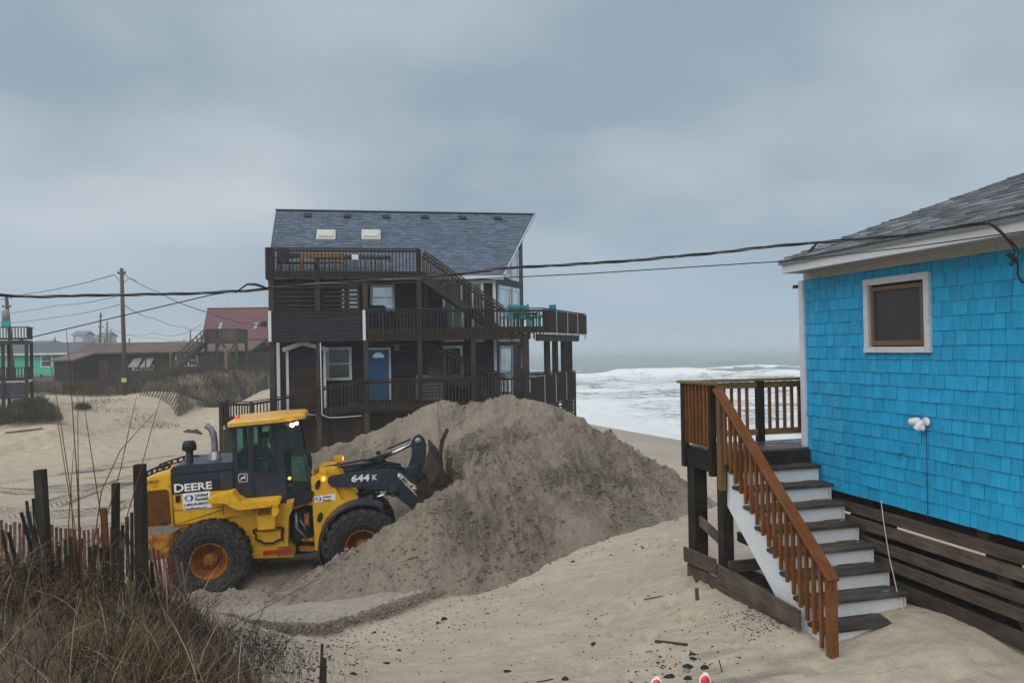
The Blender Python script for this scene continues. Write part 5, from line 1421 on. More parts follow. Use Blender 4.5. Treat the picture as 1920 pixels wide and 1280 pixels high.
b.add(vs, [(0,1,2,3),(7,6,5,4),(0,4,5,1),(1,5,6,2),(2,6,7,3),(3,7,4,0)]); b.build("roof_deck", M_SID, HOUSE)
b = MB(); base = [(xL0,2*TR_-tE,EV),(xR0,2*TR_-tE,EV),(xR1,TR_+.01,ZR-.005),(xL1,TR_+.01,ZR-.005)]; n2 = Vector((0,kk,1)).normalized()
vs = [Vector(v) for v in base]+[Vector(v)-n2*.12 for v in base]
b.add(vs, [(3,2,1,0),(4,5,6,7),(1,5,4,0),(2,6,5,1),(3,7,6,2),(0,4,7,3)]); b.build("roof_deck", M_RSH, HOUSE)
b = MB(); nr = int(L_/.145); rr_ = random.Random(5)
for k in range(nr):
    a = k*.145; c = a+.165
    if c > L_: c = L_
    fa = a/L_; x0_ = xL0+(xL1-xL0)*fa; x1_ = xR0+(xR1-xR0)*fa; x = x0_ - rr_.uniform(0, .3)
    while x < x1_:
        w = rr_.uniform(.16, .42); xa_ = max(x, x0_); xb_ = min(x+w, x1_)
        if xb_-xa_ > .02:
            th = rr_.choice([.018,.03,.036])
            p0_ = Vector((0,tE,EV))+up_*(a-rr_.uniform(0,.012)); p1_ = Vector((0,tE,EV))+up_*c
            v4 = [p0_+nrm*th, p0_+nrm*th, p1_+nrm*.004, p1_+nrm*.004, p0_, p0_]
            v4[0].x = v4[3].x = v4[4].x = xa_; v4[1].x = v4[2].x = v4[5].x = xb_-.004
            v4 = [Vector((q_.x, q_.y, q_.z)) for q_ in v4]
            b.add(v4, [(0,1,2,3),(0,4,5,1)])
        x += w
b.build("roof_shingles", M_RSH, HOUSE)['kind'] = 'stuff'
# rake and eave edges
b = MB(); b.bar(Vector((xR0,tE,EV))+nrm*.02, Vector((xR1,TR_,ZR))+nrm*.02, .05, .06, up=tuple(nrm)); b.bar(Vector((xL0,tE,EV))+nrm*.02, Vector((xL1,TR_,ZR))+nrm*.02, .05, .05, up=tuple(nrm)); b.build("rake_edge", M_FLASH, HOUSE)
board("eave_fascia", (xL0, tE-.01, EV-.07), (xR0, tE-.01, EV-.07), .03, .15, M_TRIM, HOUSE)
board("frieze", (X(800,WT), WT-.06, EV-.22), (xrw+.05, WT-.06, EV-.22), .04, .12, M_TRIM, HOUSE)
board("ridge_cap", (xL1, TR_, ZR+.02), (xR1, TR_, ZR+.02), .22, .04, M_RSH, HOUSE)
def roofbox(px0, py0, px1, py1, h_, name, m, bev=0):
    a = rpt(px0, py1); c = rpt(px1, py1); e = rpt(px0, py0)
    y0_, y1_ = a[1], e[1]; L2 = math.hypot(y1_-y0_, (y1_-y0_)*kk)
    M = Matrix((Vector((1,0,0)), up_, nrm)).transposed().to_4x4(); M.translation = Vector((a[0], a[1], a[2]))
    bb = MB(); bb.box(0, c[0]-a[0], 0, L2, -.02, h_); return bb.build(name, m, HOUSE, M, bevel=bev)
for px in (577, 651, 724, 797, 867, 934): roofbox(px-7, 403.5+(px-577)*.012, px+7, 409+(px-577)*.012, .10, "roof_vent", M_BLK, .01)
for px in (611, 696):
    sk = roofbox(px-18, 434, px+18, 452, .12, "skylight", M_SKY, .02)
    o = roofbox(px-15, 437, px+15, 449, .17, "skylight_dome", M_SKY, .03)
# chairs, benches and things on the decks
def part_box(root, name, m, *a, bevel=0): bb = MB(); bb.box(*a); return bb.build(name, m, root, bevel=bevel)
def place(fr, x, y, z, rz=0): return fr.M @ Matrix.Translation((x, y, z)) @ Matrix.Rotation(rz, 4, 'Z')
def bench(px, t, w, m, label, z=F3):
    x = X(px, t, 500); r_ = empty("bench", place(DH, x, t, z), label, "bench")
    part_box(r_, "seat", m, -w/2, w/2, -.2, .2, .42, .47)
    part_box(r_, "backrest", m, -w/2, w/2, .18, .22, .66, .84)
    for a in (-1, 1):
        for c in (-1, 1): part_box(r_, "leg", m, a*(w/2-.06)-.04, a*(w/2-.06)+.04, c*.17-.03, c*.17+.03, 0, .42)
        part_box(r_, "back_post", m, a*(w/2-.06)-.04, a*(w/2-.06)+.04, .17, .22, .47, .84)
bench(604, .9, 1.75, M_BENCH, "honey coloured wooden bench on the top deck of the dark house")
bench(560, 1.1, 1.5, M_DW, "dark wooden bench at the left end of the top deck")
def chair(x, y, z, rz, m, label, group=None, cat="chair"):
    r_ = empty("deck_chair", place(DH, x, y, z, rz), label, cat, group)
    part_box(r_, "seat", m, -.27, .27, -.27, .27, .38, .43)
    bb = MB()
    for k in range(5): bb.box(-.25+k*.105, -.25+k*.105+.085, .26, .30, .43, 1.0)
    bb.build("backrest", m, r_)['kind'] = 'stuff'
    for a in (-1, 1):
        for c in (-1, 1): part_box(r_, "leg", m, a*.24-.03, a*.24+.03, c*.22-.03, c*.22+.03, 0, .38)
        part_box(r_, "armrest", m, a*.30-.05, a*.30+.05, -.28, .28, .60, .63)
chair(X(535, .8, 500), .8, F3, .4, M_DW, "dark wooden armchair in the left corner of the top deck")
b = MB(); b.box(-.13,.13,-.01,.01,0,.20); o = b.build("paper_notice", M_TRIM, None, place(DH, X(666,.05,480)-.0, -.09, Zz(666,487,0))); tag(o, "small white notice tied to the top deck railing", "notice")
for (px, t, rz, lb) in ((1002, 1.3, 1.2, "teal deck chair by the corner of the middle deck railing"), (958, 1.5, -.6, "teal deck chair in front of the sliding door on the middle deck"), (985, 2.6, 2.5, "teal deck chair furthest back on the middle deck")):
    chair(X(px, t, 610), t, F2, rz, M_TEAL, lb)
tb = empty("side_table", place(DH, X(985,1.2,600), 1.2, F2), "low dark wooden table between the teal chairs on the middle deck", "table")
part_box(tb, "table_top", M_DW, -.5, .5, -.35, .35, .55, .60)
for a in (-1,1):
    for c in (-1,1): part_box(tb, "leg", M_DW, a*.42-.03, a*.42+.03, c*.28-.03, c*.28+.03, 0, .55)
q_ = DH.I @ at(1064, 590, 35.8)
chair(q_.x-.5, q_.y, F2+.14, 2.0, M_TEAL, "tall teal chair whose back shows above the right end of the middle deck")
# folded navy cover behind the balusters of deck two
b = MB(); b.box(-.35,.35,-.12,.12,0,.95); o = b.build("covered_grill", M_NAVY, None, place(DH, X(708,.7,610), .7, F2), bevel=.06); tag(o, "dark blue covered grill behind the middle deck balusters at the left", "grill")
b = MB(); b.box(-.5,.5,-.12,.12,0,.85); o = b.build("covered_table", M_NAVY, None, place(DH, X(818,.8,610), .8, F2), bevel=.06); tag(o, "dark blue covered table behind the middle deck balusters near the stairs", "table")
# air conditioner on deck one
ac = empty("air_conditioner", place(DH, X(806,.9,710), 1.1, F1), "grey air conditioning unit standing on the lower deck beside the stairs", "air conditioner")
part_box(ac, "casing", M_ACU, -.55, .55, -.3, .3, .05, 1.10, bevel=.02); part_box(ac, "top_grille", M_BLK, -.45, .45, -.26, .26, 1.10, 1.13)
for k in range(6): part_box(ac, "louvre", M_BLK, -.5, .5, -.315, -.30, .2+k*.14, .25+k*.14)

# ------------------------------------------------------------------ turquoise cottage at the right, with its steps
M_BSH = None
def blue_shingle_mat():
    m, nt, b = base_mat("blue_painted_shingle", .62)
    v = coords(nt, (1,1,1), rand=True); vg = coords(nt, (30,30,1.6), rand=True)
    n1 = noise(nt, v, 2.0, 4); ng = noise(nt, vg, 2.0, 4, .6); n2 = noise(nt, v, 14, 7, .72, .5); n3 = noise(nt, coords(nt), 1.6, 4)
    c = ramp(nt, ng, [(0.3, (.002,.26,.50)), (0.7, (.006,.39,.70))])
    c = mixc(nt, 1.0, c, rand_gain(nt, .86, 1.10, True), 'MULTIPLY')
    lo = math_(nt, 'MULTIPLY', ramp(nt, n2, [(.60, g(0)), (.68, g(.9))]), ramp(nt, n3, [(.45, g(.0)), (.62, g(1))]))
    c = mixc(nt, lo, c, (.02,.045,.06))
    fade = ramp(nt, noise(nt, coords(nt, (1.2,1.2,.5)), 1.3, 5, .6), [(.45, g(0)), (.75, g(.35))]); c = mixc(nt, fade, c, (.10,.42,.60))
    nt.links.new(c, b.inputs['Base Color']); bump(nt, b, ng, .35, .004); return m
M_BSH = blue_shingle_mat()
M_GSH = paint("grey_asphalt_shingle", (.20,.215,.225), .9, .15, (.08,.085,.09), .5, 6, (.6,1.35), island=True, bmp=0.4)
M_FASC = paint("white_weathered_board", (.62,.63,.64), .55, .08, (.30,.14,.05), .75, 1.2, dpos=(.66,.74), bmp=0.05)
M_SOFF = paint("beige_soffit", (.42,.41,.37), .7, .08, (.2,.2,.17), .4, 1.5)
M_WIN1 = paint("worn_white_frame", (.60,.62,.65), .7, .1, (.30,.32,.34), .6, 2.2, dpos=(.54,.70))
M_BRZ = paint("bronze_sash", (.16,.095,.05), .4, .15)
M_SCR = glass_dark("insect_screen", (.045,.043,.045), .35, .3)
M_TRD = wood("grey_weathered_tread", (.020,.016,.013), (.085,.070,.056), .7, (.17,.155,.13), .55, (.8,1.2), wet=.1)
M_WETD = wood("wet_deck_board", (.045,.035,.030), (.12,.10,.085), .36, None, .5, (.8,1.2), spec=.8)
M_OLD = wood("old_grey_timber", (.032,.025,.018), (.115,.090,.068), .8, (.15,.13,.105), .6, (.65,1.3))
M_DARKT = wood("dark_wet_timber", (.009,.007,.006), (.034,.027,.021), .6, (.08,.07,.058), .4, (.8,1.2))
M_CEDAR = wood("orange_cedar", (.105,.036,.010), (.25,.092,.026), .42, (.20,.12,.055), .45, (.75,1.2), wet=.12)
M_CED2 = wood("olive_pine", (.13,.085,.03), (.27,.18,.075), .5, (.12,.07,.03), .5, (.75,1.2))
M_RISER = paint("white_riser", (.72,.74,.76), .6, .06, (.28,.22,.15), .6, 3.0, dpos=(.62,.72), bmp=0.05)
M_WLAMP = paint("white_fixture", (.74,.75,.74), .4, .05, bmp=0)
BA = math.atan2(-1.0, 0.25)
BF = Frame((3.98, 10.17, 0), BA)
BH = empty("cottage", BF.M, "turquoise shingled cottage at the right edge, raised over dark timbers", "house")
def bh(px, py, y=0.0): return BF.hit(px, py, y)
ZB, ZT = 3.12, 5.86
WLEN = 4.6; DEP = 6.0
b = MB(); b.box(0.02, WLEN, .03, DEP, ZB, ZT+.1); b.build("wall", paint("shingle_gap_shade", (.002,.03,.065), .8), BH)  # backing coloured dark navy to put shade into the gaps between shingles
# shingles
x0w, z1w = bh(1620, 525, -.03); x1w, z0w = bh(1746, 661, -.03)
rs = random.Random(12)
EXP = .1535
cells = []
nrow = int(math.ceil((ZT-ZB)/EXP))
for r_ in range(nrow):
    za = ZB+r_*EXP; zb_ = min(za+EXP+.02, ZT)
    x = 0.03 - rs.uniform(0, .1)
    while x < WLEN:
        w = rs.choice([.085,.10,.115,.13,.14,.15,.17,.19,.21]); xa, xb = max(x, .03), min(x+w, WLEN)
        x += w
        if xb-xa < .02: continue
        cz = (za+zb_)/2
        parts = [(xa, xb, za, zb_)]
        if xb > x0w and xa < x1w and zb_ > z0w and za < z1w:
            parts = []
            if x0w-xa > .015: parts.append((xa, x0w-.002, za, zb_))
            if xb-x1w > .015: parts.append((x1w+.002, xb, za, zb_))
            ma, mb = max(xa, x0w), min(xb, x1w)
            if mb-ma > .01:
                if z0w-za > .02: parts.append((ma, mb, za, z0w-.002))
                if zb_-z1w > .02: parts.append((ma, mb, z1w+.002, zb_))
        cells += [q_ for q_ in parts if q_[3]-q_[2] > .02]
def sh_geo(w, h, th): return [(-w/2,-th,0),(w/2,-th,0),(w/2,-.006,h),(-w/2,-.006,h),(-w/2,0,0),(w/2,0,0)], [(0,1,2,3),(0,4,5,1),(0,3,4),(1,5,2)]
Mi = BF.M
def seen(c):
    p_ = proj(Mi @ Vector(((c[0]+c[1])/2, 0, (c[2]+c[3])/2))); return p_[0] < 1925
vis = sorted([c for c in cells if seen(c)], key=lambda c: -(c[0]+.35*(c[1]-c[0])))
ind = set(vis[:292]); cache = {}
stuffb = MB()
for c in cells:
    w = round((c[1]-c[0])-.007, 3); h = round(c[3]-c[2], 3); th = rs.choice([.015,.018,.021,.025]); drop = rs.choice([0,0,0,.002,.005])
    if c in ind:
        key = (round(w/.005), round(h/.01), th)
        if key not in cache:
            m_ = MB(); m_.add(*sh_geo(key[0]*.005, key[1]*.01, th)); me_ = m_.mesh("shingle"); me_.materials.append(M_BSH); cache[key] = me_
        link("shingle", cache[key], None, BH, Matrix.Translation(((c[0]+c[1])/2, 0, c[2]-drop)) @ Matrix.Rotation(R(rs.uniform(-.6,.6)), 4, 'Y'))
    else:
        vs, fs = sh_geo(w, h, th); stuffb.add([(x+(c[0]+c[1])/2, y, z+c[2]-drop) for x, y, z in vs], fs)
stuffb.build("far_shingles", M_BSH, BH)['kind'] = 'stuff'
# corner board, frieze, fascia, soffit, roof
b = MB(); b.box(-.045, .05, -.045, .05, ZB-.08, ZT); b.build("corner_board", M_FASC, BH, bevel=.004)
b = MB(); b.box(.05, WLEN, -.03, .03, ZT, ZT+.16); b.build("frieze", M_SOFF, BH)
fxl, fzb = bh(1466, 513, -.42); _, fzt = bh(1466, 494, -.42)
FB, FT = fzb, fzt+.02
b = MB(); b.box(fxl, WLEN, -.42, -.385, FB, FT); b.build("fascia", M_FASC, BH, bevel=.003)
b = MB(); b.box(fxl, WLEN, -.38, .0, FB+.02, FB+.05); b.build("soffit", M_SOFF, BH)
b = MB(); b.box(fxl, fxl+.035, -.385, DEP*.5, FB, FT); b.build("rake_fascia", M_FASC, BH)
_hy, _hz = BF.hitx(1921, 327, fxl-.03); SLP = (_hz-FT)/(_hy+.44)
def roof_z(y): return FT+.01+(y+.44)*SLP
nR = Vector((0,-SLP,1)).normalized(); uR = Vector((0,1,SLP)).normalized(); YR = max(3.1, _hy+.2)
b = MB(); base = [(fxl-.03,-.45,FT),(WLEN,-.45,FT),(WLEN,YR,roof_z(YR)-.01),(fxl-.03,YR,roof_z(YR)-.01)]
vs = [Vector(v) for v in base]+[Vector(v)-Vector((0,0,.05)) for v in base]; b.add(vs, [(0,1,2,3),(7,6,5,4),(0,4,5,1),(1,5,6,2),(2,6,7,3),(3,7,4,0)]); b.build("roof_deck", M_GSH, BH)
b = MB(); base = [(fxl-.03,YR,roof_z(YR)-.02),(WLEN,YR,roof_z(YR)-.02),(WLEN,2*YR+.45,FT),(fxl-.03,2*YR+.45,FT)]
vs = [Vector(v) for v in base]+[Vector(v)-Vector((0,0,.05)) for v in base]; b.add(vs, [(0,1,2,3),(7,6,5,4),(0,4,5,1),(1,5,6,2),(2,6,7,3),(3,7,4,0)]); b.build("roof_deck", M_GSH, BH)
L2 = (YR+.45)/uR.y; nR_ = int(L2/.135)
b = MB()
for k in range(nR_+1):
    a = k*.135; c = min(a+.16, L2); x = fxl-.06-rs.uniform(0, .2)
    while x < WLEN:
        w = rs.uniform(.12, .34); xa, xb = max(x, fxl-.05), min(x+w, WLEN); x += w
        if xb-xa < .02: continue
        th = rs.choice([.010,.016,.024]); p0_ = Vector((0,-.47,FT+.005))+uR*a; p1_ = Vector((0,-.47,FT+.005))+uR*c
        A_, B_, C_ = p0_+nR*th, p1_+nR*.004, p0_
        b.add([(xa,A_.y,A_.z),(xb-.004,A_.y,A_.z),(xb-.004,B_.y,B_.z),(xa,B_.y,B_.z),(xa,C_.y,C_.z-.003),(xb-.004,C_.y,C_.z-.003)], [(0,1,2,3),(0,4,5,1),(0,3,4),(1,5,2)])
b.build("roof_shingles", M_GSH, BH)['kind'] = 'stuff'
# gable end wall above the eave line (far side of the corner)
b = MB(); b.add([(.02,.0,ZT+.1),(.02,2*YR-.0,ZT+.1),(.02,YR,roof_z(YR)-.12)], [(0,1,2),(2,1,0)]); b.build("gable_wall", M_BSH, BH)
# small solar light on the eave
x, z = bh(1524, 466, -.30); b = MB(); b.box(-.07,.07,-.05,.05,-.01,.01); b.build("solar_panel_light", M_BLK, BH, Matrix.Translation((x,-.30,z+.01)) @ Matrix.Rotation(R(48), 4, 'X') @ Matrix.Rotation(R(-15), 4, 'Y'), bevel=.004)
b = MB(); x, z = bh(1496, 538, .06); b.box(x-.09, -.045, .04, .10, z-.015, z+.03); b.box(-.10, -.06, .04, .10, z-.09, z-.01); b.build("light_bracket", M_BLK, BH)
# window
b = MB(); t = .075
b.box(x0w, x1w, -.055, .02, z1w-t, z1w); b.box(x0w, x1w, -.06, .02, z0w, z0w+t*.9); b.box(x0w, x0w+t, -.052, .02, z0w+t*.9, z1w-t); b.box(x1w-t, x1w, -.052, .02, z0w+t*.9, z1w-t)
win = b.build("window", M_WIN1, BH, bevel=.003)
b = MB(); a0, a1, c0, c1 = x0w+t+.03, x1w-t-.02, z0w+t+.005, z1w-t-.03; s_ = .06
b.box(x0w+t, x1w-t, .018, .03, z0w+t*.9, z1w-t); b.build("window_recess", M_BLK, win)
b = MB(); b.box(a0, a1, -.035, .018, c1-s_*.8, c1); b.box(a0, a1, -.035, .018, c0, c0+s_); b.box(a0, a0+s_*.8, -.033, .018, c0+s_, c1-s_*.8); b.box(a1-s_*.8, a1, -.033, .018, c0+s_, c1-s_*.8)
b.build("sash", M_BRZ, win, bevel=.004)
b = MB(); b.box(a0+s_*.8, a1-s_*.8, -.008, .0, c0+s_, c1-s_*.8); b.build("pane", M_SCR, win)
# floodlight
x, z = bh(1742, 790, 0); FLD = empty("flood_light", BF.M @ Matrix.Translation((x, -.03, z)), "white twin head flood light with motion sensor on the turquoise shingle wall", "lamp")
b = MB(); b.lathe([(.048,0),(.048,-.015),(.025,-.025),(0,-.025)], (0,0,0), 'Y', 18); b.build("mount", M_WLAMP, FLD)
for (dx, dz, nm) in ((-.06,.02,"lamp_head"),(.0,.015,"lamp_head")):
    b = MB(); b.lathe([(.018,0),(.034,.03),(.040,.07),(.040,.115),(.034,.12),(0,.118)], (0,0,0), 'Z', 16)
    b.build(nm, M_WLAMP, FLD, Matrix.Translation((dx*.5,-.05,dz)) @ Matrix.Rotation(R(-108 if dx < 0 else 205), 4, 'Y') @ Matrix.Rotation(R(22), 4, 'X'))
b = MB(); b.ball((.0,-.055,-.065), (.026,.03,.035), 12, 8); b.build("motion_sensor", M_WLAMP, FLD)
b = MB(); b.bar((0,-.03,0), (0,-.055,-.05), .015, .015); b.build("sensor_arm", M_WLAMP, FLD)
pz = bh(1742, 975, -.04)[1]-z
b = MB(); b.tube([(.0,-.01,-.05),(.0,-.012,pz+.1),(.005,-.02,pz),(.03,-.03,pz-.03),(.06,-.03,pz-.01),(.07,-.025,pz+.02)], .004, 5); b.build("cable", M_TXT, FLD)
x, z = bh(1691, 842, 0); b = MB(); b.prism([(-.045,0),(.045,0),(.03,.085),(-.03,.085)], -.075, 0); o = b.build("vent_hood", M_BSH, BH, Matrix.Translation((x-.0, -.02, z-.04)), bevel=.006)
# timbers under the cottage: long boards along the wall, posts and braces
for (py, hh) in ((1044,.13),(1077,.13),(1117,.13),(1152,.125),(1198,.15),(1248,.19)):
    z = BF.hit(1915, py, .04)[1]; board("skirt_or_shade_board", (.55 if hh < .19 else 1.7, .04, z), (WLEN, .04, z), .04, hh, M_OLD, BH, up=(0,0,1), bev=.004)
for k in range(5): board("skirt_or_shade_board", (.9, .30, 2.62-k*.185), (WLEN, .30, 2.62-k*.185), .04, .175, M_DARKT, BH)  # dark backing boards added so the lower gaps of the skirt look shaded
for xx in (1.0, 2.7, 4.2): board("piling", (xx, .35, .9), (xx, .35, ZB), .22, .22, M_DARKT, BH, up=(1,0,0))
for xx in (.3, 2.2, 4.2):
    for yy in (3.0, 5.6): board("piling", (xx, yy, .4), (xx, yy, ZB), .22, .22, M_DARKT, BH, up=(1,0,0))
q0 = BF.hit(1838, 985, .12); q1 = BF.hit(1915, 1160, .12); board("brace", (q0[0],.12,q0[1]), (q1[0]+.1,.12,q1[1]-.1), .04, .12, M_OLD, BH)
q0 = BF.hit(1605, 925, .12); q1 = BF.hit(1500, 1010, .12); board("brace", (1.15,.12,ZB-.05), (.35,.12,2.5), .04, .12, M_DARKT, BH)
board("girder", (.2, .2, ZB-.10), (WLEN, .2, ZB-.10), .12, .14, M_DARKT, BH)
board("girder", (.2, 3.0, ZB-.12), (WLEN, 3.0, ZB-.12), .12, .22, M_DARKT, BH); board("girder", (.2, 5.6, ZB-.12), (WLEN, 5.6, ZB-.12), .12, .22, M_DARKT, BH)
for k in range(4): board("skirt_or_shade_board", (.5, 3.2, 2.6-k*.3), (WLEN, 3.2, 2.6-k*.3), .04, .14, M_DARKT, BH)
# loose pale cord hanging from under the wall
cp = [BF.hit(a, c, -.06) for a, c in ((1652,938),(1662,975),(1678,1040),(1700,1110),(1722,1155),(1744,1191))]
b = MB(); b.tube([(p_[0],-.06-.04*i,p_[1]) for i, p_ in enumerate(cp)], .0055, 5)
tag(b.build("cord", paint("pale_cord", (.55,.50,.35), .7, .1), None, BF.M), "thin pale cord hanging from the cottage wall down to the sand", "cord")

# ---- deck and steps
ST = empty("deck_steps", BF.M, "wooden deck with orange railing and white risered steps down to the sand", "steps")
U0 = .38; RUN = .2475; W0, W1 = -.10, -1.335; RZ = .1997; Z0 = 3.418
NT = 9
for i in range(NT):
    u = U0+i*RUN; z = Z0-i*RZ
    for k in range(2):
        board("tread", (u-RUN-.01+.075+k*.142, W0+.03, z-.018), (u-RUN-.01+.075+k*.142, W1-.03, z-.018), .137, .038, M_TRD, ST, up=(0,0,1), bev=.004)
    b = MB(); b.box(u-.045, u-.025, W1+.02, W0, z-RZ+.002, z-.038); b.build("riser", M_RISER, ST, bevel=.002)
# white cut stringers
def stringer(y0, y1):
    pts = []
    for i in range(NT):
        u = U0+i*RUN; z = Z0-i*RZ
        pts += [(u-RUN-.025, z-.038), (u-.025-.0, z-.038)]
    pts.append((U0+(NT-1)*RUN-.025, Z0-NT*RZ-.05)); pts.append((U0+(NT-1)*RUN-.23, Z0-NT*RZ-.05)); pts.append((U0-RUN-.02, Z0-.46))
    # concave outline: build as strips
    b = MB(); sl = RZ/RUN
    def zlow(u): return Z0-.42-(u-(U0-RUN))*sl
    for i in range(NT):
        u = U0+i*RUN; z = Z0-i*RZ-.038
        ua, ub = u-RUN-.025, u-.025
        b.prism([(ua, zlow(ua)), (ub, zlow(ub)), (ub, z), (ua, z)], y0, y1)
    return b.build("stringer", M_RISER, ST)
stringer(W1+.0, W1+.04); stringer(W0-.02, W0+.02)
# lowest treads run into the sand; deck boards
DZ = Z0+RZ
bx0, bx1 = BF.hit(1284, 800, W1-.12)[0]+.02, U0-RUN
k = 0; xx = bx1-.07
while xx > bx0:
    y_end = .0 if xx > -.02 else 1.6
    board("deck_board", (xx, W1-.07, DZ-.018), (xx, y_end-.05, DZ-.018), .135, .036, M_WETD, ST, up=(0,0,1), bev=.004); xx -= .14
board("rim_joist", (bx1+.0, W1-.08, DZ-.14), (bx1+.0, -.05, DZ-.14), .04, .21, M_DARKT, ST)
board("rim_joist", (bx0-.05, W1-.10, DZ-.16), (bx1+.02, W1-.10, DZ-.16), .04, .24, M_DARKT, ST)
board("rim_joist", (bx0-.05, W1-.1, DZ-.16), (bx0-.05, 1.6, DZ-.16), .04, .24, M_DARKT, ST)
YL = W1-.12
# posts carrying the deck, rail posts
def vpost(x, y, z0, z1, w, m, name="post"): board(name, (x, y, z0), (x, y, z1), w, w, m, ST, up=(1,0,0), bev=.006)
XN, XFr = bx1+.03, bx0-.02
vpost(XFr+.10, YL+.12, 1.4, DZ-.05, .20, M_DARKT); vpost(XN-.02, YL+.13, 1.3, DZ-.05, .15, M_DARKT); vpost(XFr+.1, -.1, 1.3, DZ-.1, .15, M_DARKT); vpost(XFr+.1, 1.4, .9, DZ-.1, .15, M_DARKT)
vpost(XFr, YL, DZ-.30, DZ+.86, .085, M_DARKT, "rail_post"); vpost(XN-.09, YL, DZ-.32, DZ+.86, .085, M_DARKT, "rail_post")
vpost(XFr+.02, -.28, DZ, DZ+.86, .10, M_DARKT, "rail_post"); vpost(XFr+.02, 1.45, DZ, DZ+.86, .10, M_DARKT, "rail_post")
RT = DZ+.88
board("rail_cap", (XFr-.10, YL, RT), (XN-.02, YL, RT), .135, .036, M_CED2, ST, bev=.004)
board("rail_cap", (XFr, YL-.05, RT-.002), (XFr, 1.6, RT-.002), .135, .036, M_CED2, ST, bev=.004)
board("rail", (XFr+.02, YL+.05, RT-.075), (XFr+.02, 1.6, RT-.075), .036, .085, M_CED2, ST); board("rail", (XFr+.02, YL+.05, DZ+.13), (XFr+.02, 1.6, DZ+.13), .036, .085, M_CED2, ST)
board("rail", (XFr, YL+.02, RT-.075), (XN-.05, YL+.02, RT-.075), .036, .085, M_CED2, ST); board("rail", (XFr, YL+.02, DZ+.10), (XN-.05, YL+.02, DZ+.10), .036, .085, M_CEDAR, ST)
n = 7
for k in range(n):
    x = XFr+.11+k*(XN-XFr-.24)/(n-1); board("baluster", (x, YL-.025, DZ+.05), (x, YL-.025, RT-.03), .036, .036, M_CEDAR, ST, up=(1,0,0))
k = 0; y = YL+.14
while y < 1.5:
    if abs(y+.28) > .07: board("baluster", (XFr-.02, y, DZ+.09), (XFr-.02, y, RT-.03), .036, .036, M_CEDAR, ST, up=(1,0,0))
    y += .122
# stair rail on the open side
n0 = BF.hit(1340, 727, YL); nb_x = U0+(NT-1)*RUN+.02
nz_top = BF.hit(1560, 1092, YL+.05)
ys_ = W1-.065
xa, za = XN-.02, RT-.06
xb, zb2 = BF.hit(1556, 1082, ys_)
board("handrail", (xa-.02, ys_, za), (xb+.06, ys_, zb2-.02), .14, .038, M_CEDAR, ST, bev=.006)
board("rail", (xa, ys_+.01, za-.09), (xb, ys_+.01, zb2-.09), .036, .09, M_CEDAR, ST, bev=.004)
board("rail", (xa+.12, ys_+.01, za-.80), (xb, ys_+.01, zb2-.60), .036, .085, M_CEDAR, ST, bev=.004)
board("newel", (xb+.015, ys_, 1.45), (xb+.015, ys_, zb2-.03), .09, .09, M_CEDAR, ST, up=(1,0,0), bev=.006)
board("newel", (XN+.06, ys_-.01, DZ-.48), (XN+.06, ys_-.01, RT-.14), .085, .085, M_CED2, ST, up=(1,0,0), bev=.006)
n = 17
for k in range(1, n+1):
    t = k/(n+1); x = xa+.10+(xb-xa-.10)*t; zt_ = za+(zb2-za)*t-.05
    board("baluster", (x, ys_-.025, zt_-.80), (x, ys_-.025, zt_), .036, .036, M_CEDAR, ST, up=(1,0,0), bev=.002)
# bracing and the low boards round the foot
board("brace", (XFr+.1, YL+.1, 2.62), (XN, YL+.12, 2.42), .04, .13, M_OLD, ST)
g0 = BF.hit(1286, 1055, YL-.02); g1 = BF.hit(1502, 1175, YL-.02)
yb_ = YL-.03
a1 = BF.hit(1286, 1037, yb_); a2 = BF.hit(1345, 1068, yb_); a3 = BF.hit(1345, 1072, yb_+.02); a4 = BF.hit(1500, 1163, yb_+.02); a5 = BF.hit(1288, 1062, yb_+.04); a6 = BF.hit(1478, 1165, yb_+.04)
board("footing_board", (a1[0],yb_-.02,a1[1]), (a2[0],yb_-.02,a2[1]+.04), .035, .20, M_OLD, ST, bev=.004)
board("footing_board", (a3[0],yb_+.02,a3[1]), (a4[0],yb_+.02,a4[1]), .035, .22, M_OLD, ST, bev=.004)
board("footing_board", (a5[0],yb_+.06,a5[1]-.06), (a6[0],yb_+.06,a6[1]-.06), .035, .22, M_OLD, ST, bev=.004)
for k, (zz, x_a, x_b) in enumerate(((2.30,-.6,1.0),(2.02,-.3,1.3),(2.02,.5,1.7))):
    board("crosspiece", (x_a, YL+.75-.3*k, zz), (x_b, YL+.75-.3*k, zz), .04, .13, M_DARKT, ST)
board("crosspiece", (.30, W1-.05, 2.18), (.30, W0, 2.18), .04, .14, M_OLD, ST); board("crosspiece", (.9, W1+.02, 2.0), (.9, W0, 2.0), .12, .04, M_OLD, ST)
# paint spots left on the treads
b = MB()
for (i, y_, dx) in ((6,W0-.16,-.10),(6,W0-.21,-.09),(4,W0-.08,-.16),(3,W0-.1,-.18)):
    u = U0+i*RUN; z = Z0-i*RZ+.002; b.zprism([(u+dx+math.cos(t)*.018, y_+math.sin(t)*.028) for t in np.linspace(0, 6.28, 9)[:-1]], z, z+.002)
b.build("paint_spots", M_BSH, ST)['kind'] = 'stuff'
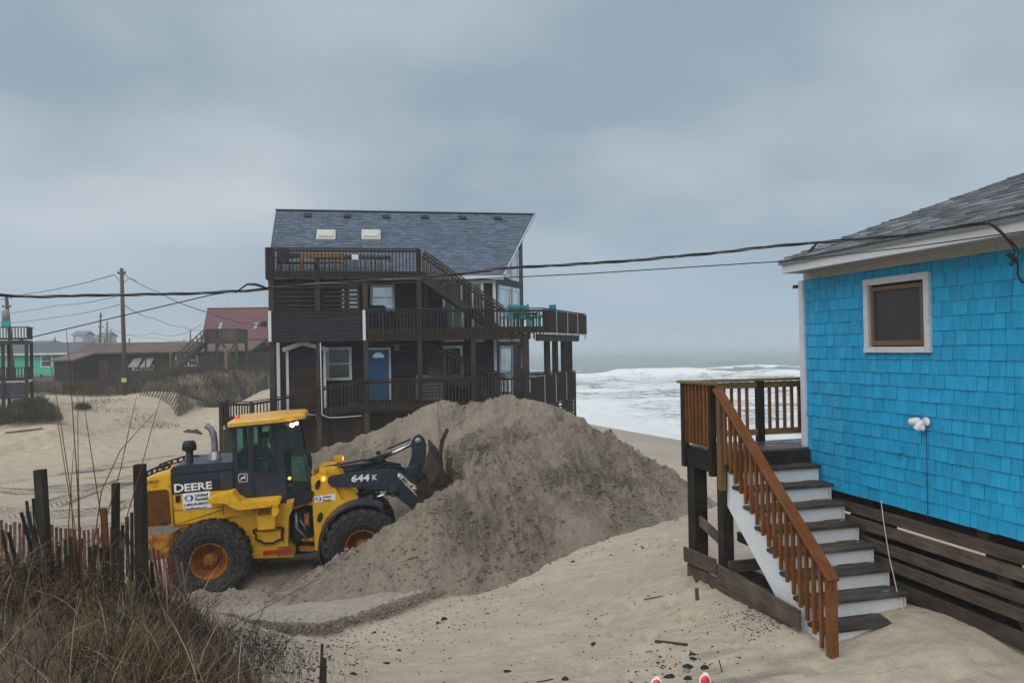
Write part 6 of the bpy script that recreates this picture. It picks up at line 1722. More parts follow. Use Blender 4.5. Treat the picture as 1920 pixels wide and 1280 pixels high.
# sand drifted over the bottom steps
bx = []
sx_ = np.linspace(1.15, 3.3, 70); sy_ = np.linspace(-2.4, .4, 80)
SX, SY = np.meshgrid(sx_, sy_)
wxy = [BF.M @ Vector((a, c, 0)) for a, c in ((0,0),(1,0),(0,1))]
WX = wxy[0].x+(wxy[1].x-wxy[0].x)*SX+(wxy[2].x-wxy[0].x)*SY; WY = wxy[0].y+(wxy[1].y-wxy[0].y)*SX+(wxy[2].y-wxy[0].y)*SY
gz = ground_h(WX, WY)
drift = gz-.05+0.07*np.exp(-((SX-2.2)/.5)**2-((SY+.15)/.75)**2)+.02*fbm(SX*5, SY*5, 3, 5)
me = grid_mesh("sand_drift", SX, SY, drift, None)
for nme in ('grey','lip','dark','wet','track','tpar','toff','road','veg'): vattr(me, nme, np.full(SX.shape, .35 if nme == 'grey' else 0.0))
tag(link("sand_drift", me, M_SAND, None, BF.M), kind='structure')

# ------------------------------------------------------------------ village beyond the road
M_BRW = paint("brown_siding", (.030,.022,.019), .7, .3, (.08,.06,.05), .4, 1.0, (.8,1.2), stretch=(.3,1,1))
M_BRR = paint("brown_roof", (.16,.115,.10), .9, .12, (.10,.07,.06), .5, 1.5, (.8,1.2), island=True)
M_TEALW = paint("mint_siding", (.06,.50,.34), .6, .06, None, 0, 1, (.92,1.06))
M_GRR = paint("grey_roof", (.13,.16,.18), .9, .12, (.08,.1,.11), .5, 1.5)
M_REDR = paint("dull_red_roof", (.175,.075,.082), .85, .1, (.12,.06,.06), .5, .8, (.9,1.1))
M_REDW = paint("dull_red_wall", (.17,.07,.08), .8, .12)
M_GW = wood("grey_brown_timber", (.030,.026,.023), (.085,.072,.062), .8, None, .5)
M_PALE = paint("pale_far_wall", (.22,.25,.29), .8, .1); M_FARR = paint("far_roof", (.12,.15,.18), .9, .1)
M_AWN = paint("faded_awning", (.28,.25,.22), .8, .12)
M_POLE = wood("pole_wood", (.045,.033,.027), (.11,.085,.070), .85, None, .5)
M_WIRE = paint("black_cable", (.010,.010,.011), .35, .1, bmp=0)
M_GALV = paint("galvanised", (.25,.26,.27), .5, .1)
def frame_at(px, Y, ang=0.0, z=0.0):
    p_ = at(px, 640, Y); return Frame((p_.x, p_.y, z), ang)
def far_window(fr, root, a, t, trim=.10, glass=M_GLSD, mull='h', mt=None):
    x0, z1 = fr.hit(a[0], a[1], t); x1, z0 = fr.hit(a[2], a[3], t)
    return window_xz(x0, x1, z0, z1, t, root, None, trim, glass, mull, "window", .05, mt)
def laps(fr, root, x0, x1, z0, z1, y, m, step=.2):
    n = max(1, int(round((z1-z0)/step))); h = (z1-z0)/n
    for k in range(n):
        link("siding_board", board_mesh(x1-x0, .02, h*1.05, m), None, root, Matrix.Translation(((x0+x1)/2, y, z0+(k+.5)*h)) @ Matrix.Rotation(R(-4), 4, 'X'))
def gable_roof(root, x0, x1, y0, y1, ze, zr, m, oh=.3, courses=True, name="roof"):
    ym = (y0+y1)/2; b = MB()
    for (a, c) in ((y0-oh, ym), (y1+oh, ym)):
        v = [Vector((x0,a,ze)),Vector((x1,a,ze)),Vector((x1,c,zr)),Vector((x0,c,zr))]; v += [q-Vector((0,0,.15)) for q in v]
        f = [(0,1,2,3),(7,6,5,4),(0,4,5,1),(1,5,6,2),(2,6,7,3),(3,7,4,0)]
        if a > c: f = [tuple(reversed(q)) for q in f]
        b.add(v, f)
    rf_ = b.build(name, m, root)
    if courses:
        b = MB(); L = math.hypot(ym-(y0-oh), zr-ze); n = int(L/.28)
        for k in range(n):
            t = k/n; t2 = (k+1)/n; ya = y0-oh+(ym-y0+oh)*t; yb2 = y0-oh+(ym-y0+oh)*t2; za = ze+(zr-ze)*t; zb2 = ze+(zr-ze)*t2
            x = x0
            while x < x1:
                w = rnd.uniform(.5, 1.4); xb2 = min(x+w, x1); b.add([(x,ya,za+.03),(xb2,ya,za+.03),(xb2,yb2,zb2+.008),(x,yb2,zb2+.008),(x,ya,za),(xb2,ya,za)], [(0,1,2,3),(0,4,5,1)]); x += w
        b.build("shingle_courses", m, root)['kind'] = 'stuff'
    return rf_
# long brown house
BR_ = frame_at(140, 75, 0.0); r_ = empty("brown_house", BR_.M, "long low brown house with a faded brown roof behind the leaning pole", "house")
xe = BR_.hit(466, 680, 0)[0]; ze = BR_.hit(300, 660, -.4)[1]; zr = BR_.hit(300, 641, 3.5)[1]; z0 = 1.2
b = MB(); b.box(0, xe, .05, 7, z0, ze-.1); b.prism([(0,0),(0,0),(0,0)], 0, 0) if False else None; b.build("wall", M_BRW, r_)
laps(BR_, r_, 0, xe, z0+.8, ze-.05, .02, M_BRW, .26)
gable_roof(r_, -.5, xe+.4, 0, 7, ze, zr, M_BRR, .5)
b = MB(); b.add([(xe,.05,ze-.1),(xe,6.95,ze-.1),(xe,3.5,zr-.1)], [(0,1,2),(2,1,0)]); b.build("gable_wall", M_BRW, r_)
board("fascia", (-.5,-.52,ze-.06), (xe+.4,-.52,ze-.06), .04, .18, M_GW, r_)
for a in ((329,664,348,687),(352,664,371,686)): far_window(BR_, r_, a, -.02)
far_window(BR_, r_, (184,676,204,712), -.02, .06, paint("curtain_red", (.12,.05,.04), .8), '', M_GW)
for (a, c) in ((247,267),(269,289)):
    x0_, z1_ = BR_.hit(a, 671, -.1); x1_, z0_ = BR_.hit(c, 687, -.1)
    b = MB(); b.add([(x0_+.25,-.05,z1_),(x1_,-.05,z1_),(x1_-.1,-.9,z0_),(x0_,-.9,z0_),(x0_+.25,-.05,z1_-.05),(x1_,-.05,z1_-.05),(x1_-.1,-.9,z0_-.05),(x0_,-.9,z0_-.05)], [(3,2,1,0),(4,5,6,7),(2,3,7,6),(0,1,5,4),(1,2,6,5),(3,0,4,7)]); b.build("awning", M_AWN, r_)
    far_window(BR_, r_, (a+1,684,c,694), -.04)
for px in (201, 238, 247): 
    x, z = BR_.hit(px, 640, 2.5); b = MB(); b.lathe([(.06,-.6),(.06,.3),(.1,.3),(.1,.4),(0,.4)], (x,2.0,z-.1), 'Z', 8); b.build("vent_pipe", M_GALV, r_)
x, z = BR_.hit(142, 662, -.1); b = MB(); b.tube([(x,-.1,z),(x+.15,-.1,z-.4),(x+.15,-.1,z-2.2)], .05, 6); b.box(x, x+.35, -.25, 0, z-2.7, z-2.2); b.build("meter_pipe", M_GALV, r_)
# shed
S_ = frame_at(101, 71); r_ = empty("shed", S_.M, "small brown shed with a flat brown roof left of the long brown house", "shed")
xe = S_.hit(138, 680, 0)[0]; z1_ = S_.hit(120, 674, 0)[1]
b = MB(); b.box(0, xe, .03, 3, 1.5, z1_); b.build("wall", M_BRW, r_); laps(S_, r_, 0, xe, 2.2, z1_, .01, M_BRW, .3)
b = MB(); zt2 = S_.hit(120, 662, 3)[1]; b.add([(-.3,-.3,z1_),(xe+.2,-.3,z1_),(xe+.2,3.2,zt2),(-.1,3.2,zt2),(-.3,-.3,z1_-.15),(xe+.2,-.3,z1_-.15),(xe+.2,3.2,zt2-.15),(-.1,3.2,zt2-.15)], [(0,1,2,3),(7,6,5,4),(0,4,5,1),(1,5,6,2),(2,6,7,3),(3,7,4,0)]); b.build("roof", M_BRR, r_)
# mint house
T_ = frame_at(-60, 86); r_ = empty("mint_house", T_.M, "mint green house with a grey roof and white windows at the far left", "house")
xe = T_.hit(101, 680, 0)[0]; z1_ = T_.hit(50, 666, 0)[1]; z0_ = T_.hit(50, 702, 0)[1]; zr = T_.hit(50, 643, 4)[1]
b = MB(); b.box(0, xe, .05, 8, z0_, z1_+.1); b.build("wall", M_TEALW, r_); laps(T_, r_, 0, xe, z0_, z1_, .02, M_TEALW, .17)
gable_roof(r_, -.5, T_.hit(140, 680, 0)[0], 0, 8, z1_+.25, zr, M_GRR, .5)
board("fascia", (-.5,-.52,z1_+.12), (T_.hit(140,680,0)[0],-.52,z1_+.12), .04, .2, M_TRIM, r_)
for a in ((12,666,27,689),(76,665,98,688)): far_window(T_, r_, a, -.02, .12)
for k in range(7): board("piling", (k*xe/6, .3, 1), (k*xe/6, .3, z0_), .2, .2, M_GW, r_, up=(1,0,0))
# red house
D_ = frame_at(377, 98, .05); r_ = empty("red_house", D_.M, "dull red house with a huge steep red roof and two skylights behind the lookout stairs", "house")
x0_, z0_ = D_.hit(377, 637, 0); x1_ = D_.hit(545, 637, 0)[0]; xa_, zt_ = D_.hit(389, 577, 3.2); 
b = MB(); v = [Vector((x0_,0,z0_)),Vector((x1_,0,z0_)),Vector((x1_,3.2,zt_)),Vector((xa_,3.2,zt_))]; w_ = [q+Vector((0,.25,-.1)) for q in v]; b.add(v+w_, [(0,1,2,3),(7,6,5,4),(0,4,5,1),(1,5,6,2),(2,6,7,3),(3,7,4,0)]); b.build("roof", M_REDR, r_)
b = MB(); v = [Vector((x0_,6.4,z0_)),Vector((x1_,6.4,z0_)),Vector((x1_,3.2,zt_)),Vector((xa_,3.2,zt_))]; w_ = [q+Vector((0,-.25,-.1)) for q in v]; b.add(v+w_, [(3,2,1,0),(4,5,6,7)]); b.build("roof", M_REDR, r_)
for k in range(14):
    t = k/14; x = x0_+(x1_-x0_)*t; b = MB()
slope_u = Vector((0,3.2,zt_-z0_)).normalized()
for k in range(12):
    t = (k+.5)/12; y = 3.2*t; z = z0_+(zt_-z0_)*t; xs = x0_+(xa_-x0_)*t
    board("roof_course", (xs, y-.03, z), (x1_, y-.03, z), .03, .06, M_REDR, r_)
wz0 = D_.hit(440, 705, .8)[1]
b = MB(); b.box(D_.hit(440,670,.8)[0], x1_, .8, 6, wz0, z0_+.3); b.build("wall", M_REDW, r_)
b = MB(); b.box(x0_+1, x1_, 2.5, 6, wz0, z0_+.3); b.build("wall", M_REDW, r_)
for (a, c) in ((409,418),(475,484)):
    q0_, q1_ = D_.hit(a, 616, .9), D_.hit(c, 604, 1.5)
    b = MB(); b.add([(q0_[0],.85,q0_[1]),(q1_[0],.85,q0_[1]),(q1_[0],1.45,q1_[1]),(q0_[0]+.1,1.45,q1_[1])], [(0,1,2,3)]); b.build("skylight", M_GLS, r_)
far_window(D_, r_, (466,640,488,668), .75, .2, M_GLS2)
for k in range(20): b = MB(); x = D_.hit(435, 660, -.8)[0]+k*.45; board("baluster", (x,-.8,D_.hit(470,672,-.8)[1]), (x,-.8,D_.hit(470,659,-.8)[1]), .06, .06, M_GW, r_, up=(1,0,0))
board("rail_cap", (D_.hit(435,660,-.8)[0],-.8,D_.hit(470,659,-.8)[1]), (x,-.8,D_.hit(470,659,-.8)[1]), .12, .08, M_GW, r_)
# lookout deck with stairs
K_ = frame_at(386, 69); r_ = empty("lookout_deck", K_.M, "timber lookout deck on braced posts with a long stair beside the brown house", "lookout")
xe = K_.hit(443, 640, 0)[0]; zt_ = K_.hit(415, 617, 0)[1]; zf = K_.hit(415, 638, 0)[1]; zg = 2.2
for yy in (0, 2.6):
    board("rail_cap", (0,yy,zt_), (xe,yy,zt_), .15, .07, M_GW, r_)
    for k in range(16): board("baluster", (k*xe/15, yy, zf-.2), (k*xe/15, yy, zt_), .07, .05, M_GW, r_, up=(1,0,0))
for xx in (0, xe):
    board("rail_cap", (xx,0,zt_), (xx,2.6,zt_), .15, .07, M_GW, r_)
    for k in range(10): board("baluster", (xx, k*.28, zf-.2), (xx, k*.28, zt_), .05, .07, M_GW, r_, up=(1,0,0))
    for yy in (0, 2.6): board("post", (xx,yy,zg-1), (xx,yy,zt_), .22, .22, M_GW, r_, up=(1,0,0))
b = MB(); b.box(0, xe, 0, 2.6, zf-.25, zf); b.build("deck_floor", M_GW, r_)
for (a, c) in (((.2,zf-2.4),(xe*.45,zf-.3)), ((xe*.55,zf-.3),(xe-.1,zf-2.2)), ((xe*.55,zf-2.2),(xe-.1,zf-.3))): board("brace", (a[0],-.05,a[1]), (c[0],-.05,c[1]), .08, .18, M_GW, r_)
sx0, sz0 = K_.hit(326, 700, -.3)
for yy in (-.3, -1.4):
    board("stringer", (.3,yy,zf-.1), (sx0,yy,sz0), .08, .3, M_GW, r_); board("stair_rail", (.3,yy,zf+.9), (sx0,yy,sz0+.95), .08, .09, M_GW, r_)
    for k in range(9): t = (k+.5)/9; board("baluster", (.3+(sx0-.3)*t, yy, zf-.1+(sz0-zf+.1)*t), (.3+(sx0-.3)*t, yy, zf+.9+(sz0-zf+.05)*t), .06, .06, M_GW, r_, up=(1,0,0))
for k in range(13): t = (k+.5)/13; board("tread", (.3+(sx0-.3)*t,-1.4,zf-.05+(sz0-zf)*t), (.3+(sx0-.3)*t,-.3,zf-.05+(sz0-zf)*t), .3, .05, M_GW, r_)
# far faint houses
for (px0, px1, yt, yr, yb_, Y, lb, wd) in ((137,158,628,620,650,250,"faint pale tower house standing above the brown roof", True), (158,186,636,631,650,260,"faint low house to the right of the tower house", False), (184,200,630,622,650,240,"faint gabled house behind the far utility poles", False)):
    f_ = frame_at(px0, Y); r_ = empty("far_house", f_.M, lb, "house"); xe = f_.hit(px1, 640, 0)[0]; za = f_.hit(px0, yt, 0)[1]; zb_ = 2.0; zr = f_.hit(px0, yr, 0)[1]
    b = MB(); b.box(0, xe, 0, 6, zb_, za); b.build("wall", M_PALE, r_); gable_roof(r_, -.5, xe+.5, 0, 6, za, zr, M_FARR, .5, False)
    if wd: window_xz(xe*.25, xe*.75, za-2.2, za-.6, -.02, r_, None, .12, M_GLS2, 'v')
f_ = frame_at(72, 230); r_ = empty("far_house", f_.M, "faint pale roof line just above the mint house roof", "house"); b = MB(); b.box(-2, 3, 0, 6, 2, f_.hit(72,641,0)[1]); b.build("wall", M_PALE, r_); gable_roof(r_, -2.5, 3.5, 0, 6, f_.hit(72,641,0)[1], f_.hit(72,638,0)[1], M_FARR, .4, False)
# deck house cut by the left edge
Q_ = frame_at(-70, 43, .42); r_ = empty("deck_house", Q_.M, "dark two level deck on posts cut by the left edge of the photo", "deck")
xe = Q_.hit(51, 640, 0)[0]; z = lambda py, px=25: Q_.hit(px, py, 0)[1]
for (zt_, zb_) in ((z(613), z(636)), (z(689), z(712))):
    board("rail_cap", (0,0,zt_), (xe,0,zt_), .14, .05, M_DW, r_); board("rail", (0,0,zb_+.03), (xe,0,zb_+.03), .05, .12, M_DW, r_); board("rail_cap", (xe,0,zt_), (xe,1.8,zt_), .14, .05, M_DW, r_)
    for k in range(26): board("baluster", (xe-k*.15, 0, zb_), (xe-k*.15, 0, zt_), .06, .05, M_DW, r_, up=(1,0,0))
    for k in range(9): board("baluster", (xe, k*.2, zb_), (xe, k*.2, zt_), .05, .06, M_DW, r_, up=(1,0,0))
b = MB(); b.box(0, xe, 0, 1.8, z(645), z(638)); b.build("upper_floor", M_GW, r_); b = MB(); b.box(0, xe, .05, 1.8, z(717), z(713)); b.build("lower_floor", M_TRIM, r_)
for (xx, yy) in ((xe-.05,.05),(xe-.05,1.7),(Q_.hit(5,640,0)[0],.05),(Q_.hit(5,640,0)[0],1.7)): board("post", (xx,yy,1.2), (xx,yy,z(640)), .16, .16, M_DW, r_, up=(1,0,0))
for k in range(5): board("siding_board", (0,.1,z(720)-k*.19), (xe,.1,z(720)-k*.19), .03, .18, M_SID2, r_)
x, zz_ = Q_.hit(14, 612, .5); b = MB(); b.box(-.22,.22,-.03,.03,0,.42); o = b.build("teal_towel", M_TEAL, None, Q_.M @ Matrix.Translation((x, 0, zz_-.1)), bevel=.02); tag(o, "bright teal towel over the top rail of the left deck", "towel")
# ------------------------------------------------------------------ poles and wires
def pole(px, pt, pb, px2, Y, r0, r1, label, arms=()):
    a = at(px, pt, Y); c = at(px2, pb, Y); r_ = empty("utility_pole", Matrix.Translation((c.x, c.y, c.z-.5)), label, "utility pole")
    b = MB(); d = a-c; b.tube([(0,0,0), (d.x*.5,0,(d.z+.5)*.5), (d.x,0,d.z+.5)], [r0, (r0+r1)/2, r1], 12); b.build("shaft", M_POLE, r_)
    for (dz, w) in arms:
        b = MB(); b.bar((d.x-w,0,d.z+.5-dz), (d.x+w,0,d.z+.5-dz), .09, .11); b.build("bracket", M_POLE, r_)
        for s_ in (-1, 1):
            b = MB(); b.lathe([(.05,0),(.07,.06),(.04,.12),(0,.13)], (d.x+s_*w*.9,0,d.z+.56-dz), 'Z', 8); b.build("insulator", M_GALV, r_)
    return r_
P1 = pole(228, 503, 740, 235, 53, .165, .12, "tall leaning wooden utility pole in front of the brown house", ((.35,.28),(1.9,.12)))
b = MB(); b.box(-.18,.18,-.17,-.15,1.4,1.7); b.build("pole_tag", paint("yellow_tag_paint", (.5,.5,.1), .6), P1)
P2 = pole(12, 557, 735, 28, 62, .16, .13, "utility pole with a transformer behind the left deck", ((.8,.35),))
b = MB(); b.lathe([(.0,-.5),(.28,-.5),(.28,.4),(.2,.5),(0,.5)], (0,0,0), 'Z', 14)
q_ = at(10, 592, 61.6)-at(28, 735, 62); b.v = [(x+q_.x, y-.35, z_+q_.z+.5) for x, y, z_ in b.v]; b.build("transformer", M_GALV, P2)
pole(189, 586, 648, 187, 115, .15, .12, "grey utility pole left of the tall one, taller of the far pair", ((.6,.3),(2.2,.4)))
pole(201, 603, 648, 200, 140, .14, .12, "thin far utility pole with a transformer just right of the taller grey one", ((1.6,.6),))
pole(208, 619, 648, 207, 160, .14, .12, "short faint utility pole third in the far row")
pole(357, 620, 645, 357, 150, .15, .13, "short far pole above the brown roof near the red house")
pole(369, 631, 645, 369, 170, .13, .12, "tiny faint far pole nearest the red house roof"); pole(345, 636, 645, 345, 180, .13, .12, "tiny faint far pole left of the one above the brown roof")
pole(103, 632, 648, 103, 150, .15, .13, "short far pole above the mint house roof")
nw = [0]
def wire(pts, r, label, sag=0.0, m=M_WIRE, n=10, name="wire", sides=6, group=None):
    P = [at(*p_) for p_ in pts]; out = []
    for i in range(len(P)-1):
        for k in range(n):
            t = k/n; q_ = P[i].lerp(P[i+1], t); q_.z -= sag*4*t*(1-t); out.append(q_)
    out.append(P[-1]); b = MB(); b.tube(out, r, sides)
    o = b.build(name, m); tag(o, label, "wire", group); return o
wire(((-40,565,75),(50,551,66),(215,515,53)), .028, "thin wire rising from the left edge to the top of the tall pole", .15)
wire(((-40,592,80),(110,572,66),(224,554,53)), .022, "faint wire reaching the tall pole a third of the way down", .15)
wire(((-40,610,80),(110,594,66),(224,571,53)), .022, "lowest faint wire on the left side of the tall pole", .1)
wire(((232,514,53),(300,549,44),(385,584,36),(500,612,30.5)), .022, "thin wire sloping from the tall pole to the dark house corner", .1)
wire(((232,571,53),(290,597,70),(345,613,90),(377,618,97)), .025, "faint wire from the tall pole down to the red house", .2)
wire(((203,612,140),(290,624,110),(377,608,98)), .03, "faint sagging wire above the long brown roof", .9)
wire(((208,618,150),(300,634,130),(377,632,110)), .03, "lowest faint wire just above the brown roof", .5)
wire(((215,515,53),(219,520,53),(224,527,53)), .02, "short drop wire at the top left of the tall pole")
wire(((232,530,53),(240,523,52.6),(247,522,52),(256,528,51)), .02, "curled drop wire right of the tall pole top")
# near service cables
def twisted(pts, label, r=.011, pitch=.9):
    P = [at(*p_) for p_ in pts]; cat_ = []
    def cr(i, t):
        p0_, p1_, p2_, p3_ = P[max(i-1,0)], P[i], P[i+1], P[min(i+2,len(P)-1)]
        return .5*((2*p1_)+(-p0_+p2_)*t+(2*p0_-5*p1_+4*p2_-p3_)*t*t+(-p0_+3*p1_-3*p2_+p3_)*t*t*t)
    for i in range(len(P)-1):
        n = max(4, int((P[i+1]-P[i]).length/.045))
        for k in range(n): cat_.append(cr(i, k/n))
    cat_.append(P[-1])
    root = empty("service_cable", Matrix.Translation(P[0]), label, "cable"); L = 0
    st = [[], [], []]
    for i, q_ in enumerate(cat_):
        if i: L += (q_-cat_[i-1]).length
        for s_ in range(3):
            a = 2*math.pi*(L/pitch+s_/3); st[s_].append(q_-P[0]+Vector((0, math.cos(a)*r, math.sin(a)*r*.95)))
    for s_ in range(3):
        b = MB(); b.tube(st[s_], r*(.85 if s_ < 2 else .5), 6); b.build("strand", M_WIRE if s_ < 2 else paint("bare_strand", (.16,.17,.18), .35, metal=.7), root)
    return root
twisted(((-60,550,7.9),(0,553,8.0),(80,556,8.1),(200,553,8.2),(330,551,8.3),(420,547,8.4),(470,545,8.45),(500,541,8.5)), "thick twisted cable crossing the left of the view above the houses")
twisted(((500,541,8.5),(620,531,8.45),(790,521,8.35),(950,503,8.2),(1120,493,8.05),(1290,479,7.9),(1480,459,7.7),(1640,446,7.6),(1760,432,7.15),(1845,417,6.72)), "thick twisted cable running from the dark house corner to the turquoise cottage eave")
b = MB(); pts = [at(*p_) for p_ in ((440,549,8.42),(452,541,8.42),(463,533,8.44),(478,533,8.46),(492,537,8.48),(500,541,8.5))]; b.tube(pts, [.008,.009,.012,.016,.014,.009], 7); tag(b.build("cable_splice", M_WIRE), "looped splice in the thick cable just left of the dark house", "cable splice")
wire(((-60,664,8.3),(60,632,8.35),(250,587,8.4),(400,552,8.45),(440,546,8.45)), .0065, "thin black cable rising from the left edge to the splice", 0)
wire(((500,543,8.5),(790,528,8.3),(1100,513,8.0),(1480,489,7.8),(1700,464,7.45),(1925,433,6.32)), .006, "thin black cable running below the thick one to the right edge", .0)
b = MB(); pts = [at(a_, c_, 6.72-.2*min(1,(a_-1835)/60)) for a_, c_ in ((1835,419),(1850,415),(1868,424),(1890,447),(1905,462),(1911,475),(1905,484),(1893,478),(1900,487),(1909,495),(1908,515),(1915,528),(1930,531))]; b.tube(pts, .009, 7)
tag(b.build("drop_cable", M_WIRE), "black drop cable looping over the cottage eave at the right edge", "cable")
b = MB(); pts = [at(a_, c_, 6.73-.2*min(1,(a_-1835)/60)) for a_, c_ in ((1840,421),(1856,420),(1876,436),(1896,458),(1903,470),(1899,482))]; b.tube(pts, .008, 7); tag(b.build("drop_cable", M_WIRE), "second strand of the loop under the cottage eave, just inside the first", "cable")
b = MB(); q_ = at(1899, 484, 6.5); b.bar(q_+Vector((-.04,0,.04)), q_+Vector((.04,0,-.03)), .035, .03); b.bar(q_, q_+Vector((-.02,0,-.07)), .02, .02); tag(b.build("cable_clamp", M_WIRE), "black clamp on the drop cable against the turquoise shingles", "clamp")
# ------------------------------------------------------------------ fences, bush and bits across the road
M_SLAT = wood("weathered_slat", (.06,.05,.042), (.17,.15,.125), .85, None, .5)
def slat_fence(pts, h, gap, w, label, lean=0.0, m=None, wires=2, name="sand_fence", maxn=280, thick=.012, jit=.06, zoff=-.05):
    m = m or M_SLAT
    P = [at(*p_) for p_ in pts]; o0 = Vector((P[0].x, P[0].y, 0)); root = empty(name, Matrix.Translation(o0), label, "fence"); tops = []
    for i in range(len(P)-1):
        L = (P[i+1]-P[i]).xy.length; n = max(1, int(L/gap))
        for k in range(n):
            q_ = P[i].lerp(P[i+1], k/n); zb_ = gh(q_.x, q_.y)+zoff; hh = h*rnd.uniform(.88, 1.05); l1 = lean+rnd.uniform(-jit, jit); l2 = rnd.uniform(-jit, jit)
            a = Vector((q_.x, q_.y, zb_))-o0; c = a+Vector((math.sin(l1)*hh, math.sin(l2)*hh, math.cos(l1)*hh))
            board("slat", a, c, w, thick, m, root, up=(0,-1,0)); tops.append((a, c))
    for f in np.linspace(.3, .85, wires):
        b = MB(); b.tube([a.lerp(c, float(f))+Vector((0,-.012,0)) for a, c in tops], .004, 4); b.build("wire", M_GALV, root)
    return root
slat_fence(((58,718,56),(90,722,55),(118,728,54)), 1.0, .17, .07, "pale slatted sand fence between the left deck and the dune grass")
slat_fence(((262,735,52),(300,742,51.5),(335,752,50.5)), 1.3, .22, .09, "leaning slatted sand fence tumbling down the dune face", .5)
slat_fence(((205,715,67),(272,712,66),(345,704,65),(440,698,64)), 1.5, .32, .12, "grey picket fence in front of the long brown house", 0, M_GW, 2, "picket_fence")
slat_fence(((272,722,58),(345,712,61)), 2.0, .95, .12, "row of tall bare fence stakes in the dune grass", .0, M_GW, 1, "stake_fence")
slat_fence(((440,705,62),(475,715,58),(503,722,55)), 1.2, .3, .1, "dark slat fence between the lookout and the dark house", 0, M_GW)
for (px, Y) in ((321,63),(424,63),(466,60)):
    q_ = at(px, 700, Y); z_ = gh(q_.x, q_.y); b = MB(); b.bar((0,0,-.3),(0,0,1.9),.16,.16,up=(1,0,0)); o = b.build("fence_post", M_CED2, None, Matrix.Translation((q_.x,q_.y,z_))); tag(o, {321:"yellowish fence post in front of the brown house windows",424:"yellowish fence post below the lookout deck",466:"yellowish fence post right of the lookout near the red house"}[px], "post")
# sign on a short post
q_ = at(394, 764, 44.5); z_ = gh(q_.x, q_.y); r_ = empty("sign", Matrix.Translation((q_.x,q_.y,z_)), "small white sign on a short brown post beside the sand road", "sign")
b = MB(); b.box(-.06,.06,-.05,.05,-.3,.62); b.build("post", M_RUST, r_); b = MB(); b.box(-.18,.18,-.08,-.05,.58,.90); b.build("sign_board", M_WHT, r_)
for k in range(3):
    b = MB(); b.box(-.13,.13,-.083,-.081,.66+k*.08,.69+k*.08); b.build("text_line", M_SILV, r_)
# fallen fence and lumber
for (a, c, lb) in (((345,765,46),(372,767,45.5),"dark fallen fence plank lying flat on the dune foot"),((366,756,46.5),(376,772,45),"dark fallen fence plank pointing down the slope"),((350,760,46.5),(364,764,46),"short fallen fence plank beside the leaning fence")):
    p0_, p1_ = at(*a), at(*c); p0_.z = gh(p0_.x,p0_.y)+.08; p1_.z = gh(p1_.x,p1_.y)+.08
    o = board("fallen_plank", p0_, p1_, .14, .08, M_GW); tag(o, lb, "plank")
p0_, p1_ = at(10,807,39.8), at(80,801,40.5); p0_.z = gh(p0_.x,p0_.y)+.06; p1_.z = gh(p1_.x,p1_.y)+.06
tag(board("plank", p0_, p1_, .16, .05, M_CED2), "long yellow plank lying on the sand at the far left", "plank")

def blades(name, roots, hmin, hmax, w, m, seed, curl=.5, seg=3, lean=(0,0), kind='stuff', parent=None):
    """many grass blades as one mesh; roots is an (n,3) array"""
    r = np.random.RandomState(seed); n = len(roots); h = r.uniform(hmin, hmax, n)*(.6+.8*r.rand(n)**2); az = r.uniform(0, 2*np.pi, n); cu = r.uniform(.15, 1.0, n)*curl
    wd = w*r.uniform(.6, 1.3, n); V = np.zeros((n, (seg+1)*2, 3)); dx, dy = np.cos(az), np.sin(az); fa = r.uniform(0, 2*np.pi, n)
    for k in range(seg+1):
        t = k/seg; out = h*cu*t**1.7; up = h*t*(1-.35*cu*t**1.4)
        cx = roots[:,0]+dx*out+lean[0]*h*t; cy = roots[:,1]+dy*out+lean[1]*h*t; cz = roots[:,2]+up; ww = wd*(1-t*.92)/2
        for s_ in (0, 1):
            sg = -1 if s_ == 0 else 1; V[:,k*2+s_,0] = cx+sg*ww*np.cos(fa); V[:,k*2+s_,1] = cy+sg*ww*np.sin(fa); V[:,k*2+s_,2] = cz
    base = np.arange(n)[:,None]*(seg+1)*2; q = np.concatenate([base+np.array([2*k,2*k+1,2*k+3,2*k+2]) for k in range(seg)], 0)
    me = bpy.data.meshes.new(name); v = V.reshape(-1, 3)
    me.vertices.add(len(v)); me.vertices.foreach_set('co', v.astype(np.float32).ravel()); me.loops.add(q.size); me.loops.foreach_set('vertex_index', q.astype(np.int32).ravel())
    me.polygons.add(len(q)); me.polygons.foreach_set('loop_start', np.arange(0, q.size, 4, dtype=np.int32)); me.polygons.foreach_set('loop_total', np.full(len(q), 4, dtype=np.int32)); me.update(calc_edges=True)
    o = link(name, me, m, parent)
    if kind: o['kind'] = kind
    return o
def blade_mat(name, cols):
    m, nt, b = base_mat(name, .6); gn = N(nt, 'ShaderNodeNewGeometry')
    c = ramp(nt, gn.outputs['Random Per Island'], [(i/len(cols), c_) for i, c_ in enumerate(cols)])
    nt.nodes[-1]; c.node.color_ramp.interpolation = 'CONSTANT'
    nt.links.new(c, b.inputs['Base Color']); b.inputs['Specular IOR Level'].default_value = .3; return m
M_FARG = blade_mat("dune_grass", [(.04,.030,.014),(.034,.033,.013),(.055,.040,.02),(.025,.025,.011),(.050,.028,.018),(.12,.09,.045),(.10,.08,.035)])
M_BUSH = blade_mat("bush_twigs", [(.035,.027,.02),(.05,.04,.03),(.03,.035,.015),(.06,.05,.035)])
M_BUSHG = blade_mat("bush_leaves", [(.05,.06,.02),(.07,.075,.025),(.04,.045,.02)])
r = np.random.RandomState(4)
def scatter(n, box, dens=None, z=True):
    x = r.uniform(box[0], box[1], n*3); y = r.uniform(box[2], box[3], n*3)
    if dens is not None: k = r.rand(len(x)) < dens(x, y); x, y = x[k], y[k]
    x, y = x[:n], y[:n]; return np.stack([x, y, ground_h(x, y)-.03], 1)

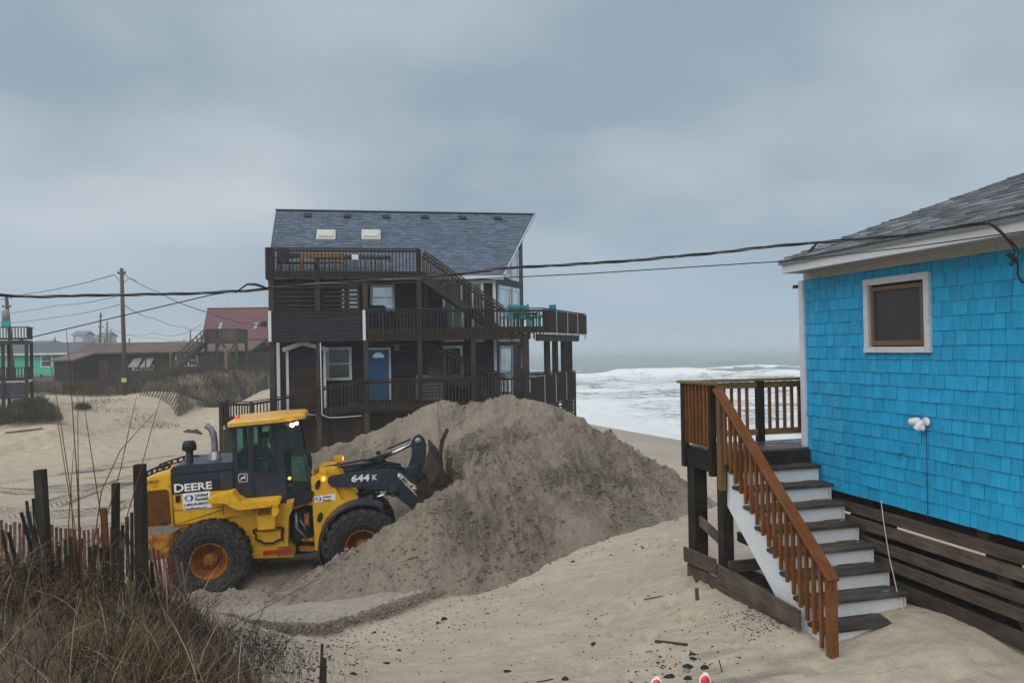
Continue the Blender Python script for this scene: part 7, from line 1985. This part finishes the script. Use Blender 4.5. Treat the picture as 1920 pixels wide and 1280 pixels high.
def d_far(x, y):
    px = 960+1400*x/y; edge = np.where(px < 330, 53.2, 50.0+np.clip((px-330)/160, 0, 1)*8)
    return sstep(edge-.5, edge+1.2, y)*np.clip(.55+1.5*fbm(x*.35, y*.35, 3, 3), .1, 1)
blades("dune_grass", scatter(26000, (-47,-16,49,70), d_far), .22, .75, .035, M_FARG, 5, .5, 2)
blades("slope_grass", scatter(16000, (-40,-16,54,66), lambda x, y: d_far(x, y)*sstep(66, 60, y)), .15, .5, .05, M_FARG, 51, .7, 2)
blades("low_ground_cover", scatter(5000, (-42,-14,46,56), lambda x, y: sstep(.05, .25, fbm(x*.4, y*.4, 3, 13))), .1, .3, .03, M_FARG, 6, .8, 2)
# bushes
for (px, py, Y, rx, rz, lb) in ((62,795,42.5,1.45,1.9,"dense dark twiggy bush with olive top at the foot of the left dune"),(-8,790,43,1.0,1.4,"second twiggy bush cut by the left edge of the photo"),(155,758,47,.5,.45,"small brown tuft on the dune face right of the big bush")):
    q_ = at(px, py, Y); z_ = gh(q_.x, q_.y); root = empty("bush", Matrix.Translation((q_.x,q_.y,z_-.05)), lb, "bush")
    n = int(5200*rx*rx/2) ; a = r.uniform(0, 2*np.pi, n); rr2 = np.sqrt(r.rand(n))*rx; hh = r.rand(n)*rz*np.sqrt(np.clip(1-(rr2/rx)**2, 0, 1))*(.75+.5*vnoise(np.cos(a)*2+5, rr2*2, 3))
    pts = np.stack([rr2*np.cos(a), rr2*np.sin(a), hh], 1)
    blades("twigs", pts, .2, .5, .02, M_BUSH, 9, 1.2, 2, kind='stuff', parent=root); k = hh > rz*.45
    blades("leaves", pts[k], .12, .3, .05, M_BUSHG, 10, 1.2, 2, kind='stuff', parent=root)
    b = MB()
    for s_ in range(7): t = s_*.9; b.tube([(0,0,0),(math.cos(t)*rx*.3,math.sin(t)*rx*.3,rz*.4),(math.cos(t)*rx*.6,math.sin(t)*rx*.6,rz*.7)], [.03,.02,.008], 5)
    b.build("stem", M_GW, root)
q_ = at(428, 750, 36); root = empty("young_plant", Matrix.Translation((q_.x,q_.y,gh(q_.x,q_.y))), "young green plant between two stakes by the ramp of the dark house", "plant")
for s_ in (-.15, .15): board("stake", (s_,0,-.2), (s_,0,.9+.2*s_), .05, .05, M_GW, root, up=(1,0,0))
blades("leaves", np.stack([r.uniform(-.2,.2,120), r.uniform(-.1,.1,120), r.uniform(.7,1.1,120)], 1), .1, .25, .06, blade_mat("green_leaves", [(.06,.14,.03),(.09,.18,.04)]), 12, 1, 2, parent=root)

# ------------------------------------------------------------------ foreground dune with two fences and sea oats
M_REDS = wood("red_stained_slat", (.07,.012,.012), (.16,.032,.030), .75, (.11,.07,.06), .6, (.7,1.3))
M_BLKW = wood("blackened_wood", (.008,.007,.006), (.030,.025,.021), .85, (.07,.062,.05), .5, (.8,1.5))
M_POSTF = wood("old_fence_post", (.013,.010,.008), (.045,.036,.026), .9, (.075,.068,.048), .6, (.8,1.2))
M_ORW = wood("orange_stub", (.12,.045,.015), (.22,.09,.035), .8)
def fence_from_px(items, root, o0, m, w, thick, bottom=None):
    for (tx, ty, bx_, by_, Y) in items:
        a = at(bx_, by_, Y)-o0; c = at(tx, ty, Y)-o0
        board("slat", a, c, w*rnd.uniform(.9,1.15), thick, m if not isinstance(m, list) else rnd.choice(m), root, up=(0,-1,0), bev=.002)
o0 = at(0, 1060, 10); o0.z = 0
root = empty("red_sand_fence", Matrix.Translation(o0), "red stained slatted sand fence running behind the dark posts at lower left", "fence")
items = []; x = -14
while x < 345:
    if x < 235: ty = 978+12*min(1, max(0, x)/140)+rnd.uniform(-4, 4); Y = 10.1+x*.0012; by = ty+150; le = rnd.uniform(-4, 4)+1
    else: ty = 1018+(x-255)*.42+rnd.uniform(-6, 6); Y = 10.5+(x-240)*.004; by = ty+120; le = 12+rnd.uniform(0, 10)
    if not (60 < x < 84 and False): items.append((x, ty, x+le, by, Y))
    x += 8.6+rnd.uniform(-.8, .8)
fence_from_px(items, root, o0, [M_REDS, M_REDS, M_REDS, M_SLAT], .038, .010)
for dz in (25, 75):
    b = MB(); b.tube([at(i_[0], i_[1]+dz, i_[4])-o0+Vector((0,-.012,0)) for i_ in items], .0035, 4); b.build("wire", M_GALV, root)
o0 = at(75, 1060, 7.8); o0.z = 0
root = empty("old_sand_fence", Matrix.Translation(o0), "old blackened slat fence with square posts, half buried in dune grass", "fence")
posts = ((75,880,92,1150,7.9,.095,M_POSTF),(217,905,216,1130,9.2,.075,M_POSTF),(262,870,268,1160,8.0,.102,M_POSTF),(194,952,204,1130,8.9,.06,M_ORW))
for (tx, ty, bx_, by_, Y, w, m) in posts: board("post", at(bx_,by_,Y)-o0, at(tx,ty,Y)-o0, w, w, m, root, up=(1,0,0), bev=.005)
it = [(40,960,75,1090,7.6),(53,958,82,1100,7.6),(4,993,20,1080,7.4),(16,997,40,1090,7.4),(63,934,72,1060,8.2),(50,938,62,1060,8.2),(238,968,240,1080,8.2),(247,960,248,1090,8.1),(230,984,230,1090,8.3),
      (122,1010,128,1120,7.7),(133,1006,136,1120,7.6),(143,1012,146,1120,7.6),(152,1008,150,1120,7.6),(110,1022,112,1120,7.6),(168,1024,170,1130,7.8),(178,1020,176,1130,7.8),(190,1026,196,1130,7.8),(200,1022,204,1130,7.8),(212,1028,214,1140,7.7),(224,1026,230,1130,7.7),(30,1048,14,1140,7.0),(45,1055,50,1140,7.0),(84,1030,90,1140,7.4),(98,1036,100,1130,7.5),(284,1052,290,1130,8.1)]
fence_from_px(it, root, o0, [M_BLKW, M_BLKW, M_POSTF], .036, .012)
for dz in (30, 60):
    b = MB(); b.tube([at(i_[0], i_[1]+dz, i_[4])-o0 for i_ in sorted(it)], .003, 4); b.build("wire", M_GALV, root)
# grass
def cols(*c): return list(c)
M_G1 = blade_mat("green_dune_blades", [(.055,.056,.018),(.042,.045,.016),(.09,.085,.03),(.11,.070,.030),(.075,.045,.02)])
M_G2 = blade_mat("straw_blades", [(.19,.135,.07),(.13,.085,.04),(.33,.27,.17),(.10,.055,.025),(.075,.042,.02)])
M_G3 = blade_mat("dark_litter", [(.030,.022,.014),(.045,.034,.022),(.02,.016,.012),(.06,.045,.03)])
def dfront(x, y):
    px = 960+1400*x/np.maximum(y, 1); edge = 8.6-np.clip((px-330)/200, 0, 1)*2.0
    return sstep(edge+.3, edge-.5, y)*sstep(565, 430, px+30*fbm(x*2, y*2, 2, 3))*np.clip(.62+1.8*fbm(x*1.8, y*1.8, 3, 6), .18, 1)
blades("ground_litter", scatter(15000, (-7.5,-1.4,4.2,9.0), dfront), .08, .32, .010, M_G3, 21, 1.3, 2)
blades("green_grass", scatter(4200, (-7,-1.4,4.2,8.4), dfront), .26, .60, .013, M_G1, 22, 1.35, 5)
blades("straw_grass", scatter(5200, (-7,-1.4,4.2,8.6), dfront), .25, .74, .0105, M_G2, 23, 1.55, 5)
blades("creeping_twigs", scatter(1500, (-3.9,-1.9,6.0,9.4), lambda x, y: sstep(1.0, .3, np.hypot((x+2.9)/.9, (y-7.6)/1.4))), .2, .5, .006, M_G3, 24, 1.3, 4)
blades("fine_weeds", scatter(500, (-2.6,-1.6,6.2,8.8), lambda x, y: x*0+.5), .08, .22, .005, M_G2, 25, 1.0, 3)
# tall sea oat stems, one object each
M_STEM = wood("sea_oat_stem", (.17,.075,.025), (.30,.15,.055), .7, None, .5, (.45,1.2))
stems = [(((101,744),(108,790),(122,880),(140,985),(160,1120)),6.6,"leftmost tall sea oat stem, leaning right, in front of the road"),
 (((124,618),(131,690),(138,800),(146,920),(150,1100)),6.4,"tallest sea oat stem, its tip reaching up beside the shed"),
 (((146,700),(146,800),(147,900),(150,1010),(156,1120)),6.5,"straight upright sea oat stem right of the tallest one"),
 (((153,715),(162,790),(176,880),(188,960),(205,1120)),6.7,"sea oat stem leaning to the left with a dark middle"),
 (((256,742),(243,800),(226,880),(190,1000),(165,1120)),6.5,"sea oat stem leaning right, crossing the bare road"),
 (((301,747),(285,800),(264,880),(240,960),(222,1100)),6.9,"rightmost tall sea oat stem touching the thick fence post"),
 (((294,770),(262,803),(225,845),(190,920),(168,1080)),6.3,"curved sea oat stem bending far to the right"),
 (((88,660),(96,690),(112,780),(134,930),(140,1090)),7.0,"faint thin sea oat stem behind the leftmost one"),
 (((138,842),(134,900),(128,990),(130,1100)),6.8,"short dark stem left of the stub posts"),
 (((602,1083),(560,1103),(500,1137),(452,1162),(400,1205)),8.2,"long orange stem bent low over the grey sand"),
 (((412,1084),(404,1120),(398,1170),(392,1225)),8.0,"dark upright stem standing in front of the rear wheel")]
for pts, Y, lb in stems:
    P = [at(a, c, Y+.05*i) for i, (a, c) in enumerate(pts)]; n = len(P)
    b = MB(); b.tube(P, [.0022+.0040*i/(n-1) for i in range(n)], 5); o = b.build("sea_oat_stem", M_STEM); tag(o, lb, "grass stem", "tall sea oat stems in the foreground")
# bare twiggy shrub on the right of the clump
root_p = at(455, 1275, 6.9); tw = empty("bare_shrub", Matrix.Translation(root_p), "bare branching twig shrub at the right edge of the dune grass", "shrub")
rt = random.Random(8); b = MB()
def twig(p_, d, L, rad, dep):
    pts = [p_]; q_ = p_.copy(); dd = d.copy()
    for k in range(4):
        dd = (dd+Vector((rt.uniform(-.35,.35), rt.uniform(-.3,.3), rt.uniform(-.2,.3)))).normalized(); q_ = q_+dd*L/4; pts.append(q_.copy())
    b.tube(pts, [rad*(1-.2*k) for k in range(5)], 4)
    if dep:
        for k in range(3): twig(pts[rt.choice([2,3,4])], (dd+Vector((rt.uniform(-.9,.9), rt.uniform(-.5,.5), rt.uniform(-.3,.8)))).normalized(), L*.62, rad*.6, dep-1)
for k in range(9): twig(Vector((rt.uniform(-.35,.1), rt.uniform(-.2,.4), -.02)), Vector((rt.uniform(-.5,1.0), rt.uniform(-.3,.3), rt.uniform(.35,1))).normalized(), rt.uniform(.3,.5), .006, 2)
b.build("branches", M_GW, tw)['kind'] = 'stuff'
# weathered stub at the bottom
q_ = at(606, 1290, 7.4); zz_ = gh(q_.x, q_.y); st_ = empty("weathered_stub", Matrix.Translation((q_.x,q_.y,zz_)), "split weathered stub post at the bottom edge left of centre", "post")
board("stub", (0,0,-.2), (.01,0,.30), .05, .045, M_POSTF, st_, up=(1,0,0)); board("splinter", (-.045,0,-.2), (-.005,.01,.44), .03, .02, M_POSTF, st_, up=(1,0,0))
# ---- debris on the sand
def on(px, py):
    """point of the ground seen at a pixel"""
    d = ray(px, py); lo, hi = 4.0, 40.0
    Y = 5.5
    while Y < 40:
        p_ = at(px, py, Y)
        if gh(p_.x, p_.y) >= p_.z: break
        Y += .25
    lo, hi = Y-.25, Y
    for _ in range(8):
        m_ = (lo+hi)/2; p_ = at(px, py, m_)
        if gh(p_.x, p_.y) >= p_.z: hi = m_
        else: lo = m_
    return at(px, py, hi)
M_ROCK = paint("dark_stone", (.022,.021,.022), .8, .4, (.08,.075,.07), .4, 8)
M_PEB = paint("pebbles", (.075,.065,.055), .85, .3, None, 0, 1, (.15,1.6), island=True)
M_SHELL = paint("shell_bits", (.65,.62,.56), .6, .1, (.5,.35,.25), .4, 3)
def rock(b, c, s_, rg):
    vs = []; 
    t = (1+5**.5)/2
    base = [(-1,t,0),(1,t,0),(-1,-t,0),(1,-t,0),(0,-1,t),(0,1,t),(0,-1,-t),(0,1,-t),(t,0,-1),(t,0,1),(-t,0,-1),(-t,0,1)]
    fs = [(0,11,5),(0,5,1),(0,1,7),(0,7,10),(0,10,11),(1,5,9),(5,11,4),(11,10,2),(10,7,6),(7,1,8),(3,9,4),(3,4,2),(3,2,6),(3,6,8),(3,8,9),(4,9,5),(2,4,11),(6,2,10),(8,6,7),(9,8,1)]
    sx, sy, sz = s_*rg.uniform(.7,1.3), s_*rg.uniform(.7,1.2), s_*rg.uniform(.35,.7); an = rg.uniform(0, 3)
    for v in base:
        k = rg.uniform(.75,1.15)/1.9; x, y, z_ = v[0]*sx*k, v[1]*sy*k, v[2]*sz*k; vs.append((c[0]+x*math.cos(an)-y*math.sin(an), c[1]+x*math.sin(an)+y*math.cos(an), c[2]+z_))
    b.add(vs, fs)
rg = random.Random(11)
stones = ((833,1161,.042,"dark stone at the tip of the sand lip"),(821,1167,.025,"small dark stone beside the largest one by the lip"),(1075,1052,.03,"dark stone near the front foot of the sand heap"),(914,1150,.022,"dark stone in the sand right of the lip"),(749,1219,.032,"dark stone low in the bare sand, left of centre"),(951,1258,.028,"dark stone near the bottom edge at the centre"),
          (1114,1207,.035,"flat dark stone at the middle of the bare sand"),(725,1243,.03,"dark stone near the weathered stub"),(1299,1225,.03,"upper dark stone below the reddish board"),(1300,1234,.03,"lower dark stone below the reddish board"),(1290,1250,.04,"wide dark stone above the red markers"),(1322,1251,.035,"grey stone to the right of the bluish one"),(1255,1268,.045,"dark stone between the two red markers at the left"),(1291,1272,.04,"grey mussel like stone between the two red markers"),(1060,1273,.035,"dark stone at the bottom edge"),(662,1263,.032,"dark stone at the bottom edge by the weeds"),(1117,1160,.02,"tiny dark stone right of the sand heap foot"),(702,1185,.025,"dark stone on the pebbly slope below the lip"))
for (px, py, s_, lb) in stones:
    p_ = on(px, py); b = MB(); rock(b, (0,0,0), s_*1.5, rg); o = b.build("dark_stone", M_ROCK, None, Matrix.Translation(p_)); tag(o, lb, "stone", "dark stones lying on the sand")
b = MB(); b2_ = MB()
def sprinkle(n, cx, cy, rx, ry, smin, smax, bb):
    for _ in range(n):
        px = rg.gauss(cx, rx); py = min(1279, rg.gauss(cy, ry))
        if px > 1720 or py > 1279: continue
        p_ = on(px, py)
        if abs(p_.z) < 9: rock(bb, (p_.x,p_.y,p_.z), rg.uniform(smin, smax), rg)
sprinkle(420, 1415, 1152, 42, 22, .005, .014, b); sprinkle(300, 1455, 1165, 36, 14, .004, .012, b); sprinkle(420, 545, 1228, 70, 26, .008, .026, b); sprinkle(240, 690, 1195, 70, 28, .007, .021, b); sprinkle(160, 480, 1205, 30, 16, .009, .03, b)
sprinkle(130, 830, 1150, 60, 30, .007, .02, b); sprinkle(90, 1270, 1245, 60, 20, .007, .02, b); sprinkle(170, 1100, 1180, 200, 50, .006, .018, b); sprinkle(50, 950, 1100, 70, 15, .008, .025, b)
sprinkle(60, 1180, 1030, 90, 12, .01, .03, b)
b.build("pebbles", M_PEB)['kind'] = 'stuff'
sprinkle(90, 1100, 1180, 230, 50, .005, .011, b2_); sprinkle(40, 640, 1240, 80, 25, .006, .013, b2_); sprinkle(30, 1450, 1200, 120, 40, .005, .01, b2_)
b2_.build("shell_bits", M_SHELL)['kind'] = 'stuff'
# crumbs of sand along the lip, the foot of the heap and the berm
CP = []; CS = []
def crumbs(path, n, spread, smin, smax):
    for _ in range(n):
        k = rg.randrange(len(path)-1); t = rg.random(); a_, c_ = path[k], path[k+1]
        x_ = a_[0]+(c_[0]-a_[0])*t+rg.gauss(0, spread); y_ = a_[1]+(c_[1]-a_[1])*t+rg.gauss(0, spread)
        CP.append((x_, y_, gh(x_, y_))); CS.append(smin+(smax-smin)*rg.random()**2)
crumbs([(p_[0]+.03, p_[1]-.10) for p_ in LIP], 2200, .06, .006, .035)
crumbs([tuple(at(*p_).xy) for p_ in ((640,1095,13.3),(760,1105,13.1),(880,1102,13.2),(1000,1062,14),(1150,1012,15.6),(1285,950,18.3))], 1600, .18, .008, .05)
crumbs([(-8,13.85),(-6,13.9),(-3.4,14.0)], 700, .16, .008, .04)
clods("sand_crumbs", np.array(CP), np.array(CS), M_PILE, 33)
def lay(name, a, c, w, t, m, label, cat, up=.5):
    p0_, p1_ = on(*a), on(*c); p0_.z += t*up; p1_.z += t*up; o = board(name, p0_, p1_, w, t, m, bev=.003); tag(o, label, cat); return o
lay("driftwood_board", (1229,1203), (1288,1210), .045, .022, wood("reddish_board", (.06,.022,.012), (.14,.055,.03), .7), "short reddish brown board lying on the sand above the red markers", "board")
lay("stick", (1207,1124), (1272,1112), .014, .012, M_POSTF, "long thin stick lying on the sand right of centre", "stick"); lay("stick", (1006,1279), (1037,1273), .012, .01, M_POSTF, "short stick at the bottom edge near the centre", "stick")
lay("stick", (1254,1139), (1275,1142), .010, .008, M_POSTF, "tiny curved twig below the long thin stick", "stick")
p_ = on(1308, 1124); o = board("stake", p_-Vector((0,0,.05)), p_+Vector((-.01,0,.15)), .045, .02, M_OLD, up=(0,-1,0)); tag(o, "short flat grey stake standing in the sand left of the steps", "stake")
p_ = on(1355, 1259); o = board("stick", p_-Vector((0,0,.02)), p_+Vector((-.035,.0,.12)), .010, .010, M_POSTF, up=(0,-1,0)); tag(o, "small dark stick standing upright right of the red markers", "stick")
p_ = on(1287, 1258); b = MB(); b.ball((0,0,.01), (.035,.045,.02), 10, 6); o = b.build("mussel_shell", paint("blue_shell", (.16,.21,.21), .35, .3), None, Matrix.Translation(p_)); tag(o, "pale bluish shell among dark stones above the red markers", "shell")
# two round red reflector markers
for (px, py, lb) in ((1231,1279,"left one of two round red reflector markers with white rims at the bottom edge"),(1322,1272,"right one of two round red reflector markers with white rims at the bottom edge")):
    q_ = at(px, py+3, 6.9); zg_ = gh(q_.x, q_.y); root = empty("reflector_marker", Matrix.Translation((q_.x, q_.y, 0)), lb, "marker")
    zc_ = q_.z-.005
    board("stake", (0,.02,zg_-.2), (0,.02,zc_-.03), .03, .012, M_WHT, root, up=(0,-1,0))
    tilt = Matrix.Translation((0,0,zc_)) @ Matrix.Rotation(R(-14), 4, 'X') @ Matrix.Rotation(R(8), 4, 'Y')
    b = MB(); b.lathe([(0,.006),(.052,.006),(.055,0),(.052,-.006),(0,-.006)], (0,0,0), 'Y', 28); b.v = [(x, y, z_*1.15) for x, y, z_ in b.v]; b.build("rim", M_WHT, root, tilt)
    b = MB(); b.lathe([(0,-.011),(.040,-.010),(.043,-.006)], (0,0,0), 'Y', 28); b.v = [(x, y, z_*1.15) for x, y, z_ in b.v]; b.build("red_disc", paint("bright_red", (.72,.012,.03), .3, .04, bmp=0), root, tilt)
    b = MB(); b.prism(rr(0, .062, .022, .014, .006), -.005, .005); b.build("tab", M_WHT, root, tilt)
# ------------------------------------------------------------------ sea air
hz = MB().box(-700, 900, -6, 1150, -6.5, 22)
hm = bpy.data.materials.new("sea_haze"); hm.use_nodes = True; hn = hm.node_tree; hn.nodes.clear()
ho = hn.nodes.new('ShaderNodeOutputMaterial'); hv = hn.nodes.new('ShaderNodeVolumePrincipled')
hv.inputs['Color'].default_value = (0.93, 0.97, 1.0, 1); hv.inputs['Density'].default_value = 0.0013; hv.inputs['Anisotropy'].default_value = 0.1
hn.links.new(hv.outputs[0], ho.inputs['Volume'])
tag(hz.build("haze", hm), kind='stuff')
